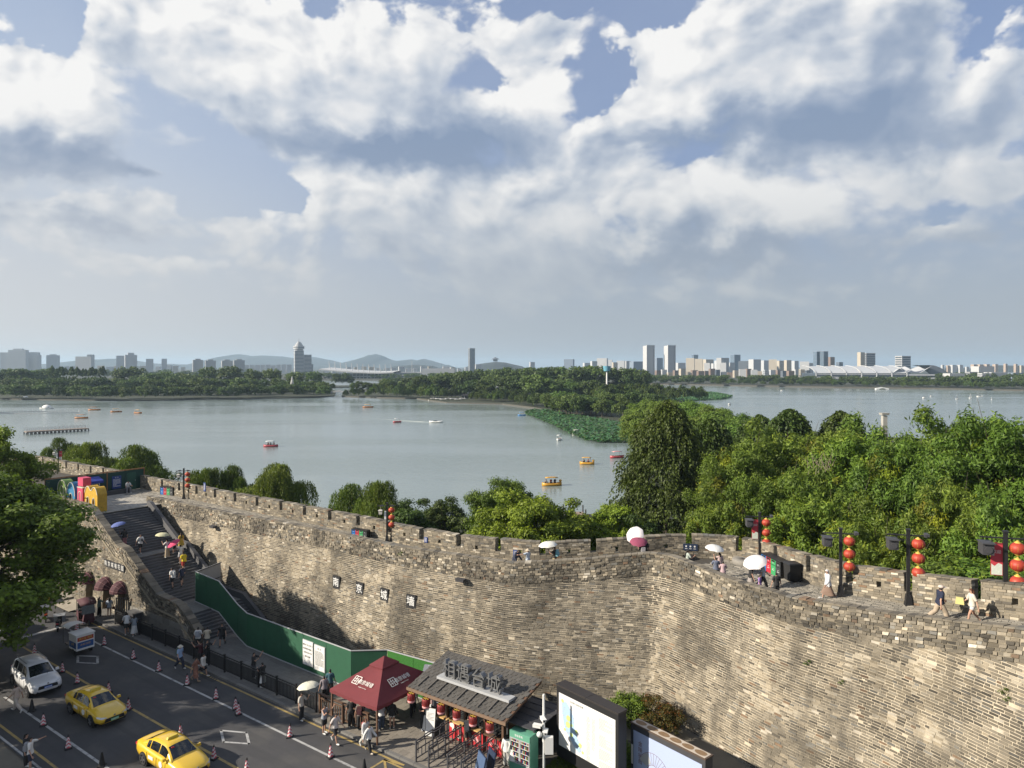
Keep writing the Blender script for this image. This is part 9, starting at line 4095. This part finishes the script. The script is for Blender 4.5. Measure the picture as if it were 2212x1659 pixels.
i_ = person('person in black top and pink trousers under a blue umbrella on the upper stairs',s5(1075,1055),AW,'shade',1.64,('tee',BLACK),('trousers',(.32,.14,.15)))
umbrella('blue umbrella carried up the stairs',i_['rhand'],(-.2,-.1),(.10,.14,.36),.62)
i_ = person('man in white tee with black sling bag coming down onto the landing',s5(1212,1110),AE,'walk',1.74,('tee',WHITE),('shorts',BLACK),shoes=WHITE)
bag('black sling bag across the white tee on the landing',i_['W'] @ Vector((.05,-.14,1.36)),AE,BLACK,.2,.14,.12)
i_ = person('woman in white top and long beige skirt under a pale umbrella on the landing',s5(1445,1145),AW + .2,'shade',1.62,('tee',WHITE),('skirt',(.40,.32,.22),.1),long_hair=.2)
umbrella('pale yellow umbrella on the landing',i_['rhand'],(.05,.05),(.56,.54,.34),.60)
person('child in grey tee beside the pale umbrella on the landing',s5(1505,1110),AW,'stand',1.35,('tee',(.26,.28,.32)),('shorts',(.05,.05,.06)))
person('woman in yellow dress with black hair high on the landing',s5(1565,1085),AW,'stand',1.62,dress=((.50,.34,.05),.5,'short'),long_hair=.4)
i_ = person('woman in white top and striped skirt under a pink umbrella',s5(1560,1190),AW,'shade',1.60,('tee',WHITE),('skirt',(.34,.34,.36),.6))
umbrella('bright pink umbrella on the stairs',i_['rhand'],(-.45,-.35),(.62,.06,.16),.58,.55)
person('person in bright yellow shirt and red shorts climbing the stairs',s5(1590,1265),AW,'climb',1.68,('tee',(.66,.50,.02)),('shorts',(.40,.04,.03)),width=1.12)
i_ = person('man in white tee and black shorts with white bag climbing the stairs',s5(1495,1410),AW + .1,'climb',1.70,('tee',WHITE),('shorts',BLACK),shoes=BLACK,width=1.08)
backpack('small white bag on the back of the man climbing the stairs',i_,(.55,.57,.58),.7)
person('man in navy tee and shorts climbing beside the man with the white bag',s5(1575,1395),AW - .1,'climb',1.74,('tee',NAVY),('shorts',(.022,.025,.035)),shoes=BLACK)
# --- platform
person('man in black tee with raised arms taking a picture over the hoarding',q5(920,575,PZ),PI/2 + 1.2,'up',1.74,('tee',BLACK),('shorts',(.38,.34,.28)),extra=dict(armR=135,elbR=30))
person('person in white shirt sitting on the stone bench looking at a phone',SD(-76.95,37.15,PZ + .44),AE - .2,'sit',1.70,('tee',WHITE),('trousers',(.20,.20,.22)))

# --- wall walk
def walk_z(p):
 t_ = LI.near(p[0],p[1])
 return LI.at(t_)[3]

def on_walk(xv,yv):
 z = 8.0
 for _ in range(6):
  p = G(xv,yv,z)
  z = walk_z(p)
 return G(xv,yv,z)

def w1(x,y):
 return on_walk((2900 + x*.5407)/1.8517,(2000 + y*.5407)/1.8517)

def w3(x,y):
 return on_walk((1900 + x*.46293)/1.8517,(2050 + y*.46293)/1.8517)

def wall_at(xv,d_in,rows=None):
 """a spot on the wall walk at a column of the photograph, d_in metres in from the coping"""
 best = None
 for t_ in np.linspace(0,LI.len,1500):
  p = LI.at(t_)
  n_ = LI.normal(t_)
  x,y = p[0] - n_.x*d_in,p[1] - n_.y*d_in
  e = abs(CX + FV*x/y - xv)
  if best is None or e < best[0]:
   best = (e,Vector((x,y,p[3])))
 return best[1]

person('man in navy polo and white cap walking heavily along the wall walk',w1(1590,905),AE + .55,'walk',1.70,('tee',(.012,.018,.045)),('trousers',(.42,.34,.25)),hat=('cap',(.62,.52,.45)),width=1.15,skin_c=None)
i_ = person('woman with long brown hair in white tee and shorts on the wall walk',w1(1830,925),AW + .4,'walk2',1.62,('tee',(.62,.57,.48)),('hot',(.55,.55,.55)),hair=(.10,.035,.015),long_hair=.42)
t = thing('bag','pale yellow shoulder bag of the woman with long brown hair','bag',i_['lhand'] + Vector((0,0,.12)),AW)
mb = MB()
mb.box((0,0,0),(.34,.12,.30),taper=.8)
mb.build('pouch',cloth_mat((.62,.56,.22)),t)
person('person in white hooded jacket and brown skirt walking on the wall',w1(762,738),AE - 2.4,'walk',1.64,('long',(.60,.61,.63)),('skirt',(.24,.16,.12),.28),hood=(.62,.62,.62),shoes=WHITE)
i_ = person('woman in black top under a white patterned umbrella by the bins',wall_at(1621,1.0),AE + .6,'shade',1.58,('tee',BLACK),('skirt',(.3,.27,.25),.45),long_hair=.2)
umbrella('large white patterned umbrella on the wall walk by the bins',i_['rhand'],(-.35,-.3),(.72,.68,.68),.68,.5)
person('man in grey tee and black trousers near the coloured bins',wall_at(1648,1.7),AE + .3,'walk',1.62,('tee',(.42,.46,.50)),('trousers',BLACK))
person('child in lilac dress behind the coping near the white patterned umbrella',wall_at(1641,.75),AE,'stand',1.16,dress=((.28,.17,.42),.5,'short'))
i_ = person('boy in black and white shirt standing at the coping',wall_at(1678,.85),AE + 2.2,'stand',1.45,('tee',BLACK),('shorts',BLACK))
i_ = person('man in striped navy and white polo looking at his phone at the coping',wall_at(1546,.85),AE + 2.0,'phone',1.52,('tee',mat('striped_polo',(.12,.14,.20),.8,.4,4)),('trousers',BLACK))
person('girl in pale pink clothes beside the man in striped polo',wall_at(1562,.95),AE + 2.0,'phone',1.36,('tee',(.50,.36,.38)),('trousers',(.48,.43,.40)))
i_ = person('woman in pink under the white umbrella behind the man in striped polo',wall_at(1555,1.9),AE + 2.4,'shade',1.52,('tee',(.50,.38,.36)),('trousers',(.4,.37,.35)),long_hair=.2)
umbrella('white umbrella behind the man in striped polo',i_['rhand'],(.1,-.1),(.70,.70,.68),.58,.55)
person('woman with long dark hair and pale green tee at the wall corner',wall_at(1486,.9),AE + .7,'phone',1.58,('tee',(.42,.47,.42)),('trousers',(.35,.36,.36)),long_hair=.42)
i_ = person('person with grey bag under a dark red umbrella at the wall corner',wall_at(1389,1.3),PI/2,'shade',1.60,('tee',(.03,.03,.03)),('trousers',BLACK))
backpack('grey backpack under the dark red umbrella',i_,(.34,.33,.34),1.0)
umbrella('dark red umbrella at the wall corner',i_['rhand'],(-.05,-.35),(.26,.05,.10),.58,.42)
i_ = person('tall person in black under the tilted white umbrella at the wall corner',wall_at(1394,1.9),PI/2,'shade',1.74,('tee',BLACK),('trousers',BLACK),long_hair=.3)
umbrella('white umbrella tilted on its side above the dark red one',i_['rhand'] + Vector((-.25,0,.25)),(-.9,-1.3),(.74,.70,.70),.62,.45)
i_ = person('woman in dark tee and yellow skirt under a white umbrella at the battlement',wall_at(1199,1.2),AW + .3,'shade',1.62,('tee',(.04,.035,.03)),('skirt',(.44,.34,.18),.3))
backpack('light blue backpack under the white umbrella at the battlement',i_,(.20,.42,.48),1.0)
umbrella('white umbrella at the battlement with blue backpack below',i_['rhand'],(-.1,0),(.70,.70,.64),.64,.5)
person('woman in white and pale blue dress with a straw hat on the wall walk',wall_at(1141,.8),AW,'reach',1.55,dress=((.50,.56,.64),.45,'short'),hat=('brim',(.56,.48,.36)))
person('person in navy suit bending towards the child in white on the wall walk',wall_at(1112,.8),AE,'bend',1.62,('long',NAVY),('trousers',NAVY),extra=dict(bend=30))
# --- people in the two yellow boats
for (xv,yv,n,lab) in ((1190,1049,3,'passenger in the nearest yellow duck boat'),(1266,1003,2,'passenger in the farther yellow duck boat'),(586,965,3,'passenger in the red boat out on the lake')):
 p = G(xv,yv,WZ)
 for k in range(n):
  person(lab + ', %s of %d from the left' % (ORD[k],n),(p.x + (k - (n - 1)/2)*.85,p.y + random.uniform(-.3,.3),WZ + .72),random.choice((0,PI,TOCAM)),'sit',1.66,('tee',random.choice((BLACK,NAVY,(.2,.03,.03)))),('trousers',BLACK),group=lab + 's')

# ------------------------------------------------------------------ air: one box of thin haze round everything
mb = MB()
mb.box((0,5500,75),(19000,17600,168))
M = bpy.data.materials.new('haze_air')
M.use_nodes = True
T = NT(M.node_tree)
o_ = T.n('ShaderNodeOutputMaterial')
v_ = T.n('ShaderNodeVolumePrincipled')
v_.inputs['Color'].default_value = (0.60,0.81,1.0,1)
v_.inputs['Density'].default_value = 0.000100
v_.inputs['Anisotropy'].default_value = 0.15
T.t.links.new(v_.outputs[0],o_.inputs['Volume'])
o = mb.build('haze',M)
o['kind'] = 'stuff'
